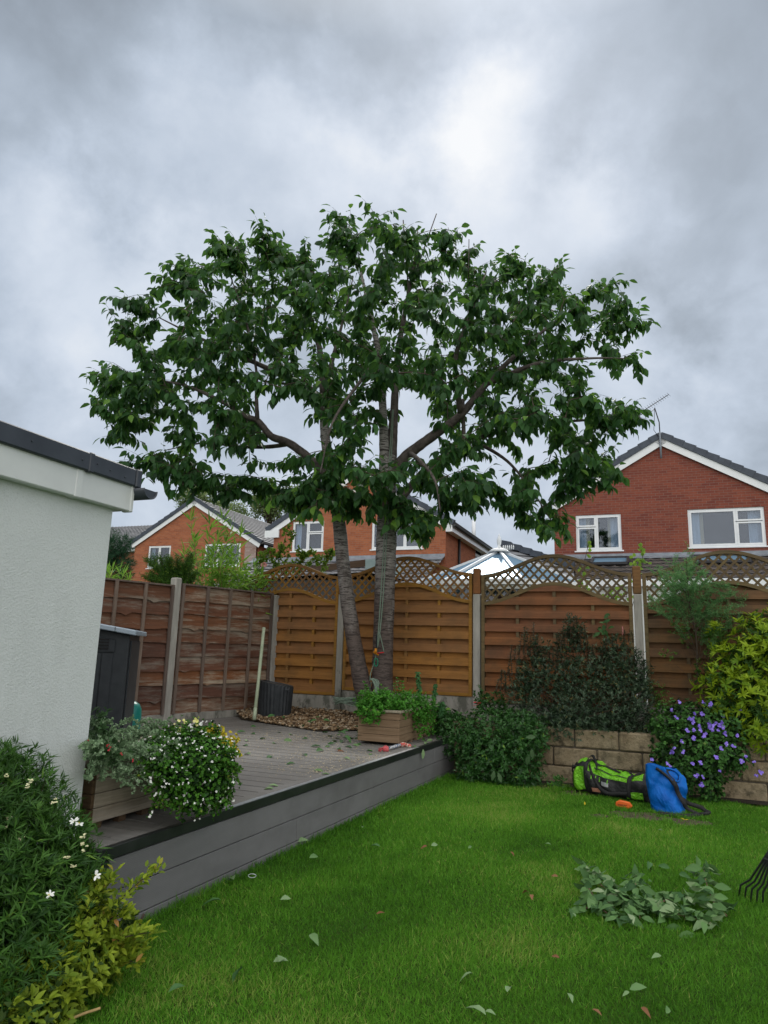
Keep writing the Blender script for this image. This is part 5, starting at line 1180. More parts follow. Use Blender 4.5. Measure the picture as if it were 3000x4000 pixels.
for (x0, y0, x1, y1) in ((330, 3700, 610, 3390), (300, 3650, 440, 3420), (280, 3640, 400, 3440), (350, 3760, 600, 3640), (330, 3740, 520, 3660), (250, 3650, 350, 3500), (380, 3800, 530, 3760), (340, 3700, 500, 3560), (300, 3720, 430, 3560), (370, 3780, 560, 3700)):
    a, b = at(x0, y0, 2.9), at(x1, y1, 2.95+random.uniform(-.1, .1)); c = a.lerp(b, .5)+Vector((0, 0, .03)); P = smooth([a, c, b], 8); tg.tube(P, [.0035*(1-.7*i/16) for i in range(17)], 5, cap=False)
    for i, p in enumerate(P[3:]):
        for _ in range(7): TP.append(tuple(p+Vector((random.gauss(0, .012), random.gauss(0, .012), random.gauss(0, .012))))); dd = Vector((random.gauss(0, .6), random.gauss(0, .5), random.gauss(.4, .4))) + (b-a).normalized()*.5; TD.append(tuple(dd)); TN.append((random.gauss(0, .4), -.4, 1))
tg.build('stems', stemb, r); leaves('shoot_foliage', TP, TD, TN, RNG.uniform(.022, .042, len(TP)), .016, spm, r, 'oval', .2)

# 3 low glossy evergreen over the wall
evm = leafmat('glossy_mid_leaf', (.012, .048, .012), (.045, .145, .026), (.18, .32, .03), .33, .15, spec=.5)
r = plant('creeping_evergreen', 'low glossy evergreen spilling over the wall beside the deck end', 'shrub', L(-1.6, WALL_V, .5))
ev = [blob(1790, 2880, 7.75, 100, 80, .35), blob(1930, 2860, 7.7, 130, 85, .4), blob(2040, 2860, 7.65, 110, 80, .35), blob(1900, 2960, 7.35, 100, 90, .18), blob(2000, 2980, 7.25, 105, 90, .14), blob(2060, 2900, 7.25, 75, 95, .16), blob(1850, 3010, 7.4, 70, 50, .12), blob(2060, 3040, 7.15, 60, 40, .1), blob(1760, 2830, 8.0, 60, 40, .2)]
bushy(r, ev, 3000, 5, .040, .013, evm, 'oval', .9, .7, .3, .2, .01, tint='tips')
bushy(r, ev, 1500, 4, .042, .016, evm, 'oval', 1., .3, .1, .2, .01, 'inner_foliage')
TT, _ = blob_tips(ev, 40, .8); stems('stems', tuple(L(-1.5, WALL_V+.3, .45)), TT[:30], stemb, r, .004)
bl = np.array([tuple(at(2075, 2925, 7.0)), tuple(at(2065, 2950, 7.0)), tuple(at(2055, 2880, 7.0)), tuple(at(1930, 3010, 7.1)), tuple(at(1945, 3018, 7.1))])
dgl = leafmat('dusty_green_leaf', (.05, .11, .04), (.09, .16, .07))
for q, dq in zip(bl, [(.2, 0, -1), (-.2, 0, -1), (1, -.1, .1), (-.2, -.2, -.8), (.3, -.2, -.8)]): leaves('large_pale_leaf', [q], [dq], [(0, -1., .4)], .10, .045, dgl, r, 'oval', .15)

# 4 fuchsia
r = plant('fuchsia', 'small fuchsia with hanging red flowers at the foot of the concrete post', 'shrub', L(-1.95, FENCE_V-.2, BED_Z))
fb = [blob(1920, 2745, 8.2, 55, 50, .2), blob(1880, 2730, 8.2, 30, 40, .1), blob(1960, 2775, 8.1, 50, 30, .15)]
bushy(r, fb, 260, 5, .035, .016, evm, 'oval', .9, .5); TT, _ = blob_tips(fb, 10, .8); stems('stems', tuple(L(-1.95, FENCE_V-.3, BED_Z)), TT, stemb, r, .004)
redp = plain('red_petal', (.42, .012, .02), (.55, .02, .05), 20, .5); fp = [tuple(at(x, y, 8.0)) for x, y in ((1859, 2742), (1872, 2744), (1862, 2768), (1866, 2750), (1856, 2755))]
flowers(r, fp, np.tile((0, 0, -1.), (5, 1)), .030, 4, redp)

# 5 hebe
hbm = leafmat('dusky_hebe_leaf', (.018, .038, .022), (.075, .125, .068), (.20, .17, .04), .4, .10, spec=.5)
r = plant('hebe_shrub', 'large dusky green hebe shrub against the red brown fence panel', 'shrub', L(-.7, FENCE_V-.45, BED_Z))
hb = [blob(2085, 2620, 7.9, 75, 70, .2), blob(2040, 2700, 7.85, 75, 60, .2), blob(2100, 2540, 7.9, 50, 60, .12), blob(2240, 2460, 7.85, 50, 60, .12), blob(2180, 2780, 7.75, 150, 110, .4), blob(2330, 2770, 7.65, 190, 120, .45), blob(2470, 2760, 7.7, 90, 120, .35), blob(2150, 2640, 7.9, 130, 70, .25), blob(2300, 2640, 7.8, 150, 90, .3), blob(2430, 2620, 7.8, 110, 110, .3), blob(2230, 2530, 7.9, 70, 90, .15), blob(2400, 2540, 7.85, 70, 70, .15), blob(2060, 2680, 7.9, 60, 60, .15), blob(2510, 2660, 7.7, 40, 70, .15), blob(2200, 2830, 7.55, 130, 55, .3), blob(2400, 2840, 7.5, 150, 50, .3)]
bushy(r, hb, 3300, 8, .036, .011, hbm, 'lance', .8, .6, .6, .1, .05)
bushy(r, hb, 2300, 6, .034, .012, leafmat('shaded_hebe_leaf', (.012, .028, .014), (.04, .08, .034)), 'lance', .9, .15, .3, .1, .05, 'inner_foliage')  # inner leaves are a darker hebe copy, shade put into the colour
# upright whorled shoots along the top
TP, TD = [], []; tg = MB()
for x, y, h in ((2240, 2400, 140), (2215, 2430, 110), (2265, 2430, 120), (2190, 2470, 90), (2280, 2470, 80), (2065, 2430, 120), (2045, 2470, 90), (2090, 2480, 80), (2100, 2530, 60), (2380, 2480, 90), (2410, 2480, 80), (2440, 2500, 90), (2360, 2520, 70), (2330, 2560, 60), (2300, 2500, 60), (2470, 2540, 90), (2500, 2580, 80), (2000, 2570, 70), (1975, 2600, 60), (1955, 2640, 60), (2130, 2500, 80), (2160, 2530, 80), (2310, 2530, 90), (2010, 2520, 60), (2455, 2450, 60)):
    for dx in (-12, 0, 12):
        a, b = at(x+dx*1.5, y+h, 7.85), at(x+dx+random.uniform(-8, 8), y+random.uniform(-5, 25), 7.8+random.uniform(-.1, .1)); tg.tube([a, a.lerp(b, .5), b], [.005, .004, .003], 5, cap=False)
        nn_ = int(h/7)
        for i in range(nn_):
            p = a.lerp(b, i/nn_)
            for q in range(5): TP.append(tuple(p)); an = random.uniform(0, 6.28); TD.append((math.cos(an), math.sin(an), random.uniform(.2, .9)))
tg.build('shoots', stemb, r); leaves('shoot_foliage', TP, TD, np.tile((0, 0, 1.), (len(TP), 1)), RNG.uniform(.030, .046, len(TP)), .011, hbm, r, 'lance', .1)
TT, _ = blob_tips(hb[3:9], 60, .8); stems('stems', [tuple(L(-.7+random.uniform(-.4, .4), FENCE_V-.45, BED_Z)) for _ in range(6)], TT[:50], stemb, r, .010, .15)
fl_ = [tuple(at(2432, 2450+4*i, 7.7)) for i in range(8)]; flowers(r, fl_, np.tile((0, -.5, .7), (8, 1)), .010, 4, plain('dusty_pink_petal', (.35, .13, .13), None, 20, .7))

# climbing sapling with broad leaves above the hebe
r = plant('broad_leaved_sapling', 'thin sapling with a few broad leaves between hebe and second fence arch', 'sapling', L(-.3, FENCE_V-.2, BED_Z))
mb = MB(); mb.tube(smooth([Vector(L(-.3, FENCE_V-.2, BED_Z)), at(2350, 2600, 8.15), at(2360, 2500, 8.1), at(2375, 2400, 8.1)], 6), .006, 6); mb.build('stem', stemg, r)
bp = np.array([tuple(at(x, y, 8.05+random.uniform(-.05, .05))) for x, y in ((2340, 2430), (2350, 2450), (2345, 2470), (2360, 2460), (2375, 2455), (2385, 2410), (2378, 2395), (2350, 2480), (2365, 2480), (2385, 2420), (2335, 2455), (2360, 2440))])
leaves('foliage', bp, RNG.normal(0, .6, (12, 3))+np.array((.2, -.2, -.3)), np.tile((0, -1., .5), (12, 1)), .10, .045, leafmat('broad_sap_leaf', (.03, .085, .025), (.07, .17, .05)), r, 'oval', .2)

# 6 feathery shrub
ftm = leafmat('feathery_green', (.05, .14, .05), (.13, .28, .10), (.28, .36, .12), .6, .3)
r = plant('feathery_tamarisk', 'tall feathery pale green shrub in front of the fourth fence panel', 'shrub', L(.75, FENCE_V-.5, BED_Z))
base = L(.75, FENCE_V-.5, BED_Z); tg = MB(); TP, TD = [], []
core = smooth([base, at(2735, 2680, 7.5), at(2720, 2500, 7.5), at(2690, 2330, 7.45), at(2680, 2180, 7.4)], 6); tg.tube(core, [.014*(1-.7*i/24) for i in range(25)], 6)
for x, y in [(2560, 2240), (2590, 2220), (2575, 2300), (2600, 2340), (2555, 2380), (2590, 2400), (2630, 2200), (2680, 2190), (2690, 2150), (2700, 2230), (2740, 2240), (2790, 2290), (2830, 2290), (2860, 2320), (2880, 2370), (2850, 2400), (2800, 2350), (2760, 2320), (2640, 2260), (2660, 2300), (2710, 2300), (2620, 2290), (2900, 2340), (2870, 2430), (2780, 2410), (2650, 2380), (2730, 2380), (2540, 2350), (2820, 2440), (2640, 2340), (2600, 2270), (2760, 2270), (2700, 2340), (2660, 2230)]:
    e = at(x, y, 7.45+random.uniform(-.3, .3)); b = core[random.randint(10, 20)]
    if e.z < b.z-.1: b = core[9]
    m__ = b.lerp(e, .5)+Vector((0, 0, .06)); P = smooth([b, m__, e], 7); tg.tube(P, [.004*(1-.7*i/14) for i in range(15)], 4, cap=False)
    for p in P[4:]:
        for _ in range(2):
            d0 = ((e-b).normalized()*.8 + Vector((random.gauss(0, .6), random.gauss(0, .6), random.gauss(.1, .5)))).normalized(); q0 = p; l_ = random.uniform(.06, .15)
            for i in range(11):
                q = q0+d0*l_*i/10
                for s in range(3): TP.append(tuple(q)); TD.append(tuple(d0*.6+Vector((random.gauss(0, .7), random.gauss(0, .7), random.gauss(0, .5)))))
tg.build('stems', stemb, r); leaves('foliage', TP, TD, RNG.normal(0, 1, (len(TP), 3)), RNG.uniform(.016, .034, len(TP)), .0055, ftm, r, 'quad', .1)

# yellow green climber leaves between feathery shrub and golden shrub
r = plant('leafy_climber', 'small leaved climber with yellow green leaves beneath the feathery shrub', 'climber', L(1.0, FENCE_V-.25, BED_Z))
cb = [blob(2780, 2480, 7.6, 70, 60, .1), blob(2840, 2440, 7.6, 60, 60, .1), blob(2680, 2480, 7.6, 40, 50, .08), blob(2735, 2620, 7.5, 30, 50, .08), blob(2640, 2450, 7.6, 40, 25, .06), blob(2790, 2560, 7.4, 50, 60, .1), blob(2620, 2560, 7.65, 40, 20, .05), blob(2560, 2700, 7.9, 50, 50, .1), blob(2600, 2790, 7.6, 70, 60, .15)]
bushy(r, cb, 420, 4, .032, .014, leafmat('climber_leaf', (.03, .08, .015), (.10, .19, .03), (.30, .34, .05)), 'oval', 1.0, .3); TT, _ = blob_tips(cb, 40, .8); stems('stems', tuple(L(1.0, FENCE_V-.25, BED_Z)), TT[:36], stemb, r, .004, .15)

# 7 golden choisya
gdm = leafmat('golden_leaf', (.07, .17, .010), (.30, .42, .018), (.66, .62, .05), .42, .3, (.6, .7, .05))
gdd = leafmat('shaded_golden_leaf', (.015, .05, .01), (.05, .12, .015))  # shade of the gaps is put into this darker golden leaf
r = plant('golden_choisya', 'golden yellow fingered leaf shrub beside purple flowers at the right edge', 'shrub', L(1.65, FENCE_V-.9, BED_Z))
gd = [blob(2880, 2720, 7.0, 130, 100, .3), blob(2960, 2620, 7.1, 110, 110, .3), blob(2800, 2660, 7.05, 70, 50, .2), blob(2970, 2820, 6.9, 110, 100, .3), blob(2900, 2560, 7.1, 70, 60, .18), blob(3060, 2700, 7.0, 130, 250, .4), blob(2960, 2500, 7.15, 90, 80, .2), blob(2800, 2500, 7.2, 30, 60, .1), blob(2930, 2430, 7.2, 45, 25, .08), blob(2850, 2800, 7.0, 70, 60, .2), blob(2860, 2560, 7.1, 40, 40, .1), blob(3060, 2480, 7.2, 120, 120, .2)]
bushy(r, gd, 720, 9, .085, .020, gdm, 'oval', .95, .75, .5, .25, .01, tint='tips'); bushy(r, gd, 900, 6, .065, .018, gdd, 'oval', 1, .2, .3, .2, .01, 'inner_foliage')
TT, _ = blob_tips(gd, 50, .7); stems('stems', tuple(L(1.65, FENCE_V-.9, BED_Z)), TT[:40], stemg, r, .006, .12)

# 8 geranium
gm = leafmat('geranium_leaf', (.018, .062, .014), (.07, .19, .035), (.14, .20, .04), .6, .2)
r = plant('purple_geranium', 'mound of violet flowered geranium tumbling over the sandstone wall', 'plant', L(1.0, WALL_V+.1, .55))
gr = [blob(2640, 2830, 7.1, 90, 80, .25), blob(2740, 2830, 7.0, 110, 90, .3), blob(2820, 2850, 6.95, 80, 80, .25), blob(2690, 2930, 6.8, 130, 80, .2), blob(2790, 2960, 6.75, 110, 70, .2), blob(2610, 2960, 6.85, 60, 60, .12), blob(2730, 3040, 6.7, 90, 70, .12), blob(2860, 2940, 6.8, 60, 60, .15), blob(2570, 2870, 7.2, 40, 60, .15), blob(2780, 3080, 6.68, 40, 60, .08)]
bushy(r, gr, 2100, 5, .030, .020, gm, 'disc', 1.3, .7, .4, .1, .01, tint='tips'); bushy(r, gr, 1000, 5, .030, .022, leafmat('shaded_geranium_leaf', (.008, .026, .008), (.025, .065, .018)), 'disc', 1.3, .25, .3, .1, .01, 'inner_foliage')  # shade inside the mound is coloured into the darker inner leaves
vio = plain('violet_petal', (.155, .095, .50), (.24, .16, .66), 40, .6); pale = plain('pale_flower_eye', (.55, .5, .7), None, 10, .6)
fpx = [(635, 917), (708, 930), (703, 962), (620, 1043), (495, 1100), (527, 1140), (345, 1080), (532, 1215), (595, 1190), (597, 1222), (690, 1185), (718, 1205), (765, 1150), (825, 1140), (832, 1180), (785, 1212), (860, 1252), (462, 1217), (527, 1298), (408, 1330), (325, 1410), (290, 1445), (415, 1443), (820, 1408), (885, 1362), (950, 1385), (768, 1500), (602, 1555), (515, 1575), (240, 1568), (270, 1600), (800, 1640), (627, 1708), (557, 1700), (1022, 998), (832, 1068), (1068, 1485), (1037, 1545), (1165, 1540), (1190, 1695), (80, 1527), (375, 917), (530, 1045), (690, 1135), (630, 1270), (575, 1165), (650, 1255), (608, 1790), (1240, 1660), (300, 1000), (1000, 1275), (700, 1160), (740, 1170), (800, 1165), (815, 1130), (485, 1095), (520, 1095)]
fpt = [tuple(at(2500+x/2.764, 2400+y/2.764, 6.62+.35*max(0, (1400-y)/500))) for x, y in fpx]
fpt = [tuple(Vector(q)-ray(1500, 2000).normalized()*.10) for q in fpt]
flowers(r, fpt, np.tile((0, -.9, .35), (len(fpt), 1))+RNG.normal(0, .2, (len(fpt), 3)), .026, 5, vio, pale)
TT, _ = blob_tips(gr, 60, 1.0); stems('stems', tuple(L(1.0, WALL_V+.15, .5)), TT[:50], stemg, r, .003, .1)

# low seedling by the wall foot
r = plant('seedling', 'tiny green seedling in the soil strip left of the duffel bag', 'plant', atz(2185, 3065, 0)); bushy(r, [blob(2185, 3045, 6.9, 22, 14, .05)], 22, 4, .04, .016, gm, 'oval', 1.0)

# herbs in the far planter
hm = leafmat('herb_leaf', (.03, .12, .012), (.085, .28, .030), (.20, .38, .05), .5, .25)
r = plant('mint_plant', 'bright green mint filling the left of the herb planter', 'herb', L(-2.5, 6.75, DZ+.3)); hA = [blob(1450, 2770, 7.0, 60, 55, .18), blob(1500, 2750, 7.1, 60, 60, .2), blob(1430, 2745, 7.1, 35, 50, .12), blob(1560, 2760, 7.1, 50, 50, .18)]
bushy(r, hA, 700, 6, .036, .018, hm, 'oval', .9, .45, .7, .2, .05); TT, _ = blob_tips(hA, 30, .9, .8); stems('stems', tuple(L(-2.5, 6.8, DZ+.28)), TT[:24], stemg, r, .003)
TP = []; tg = MB()
for x, y in ((1425, 2665), (1432, 2680), (1550, 2650), (1540, 2670), (1570, 2665)):
    a, b = at(x+20, 2750, 7.05), at(x, y, 7.05); tg.tube([a, b], .003, 5); TP += [tuple(a.lerp(b, q)) for q in np.linspace(.3, 1, 6)]
tg.build('shoots', stemg, r); P, d, N = rosettes(np.array(TP), np.tile((0, 0, 1.), (len(TP), 1)), 5, 1.0, .01); leaves('shoot_foliage', P, d, N, .035, .016, hm, r, 'oval', .2)
r = plant('parsley_plant', 'feathery green parsley spilling over the right of the herb planter', 'herb', L(-2.4, 7.2, DZ+.3)); hB = [blob(1620, 2760, 7.3, 60, 50, .2), blob(1660, 2770, 7.5, 50, 55, .2), blob(1645, 2830, 7.25, 35, 50, .06), blob(1590, 2740, 7.4, 50, 50, .2), blob(1680, 2830, 7.4, 25, 40, .05)]
bushy(r, hB, 900, 6, .020, .012, hm, 'disc', 1.1, .4, .5, .1, .03); TT, _ = blob_tips(hB, 24, .9, .8); stems('stems', tuple(L(-2.45, 7.2, DZ+.28)), TT[:24], stemg, r, .0025)
r = plant('nettle_stem', 'two tall drooping leafy stems rising from the back of the herb planter', 'plant', L(-2.4, 7.5, DZ+.3)); TP, TD = [], []; tg = MB()
for x0, y0, x1, y1 in ((1640, 2760, 1632, 2625), (1690, 2790, 1700, 2672), (1720, 2790, 1730, 2740)):
    a, b = at(x0, y0, 7.6), at(x1, y1, 7.6); tg.tube([a, b], .004, 5)
    for q in np.linspace(.05, 1, 22):
        for _ in range(7): TP.append(tuple(a.lerp(b, q))); an = random.uniform(0, 6.28); TD.append((math.cos(an)*.6, math.sin(an)*.6, random.uniform(-1.2, -.1)))
tg.build('stems', stemg, r); leaves('foliage', TP, TD, RNG.normal(0, .4, (len(TP), 3))+np.array((0, -.6, .6)), RNG.uniform(.03, .05, len(TP)), .018, leafmat('nettle_leaf', (.03, .10, .03), (.06, .17, .055)), r, 'oval', .3)
r = plant('ivy_clump', 'dark leafy clump between the herb planter and the wall', 'plant', at(1740, 2860, 8.1)); bushy(r, [blob(1725, 2790, 7.9, 30, 30, .12), blob(1730, 2850, 8.1, 30, 30, .12), blob(1760, 2800, 8.2, 30, 25, .1)], 160, 4, .05, .03, evm, 'oval', 1.0)

# near planter plants
sm = leafmat('silver_leaf', (.12, .20, .10), (.27, .39, .22), (.42, .52, .36), .8, .15)
r = plant('silver_helichrysum', 'silvery grey trailing foliage spilling over the left of the near planter', 'plant', L(-2.85, 3.2, DZ+.3)); TP, TD = [], []; tg = MB(); random.seed(12)
bs = [Vector(L(-2.8, 3.05+.2*i, DZ+.27)) for i in range(4)]
ends = [(365, 2815), (345, 2900), (420, 2880), (340, 2960), (485, 2845), (535, 2825), (610, 2820), (645, 2835), (400, 3040), (360, 3035), (450, 3045), (500, 3080), (480, 3020), (540, 3060), (520, 3090), (560, 3020), (600, 3050), (620, 3000), (660, 2960), (690, 2900), (640, 2900), (580, 2880), (560, 2930), (440, 2950), (500, 2960), (380, 2980), (410, 3000), (350, 3000), (460, 2900), (520, 2870), (590, 2960), (700, 3060), (650, 3030), (740, 3090), (780, 3050), (690, 2940), (620, 2870), (555, 2850), (680, 3100), (330, 2920), (430, 2830), (660, 2990), (720, 3020), (600, 2910), (490, 2990), (395, 2930), (540, 2990), (570, 3070)]
for x, y in ends+ends[::3]:
    x += random.uniform(-22, 22); y += random.uniform(-16, 16)
    yd = 3.35 + (x-350)*.0012 + random.uniform(-.05, .12) + (.25 if y < 2900 else 0); e = at(x, y, yd); b = min(bs, key=lambda q: (q-e).length)+Vector((random.uniform(-.05, .05), random.uniform(-.05, .05), 0)); mm = b.lerp(e, .55)+Vector((0, 0, .06)); P = smooth([b, mm, e], 9); tg.tube(P, [.0022*(1-.5*i/18) for i in range(19)], 4, cap=False)
    for p in P[4:]:
        for _ in range(5): TP.append(tuple(p+Vector((random.gauss(0, .006), random.gauss(0, .006), random.gauss(0, .006))))); TD.append((random.gauss(0, 1), random.gauss(0, 1), random.gauss(.3, .8)))
        if random.random() < .45:
            d0 = Vector((random.gauss(0, 1), random.gauss(0, 1), random.gauss(.3, .6))).normalized()*random.uniform(.02, .05); tg.tube([p, p+d0], [.0014, .001], 3, cap=False)
            for q in (.3, .5, .7, .9, 1.0):
                for _ in range(3): TP.append(tuple(p+d0*q)); TD.append((random.gauss(0, 1), random.gauss(0, 1), random.gauss(.3, .8)))
tg.build('stems', plain('silver_stem', (.20, .25, .17), (.30, .36, .26), 30, .9), r); leaves('foliage', TP, TD, RNG.normal(0, 1, (len(TP), 3)), RNG.uniform(.010, .018, len(TP)), .010, sm, r, 'disc', .1)
bm2 = leafmat('small_bright_leaf', (.022, .085, .010), (.08, .23, .02), (.25, .34, .03), .5, .2)
r = plant('white_bacopa', 'cascading mound of small green leaves dotted with white flowers', 'plant', L(-2.75, 3.8, DZ+.3))
bb = [blob(750, 2940, 4.05, 125, 60, .2), blob(800, 2990, 3.9, 95, 90, .14), blob(710, 3020, 3.78, 90, 75, .12), blob(840, 3070, 3.85, 50, 85, .08), blob(750, 3120, 3.74, 60, 55, .06), blob(640, 2985, 3.72, 55, 45, .10), blob(690, 2880, 4.2, 85, 25, .14), blob(875, 2990, 4.0, 30, 80, .08), blob(600, 2930, 3.85, 50, 30, .1), blob(680, 3090, 3.68, 35, 50, .05), blob(800, 2860, 4.25, 50, 22, .1)]
bushy(r, bb, 2700, 5, .014, .012, bm2, 'disc', 1.2, .75, .4, .1, .005, tint='tips', jit=.026); bushy(r, bb, 1600, 5, .016, .014, leafmat('shaded_small_leaf', (.008, .028, .006), (.022, .065, .012)), 'disc', 1.2, .3, .2, .1, .005, 'inner_foliage')  # darker inner leaves carry the shade within the mound in their colour
TP, TD = [], []; tg = MB()
random.seed(41); extra_t = [(int(740+150*math.cos(q)*random.uniform(.4, .8)), int(2990+110*math.sin(q)*random.uniform(.4, .8)), int(740+random.uniform(165, 215)*math.cos(q)), int(2985+random.uniform(140, 205)*math.sin(q)+15)) for q in [random.uniform(-.6, 3.6) for _ in range(46)]]
for x0, y0, x1, y1 in (*[e_ for e_ in extra_t if e_[3] < 3215 and e_[3] > 2850], (880, 2960, 935, 3065), (880, 3000, 900, 3150), (860, 2990, 925, 3030), (620, 3080, 580, 3190), (640, 3060, 600, 3130), (840, 3100, 850, 3170), (760, 3150, 770, 3190), (880, 3020, 895, 3140)):
    a, b = at(x0, y0, 3.9), at(x1, y1, 3.82 if x1 > 700 else 3.62); P = smooth([a, a.lerp(b, .5)+Vector((.01, 0, .02)), b], 8); tg.tube(P, .0018, 4, cap=False)
    for p in P:
        for _ in range(4): TP.append(tuple(p)); TD.append((random.gauss(0, 1), random.gauss(0, 1), random.gauss(0, .7)))
tg.build('trailing_stems', stemg, r); leaves('trailing_foliage', TP, TD, RNG.normal(0, 1, (len(TP), 3)), .013, .010, bm2, r, 'disc', .1)
T, D = blob_tips(bb, 330, .97, .2); ok = (D[:, 1] < .1) | (D[:, 2] > .5); T, D = T[ok], D[ok]; T = T + D*.030
ex = [tuple(at(x, y, 3.5)) for x, y in ((586, 3040), (590, 3052), (610, 3100), (605, 3108), (595, 3172), (585, 3188), (650, 3060), (660, 3065))] + [tuple(at(x, y, 3.83)) for x, y in ((930, 3055), (900, 3130), (895, 3140), (912, 3128))]
flowers(r, np.concatenate([T, np.array(ex)]), np.concatenate([D+np.array((0, -.5, .1)), np.tile((0, -1, .2), (len(ex), 1))]), .0085, 5, wf, yeye)
r = plant('creeping_jenny', 'golden yellow creeping plant at the far end of the near planter', 'plant', L(-2.65, 4.0, DZ+.3))
cj = [blob(850, 2885, 4.35, 45, 22, .08), blob(890, 2905, 4.35, 35, 18, .06), blob(810, 2865, 4.3, 35, 18, .06), blob(870, 2930, 4.3, 25, 22, .05)]
jm = leafmat('golden_small_leaf', (.42, .34, .02), (.70, .58, .05), (.60, .62, .10), .6, .2); bushy(r, cj, 300, 5, .017, .015, jm, 'disc', 1.2, .4, .3, .1, .005)
P = smooth([at(900, 2910, 4.3), at(925, 2925, 4.25), at(942, 2955, 4.2)], 6); pt = [tuple(p) for p in P for _ in range(5)]; leaves('runner_foliage', pt, RNG.normal(0, 1, (len(pt), 3)), RNG.normal(0, 1, (len(pt), 3)), .013, .010, jm, r, 'disc', .1); MB().tube(P, .0015, 4).build('runner', stemg, r)
r = plant('pansy', 'pale yellow and white pansies above the trailing white flowers', 'flower', L(-2.8, 3.9, DZ+.3)); pe = [(702, 2812), (722, 2818), (765, 2815), (773, 2828), (700, 2850), (680, 2833), (785, 2828), (745, 2835), (752, 2850)]
bushy(r, [blob(740, 2850, 4.25, 60, 30, .1), blob(640, 2860, 4.1, 60, 30, .1)], 160, 5, .018, .009, bm2, 'oval', 1.0); yp = plain('pale_yellow_petal', (.62, .60, .12), (.80, .78, .45), 60, .6)
pp = [tuple(at(x, y, 4.2)) for x, y in pe]; flowers(r, pp[:6], np.tile((0, -.9, .3), (6, 1)), .017, 5, yp, name='flower'); flowers(r, pp[6:], np.tile((0, -.9, .3), (3, 1)), .014, 5, wf); stems('stems', tuple(L(-2.8, 3.9, DZ+.28)), pp, stemg, r, .002, .02)
r = plant('red_salvia', 'dark stemmed plant with a few red flowers among the silver foliage', 'flower', L(-2.8, 3.15, DZ+.3)); rp = [(418, 2913), (430, 2920), (424, 2909), (473, 2943), (519, 2968), (520, 2975), (345, 2893), (425, 2930), (476, 2948)]
pp = [tuple(at(x, y, 3.42)) for x, y in rp]; flowers(r, pp, np.tile((0, -.8, .3), (9, 1)), .006, 4, redp); bushy(r, [blob(390, 2850, 3.65, 30, 30, .05), blob(430, 2930, 3.5, 50, 30, .06), blob(390, 2800, 3.7, 28, 14, .04)], 60, 4, .038, .017, leafmat('dusky_leaf', (.03, .05, .022), (.06, .13, .045)), 'oval', 1.0); stems('stems', tuple(L(-2.85, 3.15, DZ+.28)), pp+[tuple(at(392, 2790, 3.7)), tuple(at(375, 2830, 3.68))], stemb, r, .003, .02)

# ------------------------------------------------------------------ plants beyond the fences
bam = leafmat('bamboo_leaf', (.07, .18, .02), (.22, .40, .05), (.50, .52, .16), .42, .3)
def bamboo(label, cols, Y, z0, ln, seed, spread=.5):
    random.seed(seed); b0 = at(cols[0][0], cols[0][1], Y); b0.z = 0; r = plant('bamboo', label, 'bamboo', b0); tg = MB(); TP, TD = [], []
    for x0, x1, y1 in cols:
        a = at(x0, 2400, Y+random.uniform(-.2, .2)); a.z = z0; e = at(x1, y1, Y+random.uniform(-.3, .3)); P = smooth([a, a.lerp(e, .5)+Vector((random.uniform(-.03, .03), 0, .05)), e], 10); tg.tube(P, [.006*(1-.6*i/20) for i in range(21)], 5, cap=False)
        for i, p in enumerate(P[5:]):
            for _ in range(2 if i > 3 else 1): TP.append(tuple(p)); an = random.uniform(0, 6.28); TD.append((math.cos(an)*spread, math.sin(an)*spread, random.uniform(-.2, .9)))
        for _ in range(4): TP.append(tuple(e)); TD.append((random.gauss(0, .35), random.gauss(0, .35), 1))
    tg.build('canes', plain('bamboo_cane_%d' % seed, (.16, .10, .05), (.28, .20, .08), 20, .5), r); leaves('foliage', TP, TD, RNG.normal(0, .5, (len(TP), 3))+np.array((0, -.7, .5)), ln*RNG.uniform(.6, 1.15, len(TP)), ln*.11, bam, r, 'lance', .25); return r
bamboo('tall leafy bamboo rising above the middle of the waney board fence', [(800, 745, 2035), (810, 870, 2030), (830, 905, 2060), (790, 820, 2050), (820, 850, 2100), (830, 880, 2120), (800, 760, 2120), (860, 940, 2090), (780, 720, 2170), (800, 790, 2190), (850, 870, 2190), (840, 900, 2170), (810, 830, 2180), (820, 800, 2230), (780, 760, 2210), (860, 860, 2230)], 9.6, 1.6, .25, 31)
bamboo('low bright bamboo clump leaning against the first arched lattice', [(900, 880, 2230), (930, 900, 2210), (950, 940, 2200), (960, 990, 2215), (980, 1020, 2260), (940, 960, 2240), (900, 870, 2260), (980, 1000, 2250), (950, 930, 2250), (920, 900, 2270), (1000, 1030, 2280), (960, 970, 2270), (870, 850, 2260), (930, 940, 2280), (960, 920, 2230)], 9.75, 1.6, .23, 32, .9)
bamboo('small bamboo sprig poking up beside the outbuilding corner', [(430, 420, 2240), (440, 440, 2225), (450, 465, 2235), (440, 480, 2250), (460, 500, 2270), (430, 430, 2250)], 8.4, 1.6, .17, 33, .8)
yw = leafmat('yew_needle', (.016, .06, .012), (.08, .18, .02), (.28, .38, .04), .5, .1)
r = plant('yew_bush', 'dark conifer bush with yellow green tips above the waney fence post', 'shrub', at(680, 2300, 8.9).xy.to_3d())
TP, TD = [], []; tg = MB(); random.seed(5); c0 = at(700, 2320, 8.9)
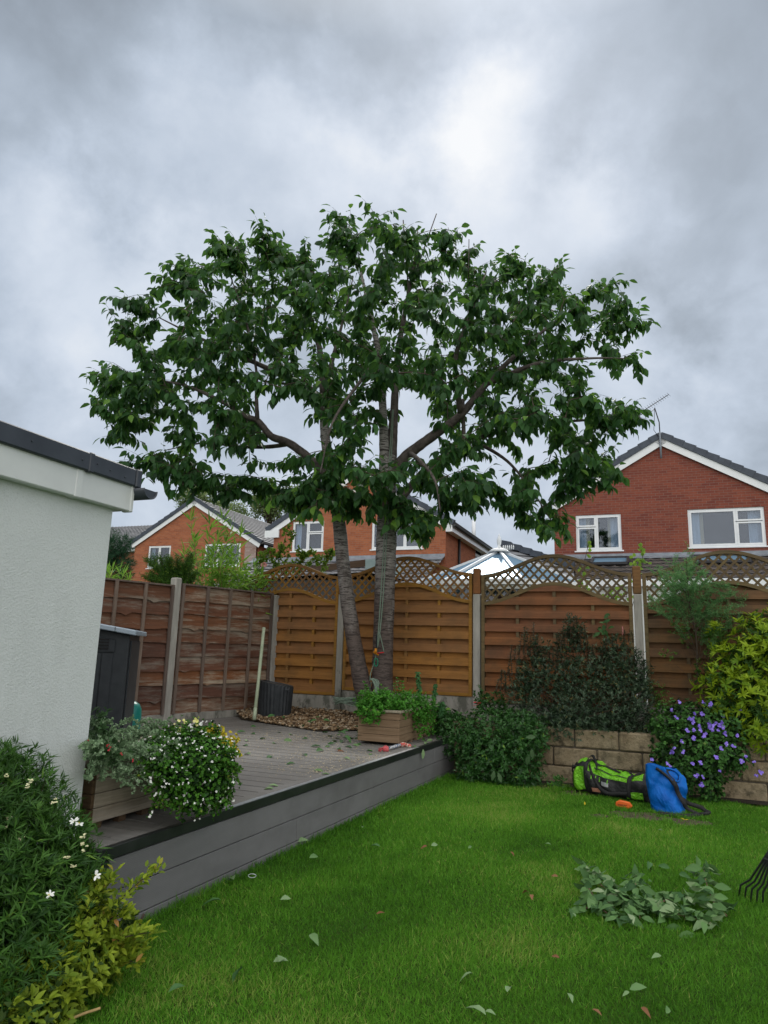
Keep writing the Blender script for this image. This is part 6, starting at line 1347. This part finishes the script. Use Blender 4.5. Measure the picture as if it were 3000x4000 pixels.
for x, y in [(590, 2185), (600, 2210), (580, 2190), (620, 2180), (650, 2195), (600, 2240), (620, 2265), (640, 2230), (660, 2250), (700, 2190), (740, 2170), (720, 2230), (680, 2275), (640, 2280), (720, 2275), (750, 2210), (760, 2250), (690, 2230), (610, 2225), (575, 2262), (660, 2215), (740, 2260), (710, 2210), (670, 2185), (700, 2290), (690, 2260), (730, 2200)]*2:
    e = at(x+random.uniform(-10, 10), y+random.uniform(-8, 8), 8.9+random.uniform(-.25, .25)); b = c0+Vector((random.uniform(-.1, .1), 0, 0)); P = smooth([b, b.lerp(e, .6)+Vector((0, 0, -.02)), e], 12); tg.tube(P, .004, 4, cap=False)
    for p in P[7:]:
        for _ in range(3):
            d0 = ((e-b).normalized()+Vector((random.gauss(0, .6), random.gauss(0, .6), random.gauss(.1, .4)))).normalized()*random.uniform(.05, .12)
            for q in np.linspace(.1, 1, 8):
                for _ in range(2): TP.append(tuple(p+d0*q)); TD.append((random.gauss(0, 1), random.gauss(0, 1), random.gauss(.2, .6)))
tg.build('branches', stemb, r); leaves('foliage', TP, TD, RNG.normal(0, 1, (len(TP), 3)), RNG.uniform(.02, .034, len(TP)), .006, yw, r, 'quad', .1)
bl_ = [blob(690, 2290, 8.95, 70, 60, .3)]; bushy(r, bl_, 400, 8, .03, .006, yw, 'quad', 1.0, .3, name='inner_foliage')
r = plant('dark_conifer', 'soft dark green conifer between the outbuilding and the left gable', 'tree', at(470, 2300, 13).xy.to_3d()); cb = [blob(455, 2140, 13, 45, 60, .5), blob(470, 2200, 13, 50, 60, .5), blob(490, 2130, 13, 35, 40, .3), blob(430, 2240, 13, 50, 60, .5), blob(480, 2245, 13, 30, 40, .3), blob(400, 2150, 13, 60, 120, .6)]
bushy(r, cb, 1100, 12, .10, .007, leafmat('conifer_frond', (.008, .035, .016), (.025, .085, .035)), 'lance', .7, .3, .1, .2, .05); MB().tube([Vector((at(440, 2300, 13).x, 13, 0)), at(440, 2120, 13)], [.12, .03], 8).build('trunk', stemb, r)
rm = leafmat('rose_leaf', (.05, .12, .015), (.17, .28, .03), (.42, .22, .05), .5, .25)
r = plant('climbing_rose', 'yellow green climbing rose with a pink bloom above the first lattice arch', 'rose', L(-4.6, FENCE_V+.5)); tg = MB(); TP = []; random.seed(9)
for pts in ([(1030, 2270), (1030, 2200), (1055, 2150), (1065, 2190)], [(1080, 2280), (1085, 2200), (1110, 2120), (1125, 2055)], [(1090, 2260), (1120, 2180), (1140, 2100), (1135, 2070)], [(1150, 2260), (1180, 2190), (1210, 2160), (1240, 2175)], [(1150, 2260), (1200, 2200), (1250, 2190), (1290, 2170)], [(1250, 2250), (1270, 2200), (1290, 2160), (1300, 2155)], [(1100, 2250), (1150, 2200), (1180, 2170), (1170, 2150)], [(1060, 2260), (1080, 2180), (1090, 2170), (1100, 2130)], [(1000, 2270), (1010, 2200), (1020, 2180), (1030, 2170)]):
    P = smooth([at(x, y, 10.4) for x, y in pts], 7); tg.tube(P, .004, 5)
    for p in P[2:]:
        for _ in range(2): TP.append(tuple(p+Vector((random.gauss(0, .03), random.gauss(0, .03), random.gauss(0, .03)))))
tg.build('stems', stemb, r); P, d, N = rosettes(np.array(TP), rnd_dirs(len(TP)), 4, 1.2, .0); leaves('foliage', P, d, N, .055, .03, rm, r, 'oval', .2)
flowers(r, [tuple(at(1030, 2208, 10.2))]*3, np.tile((.1, -.8, .3), (3, 1)), .05, 7, plain('pink_petal', (.72, .30, .30), (.80, .42, .40), 40, .6))
vm = leafmat('vine_leaf', (.08, .18, .02), (.20, .32, .04), (.40, .20, .06), .5, .35)
r = plant('grape_vine', 'yellow green vine leaves showing through the third panel lattice', 'climber', L(-1.0, FENCE_V+.4)); TP = []; tg = MB()
for pts in ([(2270, 2380), (2290, 2300), (2280, 2220), (2300, 2120)], [(2180, 2360), (2240, 2330), (2260, 2290), (2270, 2270)], [(2470, 2370), (2500, 2250), (2510, 2180), (2500, 2135)], [(2440, 2360), (2480, 2200), (2490, 2190), (2530, 2200)], [(2330, 2370), (2380, 2330), (2400, 2320), (2420, 2300)], [(2200, 2370), (2320, 2350), (2380, 2340), (2450, 2330)]):
    P = smooth([at(x, y, 9.0) for x, y in pts], 4); tg.tube(P, .004, 5)
    for p in P[1:]: TP.append(tuple(p+Vector((random.gauss(0, .02), random.gauss(0, .02), random.gauss(0, .02)))))
tg.build('stems', stemb, r); TP = np.array(TP); P, d, N = rosettes(TP, np.tile((0, -.6, .3), (len(TP), 1)), 2, 1.2, 0); leaves('foliage', P, d, N+np.array((0, -.8, .2)), .055, .048, vm, r, 'disc', .15)
bim = leafmat('birch_leaf', (.09, .14, .06), (.19, .25, .10), (.26, .26, .12), .6, .45)
def fartree(label, px, py, Y, blobs, n, ln):
    p = at(px, py, Y); r = plant('birch_tree', label, 'tree', (p.x, Y, 0), 'birch trees beyond the houses'); bl = [blob(x, y, Y, a, b, c) for x, y, a, b, c in blobs]
    T, D = blob_tips(bl, n, .2, .1); P, d, N = rosettes(T, D, 9, 1.3, .0); P = P + RNG.normal(0, .16, P.shape); leaves('crown', P, d, N, ln*RNG.uniform(.6, 1.3, len(P)), ln*.6, bim, r, 'quad', .2)
    mb = MB(); mb.tube([Vector((p.x, Y, 0)), Vector((p.x+.2, Y, p.z*.6)), p], [.22, .16, .04], 8)
    for q in T[:50]: mb.tube([Vector((p.x+.1, Y, p.z*.72+random.uniform(-1, 1))), Vector(q)], [.04, .012], 4, cap=False)
    mb.build('trunk', stemb, r)
fartree('wispy birch crown showing just above the left house ridge', 800, 1930, 45, [(760, 1925, 50, 40, 1.5), (820, 1950, 50, 35, 1.5), (880, 1985, 60, 35, 1.5), (730, 1960, 40, 40, 1.3), (930, 2010, 50, 40, 1.5)], 420, .20)
fartree('rounder birch crown between the left and middle houses', 1060, 1930, 47, [(1060, 1930, 60, 38, 1.8), (1100, 1960, 70, 45, 1.8), (1010, 1960, 55, 40, 1.6), (1050, 2000, 90, 40, 1.8), (1140, 1940, 60, 50, 1.8)], 620, .20)

# ------------------------------------------------------------------ bags on the lawn
lime = None
m, t = new_mat('lime_nylon'); co = ocoord(t); nn_ = t.noise(co, 14, 5, .6, .4); finish(t, t.ramp(nn_, [(.3, (.13, .42, .012)), (.7, (.20, .56, .02))]), .42, t.bump(t.noise(co, 22, 3, .5, 1.5), 1.0, .04), .4); lime = m
m, t = new_mat('blue_tarpaulin'); co = ocoord(t); nn_ = t.noise(co, 9, 5, .6, .6); finish(t, t.ramp(nn_, [(.3, (.0, .085, .40)), (.7, (.0, .14, .54))]), .55, t.bump(t.noise(t.mapped(co, rot=(.4, .3, .5), scale=(1, 1, .6)), 9, 3, .5, 1.5), .7, .04), .25); bluem = m
webm = plain('black_webbing', (.008, .008, .009), (.02, .02, .021), 60, .75, bump=.4, bscale=250)
bagk = plain('black_nylon', (.008, .009, .010), (.022, .023, .024), 18, .6, bump=.7, bscale=26, bd=.02)
DP0, DP1 = atz(2256, 3088, 0), atz(2556, 3138, 0); dd_ = DP1-DP0; dlen = dd_.length; dd_.normalize(); dn_ = Vector((dd_.y, -dd_.x, 0))
if dn_.y > 0: dn_ = -dn_
duf = thing('duffel_bag', 'long lime green and black duffel bag slumped against the block wall', 'bag', tuple(DP0.lerp(DP1, .5)), math.atan2(dd_.y, dd_.x))
rb = random.Random(8); ph = [rb.uniform(0, 6.28) for _ in range(12)]
def duf_pt(s, a, off=0.0):
    """s 0..1 along, a angle: 0 = towards the camera, pi/2 = top"""
    hh = np.interp(s, [0, .06, .2, .45, .75, .95, 1], [.22, .305, .30, .235, .215, .25, .16])/2
    ww = np.interp(s, [0, .06, .2, .5, .9, 1], [.11, .155, .165, .17, .16, .10])
    ca, sa = math.cos(a), math.sin(a); e = .72
    y = ww*abs(ca)**e*(1 if ca > 0 else -1); z = hh*abs(sa)**e*(1 if sa > 0 else -1)
    wr_ = .010*math.sin(9*s*3+ph[0]+2*math.sin(a*2+ph[1]))+.007*math.sin(23*s+a*3+ph[2])+.006*math.sin(a*7+ph[3]+s*9)+.004*math.sin(41*s-a*5+ph[4])
    k = 1+(wr_+off)/max(.05, math.hypot(y, z)); p = DP0 + dd_*(s*dlen) + dn_*(y*k-.02) + Vector((0, 0, max(.004, hh+z*k)))
    return p
def patch(s0, s1, a0, a1, off, mat, name, parent, ns=16, na=10, th=.004):
    mb = MB(); g0 = [[duf_pt(s0+(s1-s0)*i/ns, a0+(a1-a0)*j/na, off) for j in range(na+1)] for i in range(ns+1)]
    vs = [p for r_ in g0 for p in r_]; w_ = na+1; mb.add(vs, [(i*w_+j, (i+1)*w_+j, (i+1)*w_+j+1, i*w_+j+1) for i in range(ns) for j in range(na)], 0, True); return mb.build(name, mat, parent)
mb = MB(); ns, na = 60, 44
vs = [duf_pt(i/ns, 2*math.pi*j/na) for i in range(ns+1) for j in range(na)]
mb.add(vs, [(i*na+j, (i+1)*na+j, (i+1)*na+(j+1) % na, i*na+(j+1) % na) for i in range(ns) for j in range(na)] + [list(range(na)), [ns*na+j for j in reversed(range(na))]], 0, True)
mb.build('body', lime, duf)
patch(.0, .03, 0, 6.28, .004, bagk, 'end_panel', duf, 4, 40); patch(.92, 1.0, -1.0, 4.2, .004, bagk, 'end_panel', duf, 6, 30)
patch(.02, 1.0, -1.5, -.62, .006, bagk, 'base_panel', duf, 40, 8)
patch(.225, .74, -.62, .42, .009, bagk, 'side_pocket', duf, 30, 10)
patch(.74, .93, -.62, -.10, .010, lime, 'lime_pocket', duf, 12, 6); patch(.74, .97, -.10, .55, .008, bagk, 'mesh_pocket', duf, 12, 6)
patch(.30, .72, .86, .95, .008, bagk, 'zip', duf, 30, 2); patch(.22, .98, 1.50, 1.60, .008, bagk, 'zip', duf, 40, 2)
patch(.04, .225, .62, .95, .008, bagk, 'shoulder_panel', duf, 10, 5)
patch(.30, .40, -.50, -.22, .017, plain('salmon_plastic', (.42, .17, .11), (.5, .24, .17), 20, .5), 'pocket_contents', duf, 6, 4)
patch(.42, .52, -.02, .12, .013, plain('grey_reflective_tape', (.30, .31, .32), None, 8, .4), 'label_strip', duf, 6, 2)
for q in (.29, .34, .39, .50): patch(q, q+.012, .06, .32, .014, lime, 'tether_loop', duf, 2, 3)
def ribbon(mb, pts, wd, side, n=7):
    P = smooth(pts, n); S = Vector(side).normalized(); vs = []
    for i, p in enumerate(P):
        vs += [p-S*wd/2, p+S*wd/2]
    th = Vector((0, -.003, .001)); vs2 = [v_+th for v_ in vs]; m_ = len(vs); f = []
    for i in range(len(P)-1): a = 2*i; f += [(a, a+1, a+3, a+2), (m_+a, m_+a+2, m_+a+3, m_+a+1), (a, a+2, m_+a+2, m_+a), (a+1, m_+a+1, m_+a+3, a+3)]
    mb.add(vs+vs2, f, 0, True)
mb = MB()
for q in (.215, .77): ribbon(mb, [duf_pt(q, -1.2, .016), duf_pt(q, -.3, .018), duf_pt(q, .5, .018), duf_pt(q, 1.1, .016), duf_pt(q+.01, 1.6, .018), duf_pt(q, 2.2, .018)], .040, dd_)
ribbon(mb, [duf_pt(.21, 1.0, .02), duf_pt(.215, 1.3, .045), duf_pt(.25, 1.45, .075), duf_pt(.30, 1.3, .03), duf_pt(.34, .8, .012)], .028, dd_*.6+Vector((0, 0, .6)))
ribbon(mb, [duf_pt(.24, .9, .02), duf_pt(.30, .35, .03), duf_pt(.40, -.1, .035), duf_pt(.52, -.28, .04), duf_pt(.66, -.20, .04), duf_pt(.75, -.15, .03)], .036, Vector((0, 0, 1))+dd_*.4)
mb.build('carry_strap', webm, duf)
mb = MB(); p = duf_pt(0.0, 1.0); q0 = DP0+Vector((0, 0, .20))-dd_*.03
for k in range(5): ribbon(mb, [q0+Vector((random.uniform(-.03, .03), random.uniform(-.04, 0), random.uniform(-.05, .06))) for _ in range(4)], .025, Vector((0, .3, 1)))
mb.build('bunched_handle', webm, duf)
# blue bag
BP = atz(2620, 3172, 0); BP = BP + Vector((0, .02, 0))
BSC = .86
bag = thing('blue_tote_bag', 'bright blue open topped tote bag with a black strap next to the duffel', 'bag', tuple(BP), 0)
prof_x = [(0, -.165, .150), (.10, -.19, .170), (.22, -.205, .175), (.32, -.215, .175), (.39, -.215, .12), (.43, -.21, .075)]
def bag_pt(h, f, front=True):
    xl = np.interp(h, [p[0] for p in prof_x], [p[1] for p in prof_x]); xr = np.interp(h, [p[0] for p in prof_x], [p[2] for p in prof_x])
    x = xl+(xr-xl)*f; bulge = (.11*(1-h/.6))*math.sin(math.pi*min(1, max(0, f)))**.6; y = -bulge if front else bulge*.8+.02
    w_ = .014*math.sin(13*x+19*h+1)+.010*math.sin(31*x-17*h)+.008*math.sin(47*h+9*x+2)+.012*math.sin(22*(x+h*.8))
    hh = h + .018*math.sin(5*f+.5)*(h > .35)
    w_ = w_*.6 + .013*abs(math.sin(9*x+14*h+.6)) + .010*abs(math.sin(17*x-11*h+2)) + .007*abs(math.sin(29*h+13*x))
    return BP + Vector((x, y+(-w_ if front else w_), hh+.004))*BSC
mb = MB(); nx, nh = 26, 26
for fr_ in (True, False):
    vs = [bag_pt(.43*j/nh, i/nx, fr_) for j in range(nh+1) for i in range(nx+1)]; W_ = nx+1
    mb.add(vs, [(j*W_+i, j*W_+i+1, (j+1)*W_+i+1, (j+1)*W_+i) for j in range(nh) for i in range(nx)], 0, True)
vs = [bag_pt(0, i/nx, True) for i in range(nx+1)]+[bag_pt(0, i/nx, False) for i in range(nx+1)]; mb.add(vs, [(i, nx+1+i, nx+2+i, i+1) for i in range(nx)])
for f in (0, 1): vs = [bag_pt(.43*j/nh, f, True) for j in range(nh+1)]+[bag_pt(.43*j/nh, f, False) for j in range(nh+1)]; mb.add(vs, [(j, j+1, nh+2+j, nh+1+j) for j in range(nh)])
mb.build('body', bluem, bag)
mb = MB(); fl2 = [(.385, .52), (.425, .60), (.43, .72), (.415, .86), (.375, .88), (.335, .80), (.30, .74), (.31, .62), (.34, .56)]
vs = [bag_pt(h, f)+Vector((0, -.006, 0)) for h, f in fl2]; c = sum(vs, Vector())/len(vs)+Vector((0, -.002, 0)); mb.add(vs+[c], [(i, (i+1) % len(vs), len(vs)) for i in range(len(vs))], 0, True); mb.build('opening_shade', bagk, bag)  # flat dark patch stands for the shade inside the open top
mb = MB(); mb.tube(smooth([bag_pt(h, f)+Vector((0, -.012, 0)) for h, f in fl2[1:8]], 4), .008, 8); mb.build('rolled_rim', bluem, bag)
mb = MB(); mb.tube(smooth([bag_pt(.40, .22)+Vector((0, -.004, 0)), bag_pt(.37, .36)+Vector((0, -.012, 0)), bag_pt(.33, .50)+Vector((0, -.01, 0)), bag_pt(.27, .58)+Vector((0, -.01, 0))], 6), [.012]*19, 8); mb.build('rim_fold', bagk, bag)
mb = MB(); O = Vector((0, -.016, 0))
ribbon(mb, [bag_pt(.31, .56)+O, bag_pt(.26, .62)+O*1.5, bag_pt(.19, .68)+O*2, bag_pt(.11, .78)+O*2.5, bag_pt(.05, .92)+O*4, BP+Vector((.22, -.16, .01)), BP+Vector((.27, -.15, .012))], .038, Vector((1, 0, .25)))
ribbon(mb, [bag_pt(.15, .72)+O*1.5, bag_pt(.12, .86)+O*2, bag_pt(.09, 1.0)+O*3, BP+Vector((.25, -.07, .05)), BP+Vector((.275, -.13, .015))], .034, Vector((.3, 0, 1)))
ribbon(mb, [BP+Vector((-.14, -.14, .012)), BP+Vector((.0, -.20, .012)), BP+Vector((.12, -.19, .015)), BP+Vector((.22, -.16, .02)), BP+Vector((.28, -.13, .02))], .045, Vector((0, 1, .6)))
mb.build('shoulder_strap', webm, bag)
mb = MB(); mb.tube(smooth([BP+Vector((.19, -.16, .02)), BP+Vector((.24, -.18, .03)), BP+Vector((.29, -.12, .03)), BP+Vector((.27, -.04, .03))], 5), .012, 7); mb.build('strap_buckle', webm, bag)
# orange wedge
om = plain('orange_plastic', (.62, .10, .012), (.75, .15, .02), 12, .45)
OP = atz(2435, 3160, 0); ow = thing('orange_tool_case', 'small bright orange plastic tool case on the grass before the duffel', 'tool case', tuple(OP), math.radians(-28))
mb = MB(); sh_ = [(-.065, 0), (.06, 0), (.075, .02), (.05, .05), (-.03, .058), (-.065, .04)]; mb.prism([Vector((x, 0, z+.008)) for x, z in sh_], (0, .045, 0)); mb.build('case', om, ow, local=True, bevel=.006)
MB().box(-.045, -.003, .025, .035, .0005, .038).build('recess_shade', plain('recess_shade_orange', (.30, .05, .01), None, 9, .6), ow, local=True); MB().box(.02, -.004, .0, .045, .0495, .03).build('clip', om, ow, local=True, bevel=.003)  # raised plate in darker orange stands for a recess in shade

# rope dog toy
ty = thing('rope_toy', 'knotted pink white and blue rope dog toy by the herb planter', 'toy', tuple(atz(1530, 2935, DZ)))
pinkm = plain('pink_cotton', (.50, .06, .08), (.66, .16, .16), 120, .9, bump=.6, bscale=200); bluec = plain('blue_white_cotton', (.12, .17, .28), (.60, .58, .55), 60, .9, lo=.45, hi=.55); redc = plain('red_cream_cotton', (.48, .06, .05), (.62, .52, .42), 50, .9, lo=.48, hi=.56)
A_, B_, C_, D_ = atz(1500, 2935, DZ), atz(1530, 2932, DZ), atz(1565, 2918, DZ), atz(1592, 2920, DZ)
for q in (A_, B_, C_, D_): q.z += .022
for nm, a, b, mm_, r0 in (('knot', A_, A_+Vector((.03, .0, .0)), pinkm, .030), ('twisted_rope', B_-Vector((.02, 0, 0)), C_, bluec, .015), ('knot', C_-Vector((.0, 0, .0)), C_+Vector((.045, .01, 0)), redc, .022), ('frayed_end', D_-Vector((.01, 0, 0)), D_+Vector((.03, .0, -.008)), redc, .018)):
    mb = MB(); ax_ = (b-a).normalized(); pr_ = ax_.cross(Vector((0, 0, 1))).normalized()
    for s in range(4):
        P = [a.lerp(b, i/14)+(pr_*math.cos(i*.7+s*1.57)+Vector((0, 0, 1))*math.sin(i*.7+s*1.57))*r0*.5*(.6+.4*math.sin(math.pi*i/14)) for i in range(15)]; mb.tube(P, r0*.55, 7)
    mb.build(nm, mm_, ty)
fr_ = MB()
for i in range(26): d = Vector((-1+random.gauss(0, .25), random.gauss(-.3, .45), random.gauss(-.1, .3))).normalized(); fr_.tube([A_, A_+d*.03, A_+d*.055-Vector((0, 0, .012))], .0028, 4)
fr_.build('frayed_end', pinkm, ty)

# rake at the right edge
rk = thing('lawn_rake', 'black plastic fan rake with tines resting on the lawn at the right edge', 'rake', tuple(atz(2960, 3550, 0)))
hub = at(3040, 3270, 3.95); mb = MB(); bars = []
for i in range(15):
    f = i/14; tip = atz(2885+f*330, 3505+f*150-90*math.sin(f*1.8)*f, .004); d = tip-hub; kk = hub+d*.30; near = tip-Vector((0, 0, -.03))-d*.07
    mb.tube([hub+d*.12, kk, hub+d*.7, near+Vector((0, 0, .012)), tip], [.007, .007, .006, .0055, .004], 6); bars.append(kk+d*.05)
mb.build('tines', black_pl, rk)
mb = MB(); mb.tube(smooth(bars, 3), .010, 6); mb.build('cross_brace', black_pl, rk)
mb = MB(); mb.tube([hub+Vector((.0, .0, .08)), hub, hub.lerp(bars[7], .45)], [.018, .03, .05], 10); mb.build('head', black_pl, rk)
MB().tube([hub, hub+Vector((.55, .25, .9))], .014, 10).build('handle', wood('pale_ash_handle', (.30, .20, .10), (.42, .30, .17), 2), rk)

# ------------------------------------------------------------------ cut cherry branch on the lawn
clm = leafmat('cut_cherry_leaf', (.035, .095, .030), (.12, .24, .075), (.30, .39, .22), .55, .15)
cb_ = thing('cut_branch', 'freshly cut leafy cherry branch lying in a curved heap on the lawn', 'branch', tuple(atz(2560, 3530, 0)))
random.seed(21); tg = MB(); TP, TD, TN = [], [], []
lines = [[(2290, 3400, .10), (2330, 3440, .06), (2400, 3500, .05), (2500, 3540, .06), (2620, 3580, .05)], [(2340, 3500, .05), (2420, 3520, .05), (2480, 3550, .04)], [(2478, 3450, .14), (2490, 3500, .08), (2500, 3580, .02)], [(2840, 3570, .02), (2790, 3540, .10), (2760, 3480, .20), (2755, 3450, .24)], [(2600, 3560, .05), (2700, 3590, .06), (2790, 3610, .04)], [(2560, 3540, .06), (2640, 3520, .09), (2740, 3540, .07)], [(2260, 3550, .03), (2380, 3530, .06), (2450, 3510, .08)], [(2300, 3470, .05), (2360, 3560, .05), (2440, 3590, .04)]]
for ln_ in lines:
    P = smooth([atz(x, y+22, 0)+Vector((0, 0, z*.38+.01)) for x, y, z in ln_], 8); tg.tube(P, [.005*(1-.6*i/len(P)) for i in range(len(P))], 6)
    for i, p in enumerate(P):
        for _ in range(2 if i % 2 else 3):
            TP.append(tuple(p+Vector((random.gauss(0, .025), random.gauss(0, .03), abs(random.gauss(0, .015)))))); d = Vector((random.gauss(0, 1), random.gauss(-.3, .8), random.gauss(.0, .15))).normalized()
            if p.z < .06: d.z = abs(d.z)*.5
            TD.append(tuple(d)); TN.append((random.gauss(0, .6), random.gauss(-.4, .6), random.choice([1, 1, -1])))
for x, y, z, dx, dz in ((2760, 3450, .22, -.2, 1), (2762, 3452, .22, .3, 1), (2735, 3500, .15, -1, .6), (2480, 3455, .13, .1, .9), (2300, 3420, .08, -.2, 1), (2305, 3440, .07, -.6, .8), (2320, 3450, .06, .3, .6), (2470, 3520, .06, .3, -.3), (2600, 3610, .02, 1, .1), (2650, 3640, .02, 1, .1)):
    TP.append(tuple(atz(x, y+22, 0)+Vector((0, 0, z*.4)))); TD.append((dx, -.2, dz)); TN.append((random.gauss(0, .3), -1, .3))
tg.build('twigs', plain('fresh_twig', (.10, .06, .035), (.22, .15, .09), 20, .7), cb_); n = len(TP); LL2 = RNG.uniform(.045, .10, n); leaves('foliage', TP, TD, TN, LL2, LL2*.5, clm, cb_, 'oval', .35, np.where(RNG.uniform(0, 1, n) < .38, RNG.uniform(.88, 1, n), RNG.uniform(0, .8, n)))

# ------------------------------------------------------------------ fallen leaves, one by one
flm_p = leafmat('pale_fallen_leaf', (.12, .23, .08), (.22, .33, .16), None, .6, .1); flm_g = leafmat('green_fallen_leaf', (.035, .10, .03), (.07, .17, .05), None, .5, .1); flm_b = leafmat('brown_fallen_leaf', (.16, .07, .03), (.30, .16, .08), None, .8, .05)
def one_leaf(name, label, group, p, ln, mat, flat=.25, kind='oval', dr=.3, cat='leaf'):
    an = random.uniform(0, 6.28); d = (math.cos(an), math.sin(an), random.uniform(0, flat)); nrm = (random.gauss(0, flat), random.gauss(-flat, flat), 1)
    o = leaves(name, [tuple(p)], [d], [nrm], ln, ln*random.uniform(.42, .52), mat, None, kind, dr*random.uniform(.5, 2.2), np.array([random.random()]), 1.8); return tag(o, label, cat, group)
gl_lawn = 'cherry leaves scattered on the lawn'
random.seed(77)
for x, y in ((505, 1900), (628, 1941), (670, 2018), (590, 2078), (612, 2070), (668, 1853), (638, 1818), (1050, 2193), (1360, 2138)): one_leaf('fallen_leaf', 'pale green cherry leaf lying on the mown lawn', gl_lawn, atz(x*S_, y*S_, .034), random.uniform(.065, .09), flm_p, .45)
for x, y in ((515, 208), (113, 125), (833, 195), (920, 288), (925, 470), (1130, 755), (895, 760), (665, 757), (580, 830), (535, 685), (1255, 140), (1252, 617), (1190, 345), (1225, 395), (1270, 838), (375, 198)): one_leaf('fallen_leaf', 'pale green cherry leaf lying on the mown lawn', gl_lawn, atz(1300+x*1.0247, 3100+y*1.0247, .032), random.uniform(.030, .060), flm_p, .4)
for x, y in ((525, 2090), (478, 1945), (400, 2130), (684, 1793), (700, 1786), (612, 1770)): one_leaf('fallen_leaf', 'dark green cherry leaf lying on the mown lawn', 'dark cherry leaves on the lawn', atz(x*S_, y*S_, .036), random.uniform(.07, .10), flm_g, .5)
for x, y in ((1285, 285), (1320, 305), (180, 203), (1210, 262)): one_leaf('fallen_leaf', 'dark green cherry leaf lying on the mown lawn', 'dark cherry leaves on the lawn', atz(1300+x*1.0247, 3100+y*1.0247, .032), .07, flm_g, .4)
for x, y in ((985, 822), (745, 375), (860, 316), (165, 460), (757, 385), (360, 200), (675, 222), (1095, 150), (865, 627), (1175, 815)): one_leaf('dead_leaf', 'small brown dead leaf lying on the mown lawn', 'brown dead leaves on the lawn', atz(1300+x*1.0247, 3100+y*1.0247, .03), .045, flm_b, .3)
one_leaf('dead_leaf', 'brown curled leaf at the foot of the ribbed deck boards', None, atz(1185, 3255, .03), .05, flm_b)
for k, (x, y) in enumerate(((130, 560), (100, 655), (115, 685), (235, 640), (270, 670), (345, 648), (130, 740), (270, 752), (555, 722), (590, 690), (375, 612), (680, 670), (720, 610), (790, 680), (820, 675), (730, 765), (880, 715), (905, 735), (245, 945), (280, 965), (470, 740), (110, 515), (590, 870), (540, 845), (740, 655), (700, 640), (660, 625), (15, 1000), (650, 690), (700, 700), (740, 690), (770, 640), (660, 650), (720, 580), (800, 640), (690, 660), (760, 660), (630, 600), (730, 635), (40, 600), (160, 610), (420, 560), (310, 600), (500, 640), (60, 860), (420, 800))):
    pale_ = k in (1, 5, 6, 10, 15, 18, 19, 22, 23, 27, 13)
    one_leaf('fallen_leaf', 'pale cherry leaf lying flat on the grey deck boards' if pale_ else 'dark cherry leaf lying flat on the grey deck boards', 'pale cherry leaves on the deck' if pale_ else 'dark cherry leaves on the deck', atz(900+x*.6028, 2500+y*.6028, DZ+.006), random.uniform(.07, .11), flm_p if pale_ else flm_g, .2)
random.seed(5)
for x, y in ((700, 575), (770, 590), (470, 548), (500, 530), (600, 520), (720, 500), (640, 550), (240, 500), (560, 520), (690, 600), (740, 620), (810, 620), (800, 560), (330, 500), (820, 600), (640, 480), (760, 480), (590, 500)): one_leaf('fallen_leaf', 'dark cherry leaf lying on the golden gravel', 'cherry leaves on the gravel', atz(900+x*.6028, 2500+y*.6028, DZ+.07), random.uniform(.07, .11), flm_g, .4)
one_leaf('fallen_leaf', 'bright green leaf lying on the deck edge beside the rope toy', None, atz(1625, 2918, DZ+.01), .11, flm_p, .15)
for x, y, lb in ((1670, 2898, 'broad green leaf lying by the right side of the herb planter'), (1690, 2890, 'yellow green leaf overhanging the deck edge near its far end')): one_leaf('fallen_leaf', lb, None, atz(x, y, DZ+.012), .11, flm_p, .2)
o = leaves('hanging_leaf', [tuple(at(1653, 2925, 6.9))], [(0, -.05, -1)], [(0.3, -1, 0)], .10, .035, flm_p, None, 'oval', .1); tag(o, 'single pale leaf hanging down over the deck fascia', 'leaf')
o = leaves('curled_leaf', [tuple(atz(1316, 2935, DZ+.005)), tuple(atz(1310, 2930, DZ+.01))], [(1, .2, .3), (.3, .5, .2)], [(0, -.5, 1), (0, .3, 1)], .07, .03, flm_b, None, 'oval', .5); tag(o, 'curled brown dead leaf on the deck near the sawdust', 'leaf')
ylw = leafmat('yellow_fallen_leaf', (.55, .42, .02), (.70, .55, .04), None, .6, .1)
o = leaves('yellow_leaf', [tuple(atz(2675, 3203, .03))]*3, [(1, 0, .2), (-.6, .5, .3), (.1, -.5, .4)], [(0, 0, 1)]*3, .035, .02, ylw, None, 'oval', .2); tag(o, 'small yellow leaf on the grass in front of the blue bag', 'leaf')
o = leaves('yellow_leaf', [tuple(atz(2285, 3145, .03))], [(0, .2, 1)], [(0, -1, .2)], .03, .014, ylw, None, 'oval', .2); tag(o, 'tiny yellow leaf standing in the grass left of the duffel', 'leaf')
mb = MB(); P = smooth([atz(258, 3990, .03), atz(320, 3962, .035), atz(392, 3938, .04)], 6); mb.tube(P, [.005]*13, 7); tag(mb.build('cut_stick', plain('peeled_stick', (.38, .26, .10), (.50, .36, .16), 30, .7)), 'pale peeled stick lying on the grass by the bottom left shrub', 'stick')
ringtube(atz(985, 3421, .04), .022, .010, .0022, plain('clear_grey_plastic', (.45, .5, .5), None, 8, .3), 'plastic_ring', None); tag(bpy.data.objects['plastic_ring'], 'small clear plastic ring lying in the grass', 'ring')
mb = MB(); mb.tube(smooth([atz(528, 3655, .0), at(545, 3610, 3.42), at(562, 3570, 3.44)], 4), .006, 6); tag(mb.build('dark_twig', stemb), 'short dark mossy twig propped against the deck boards', 'twig')
bpy.context.view_layer.update()
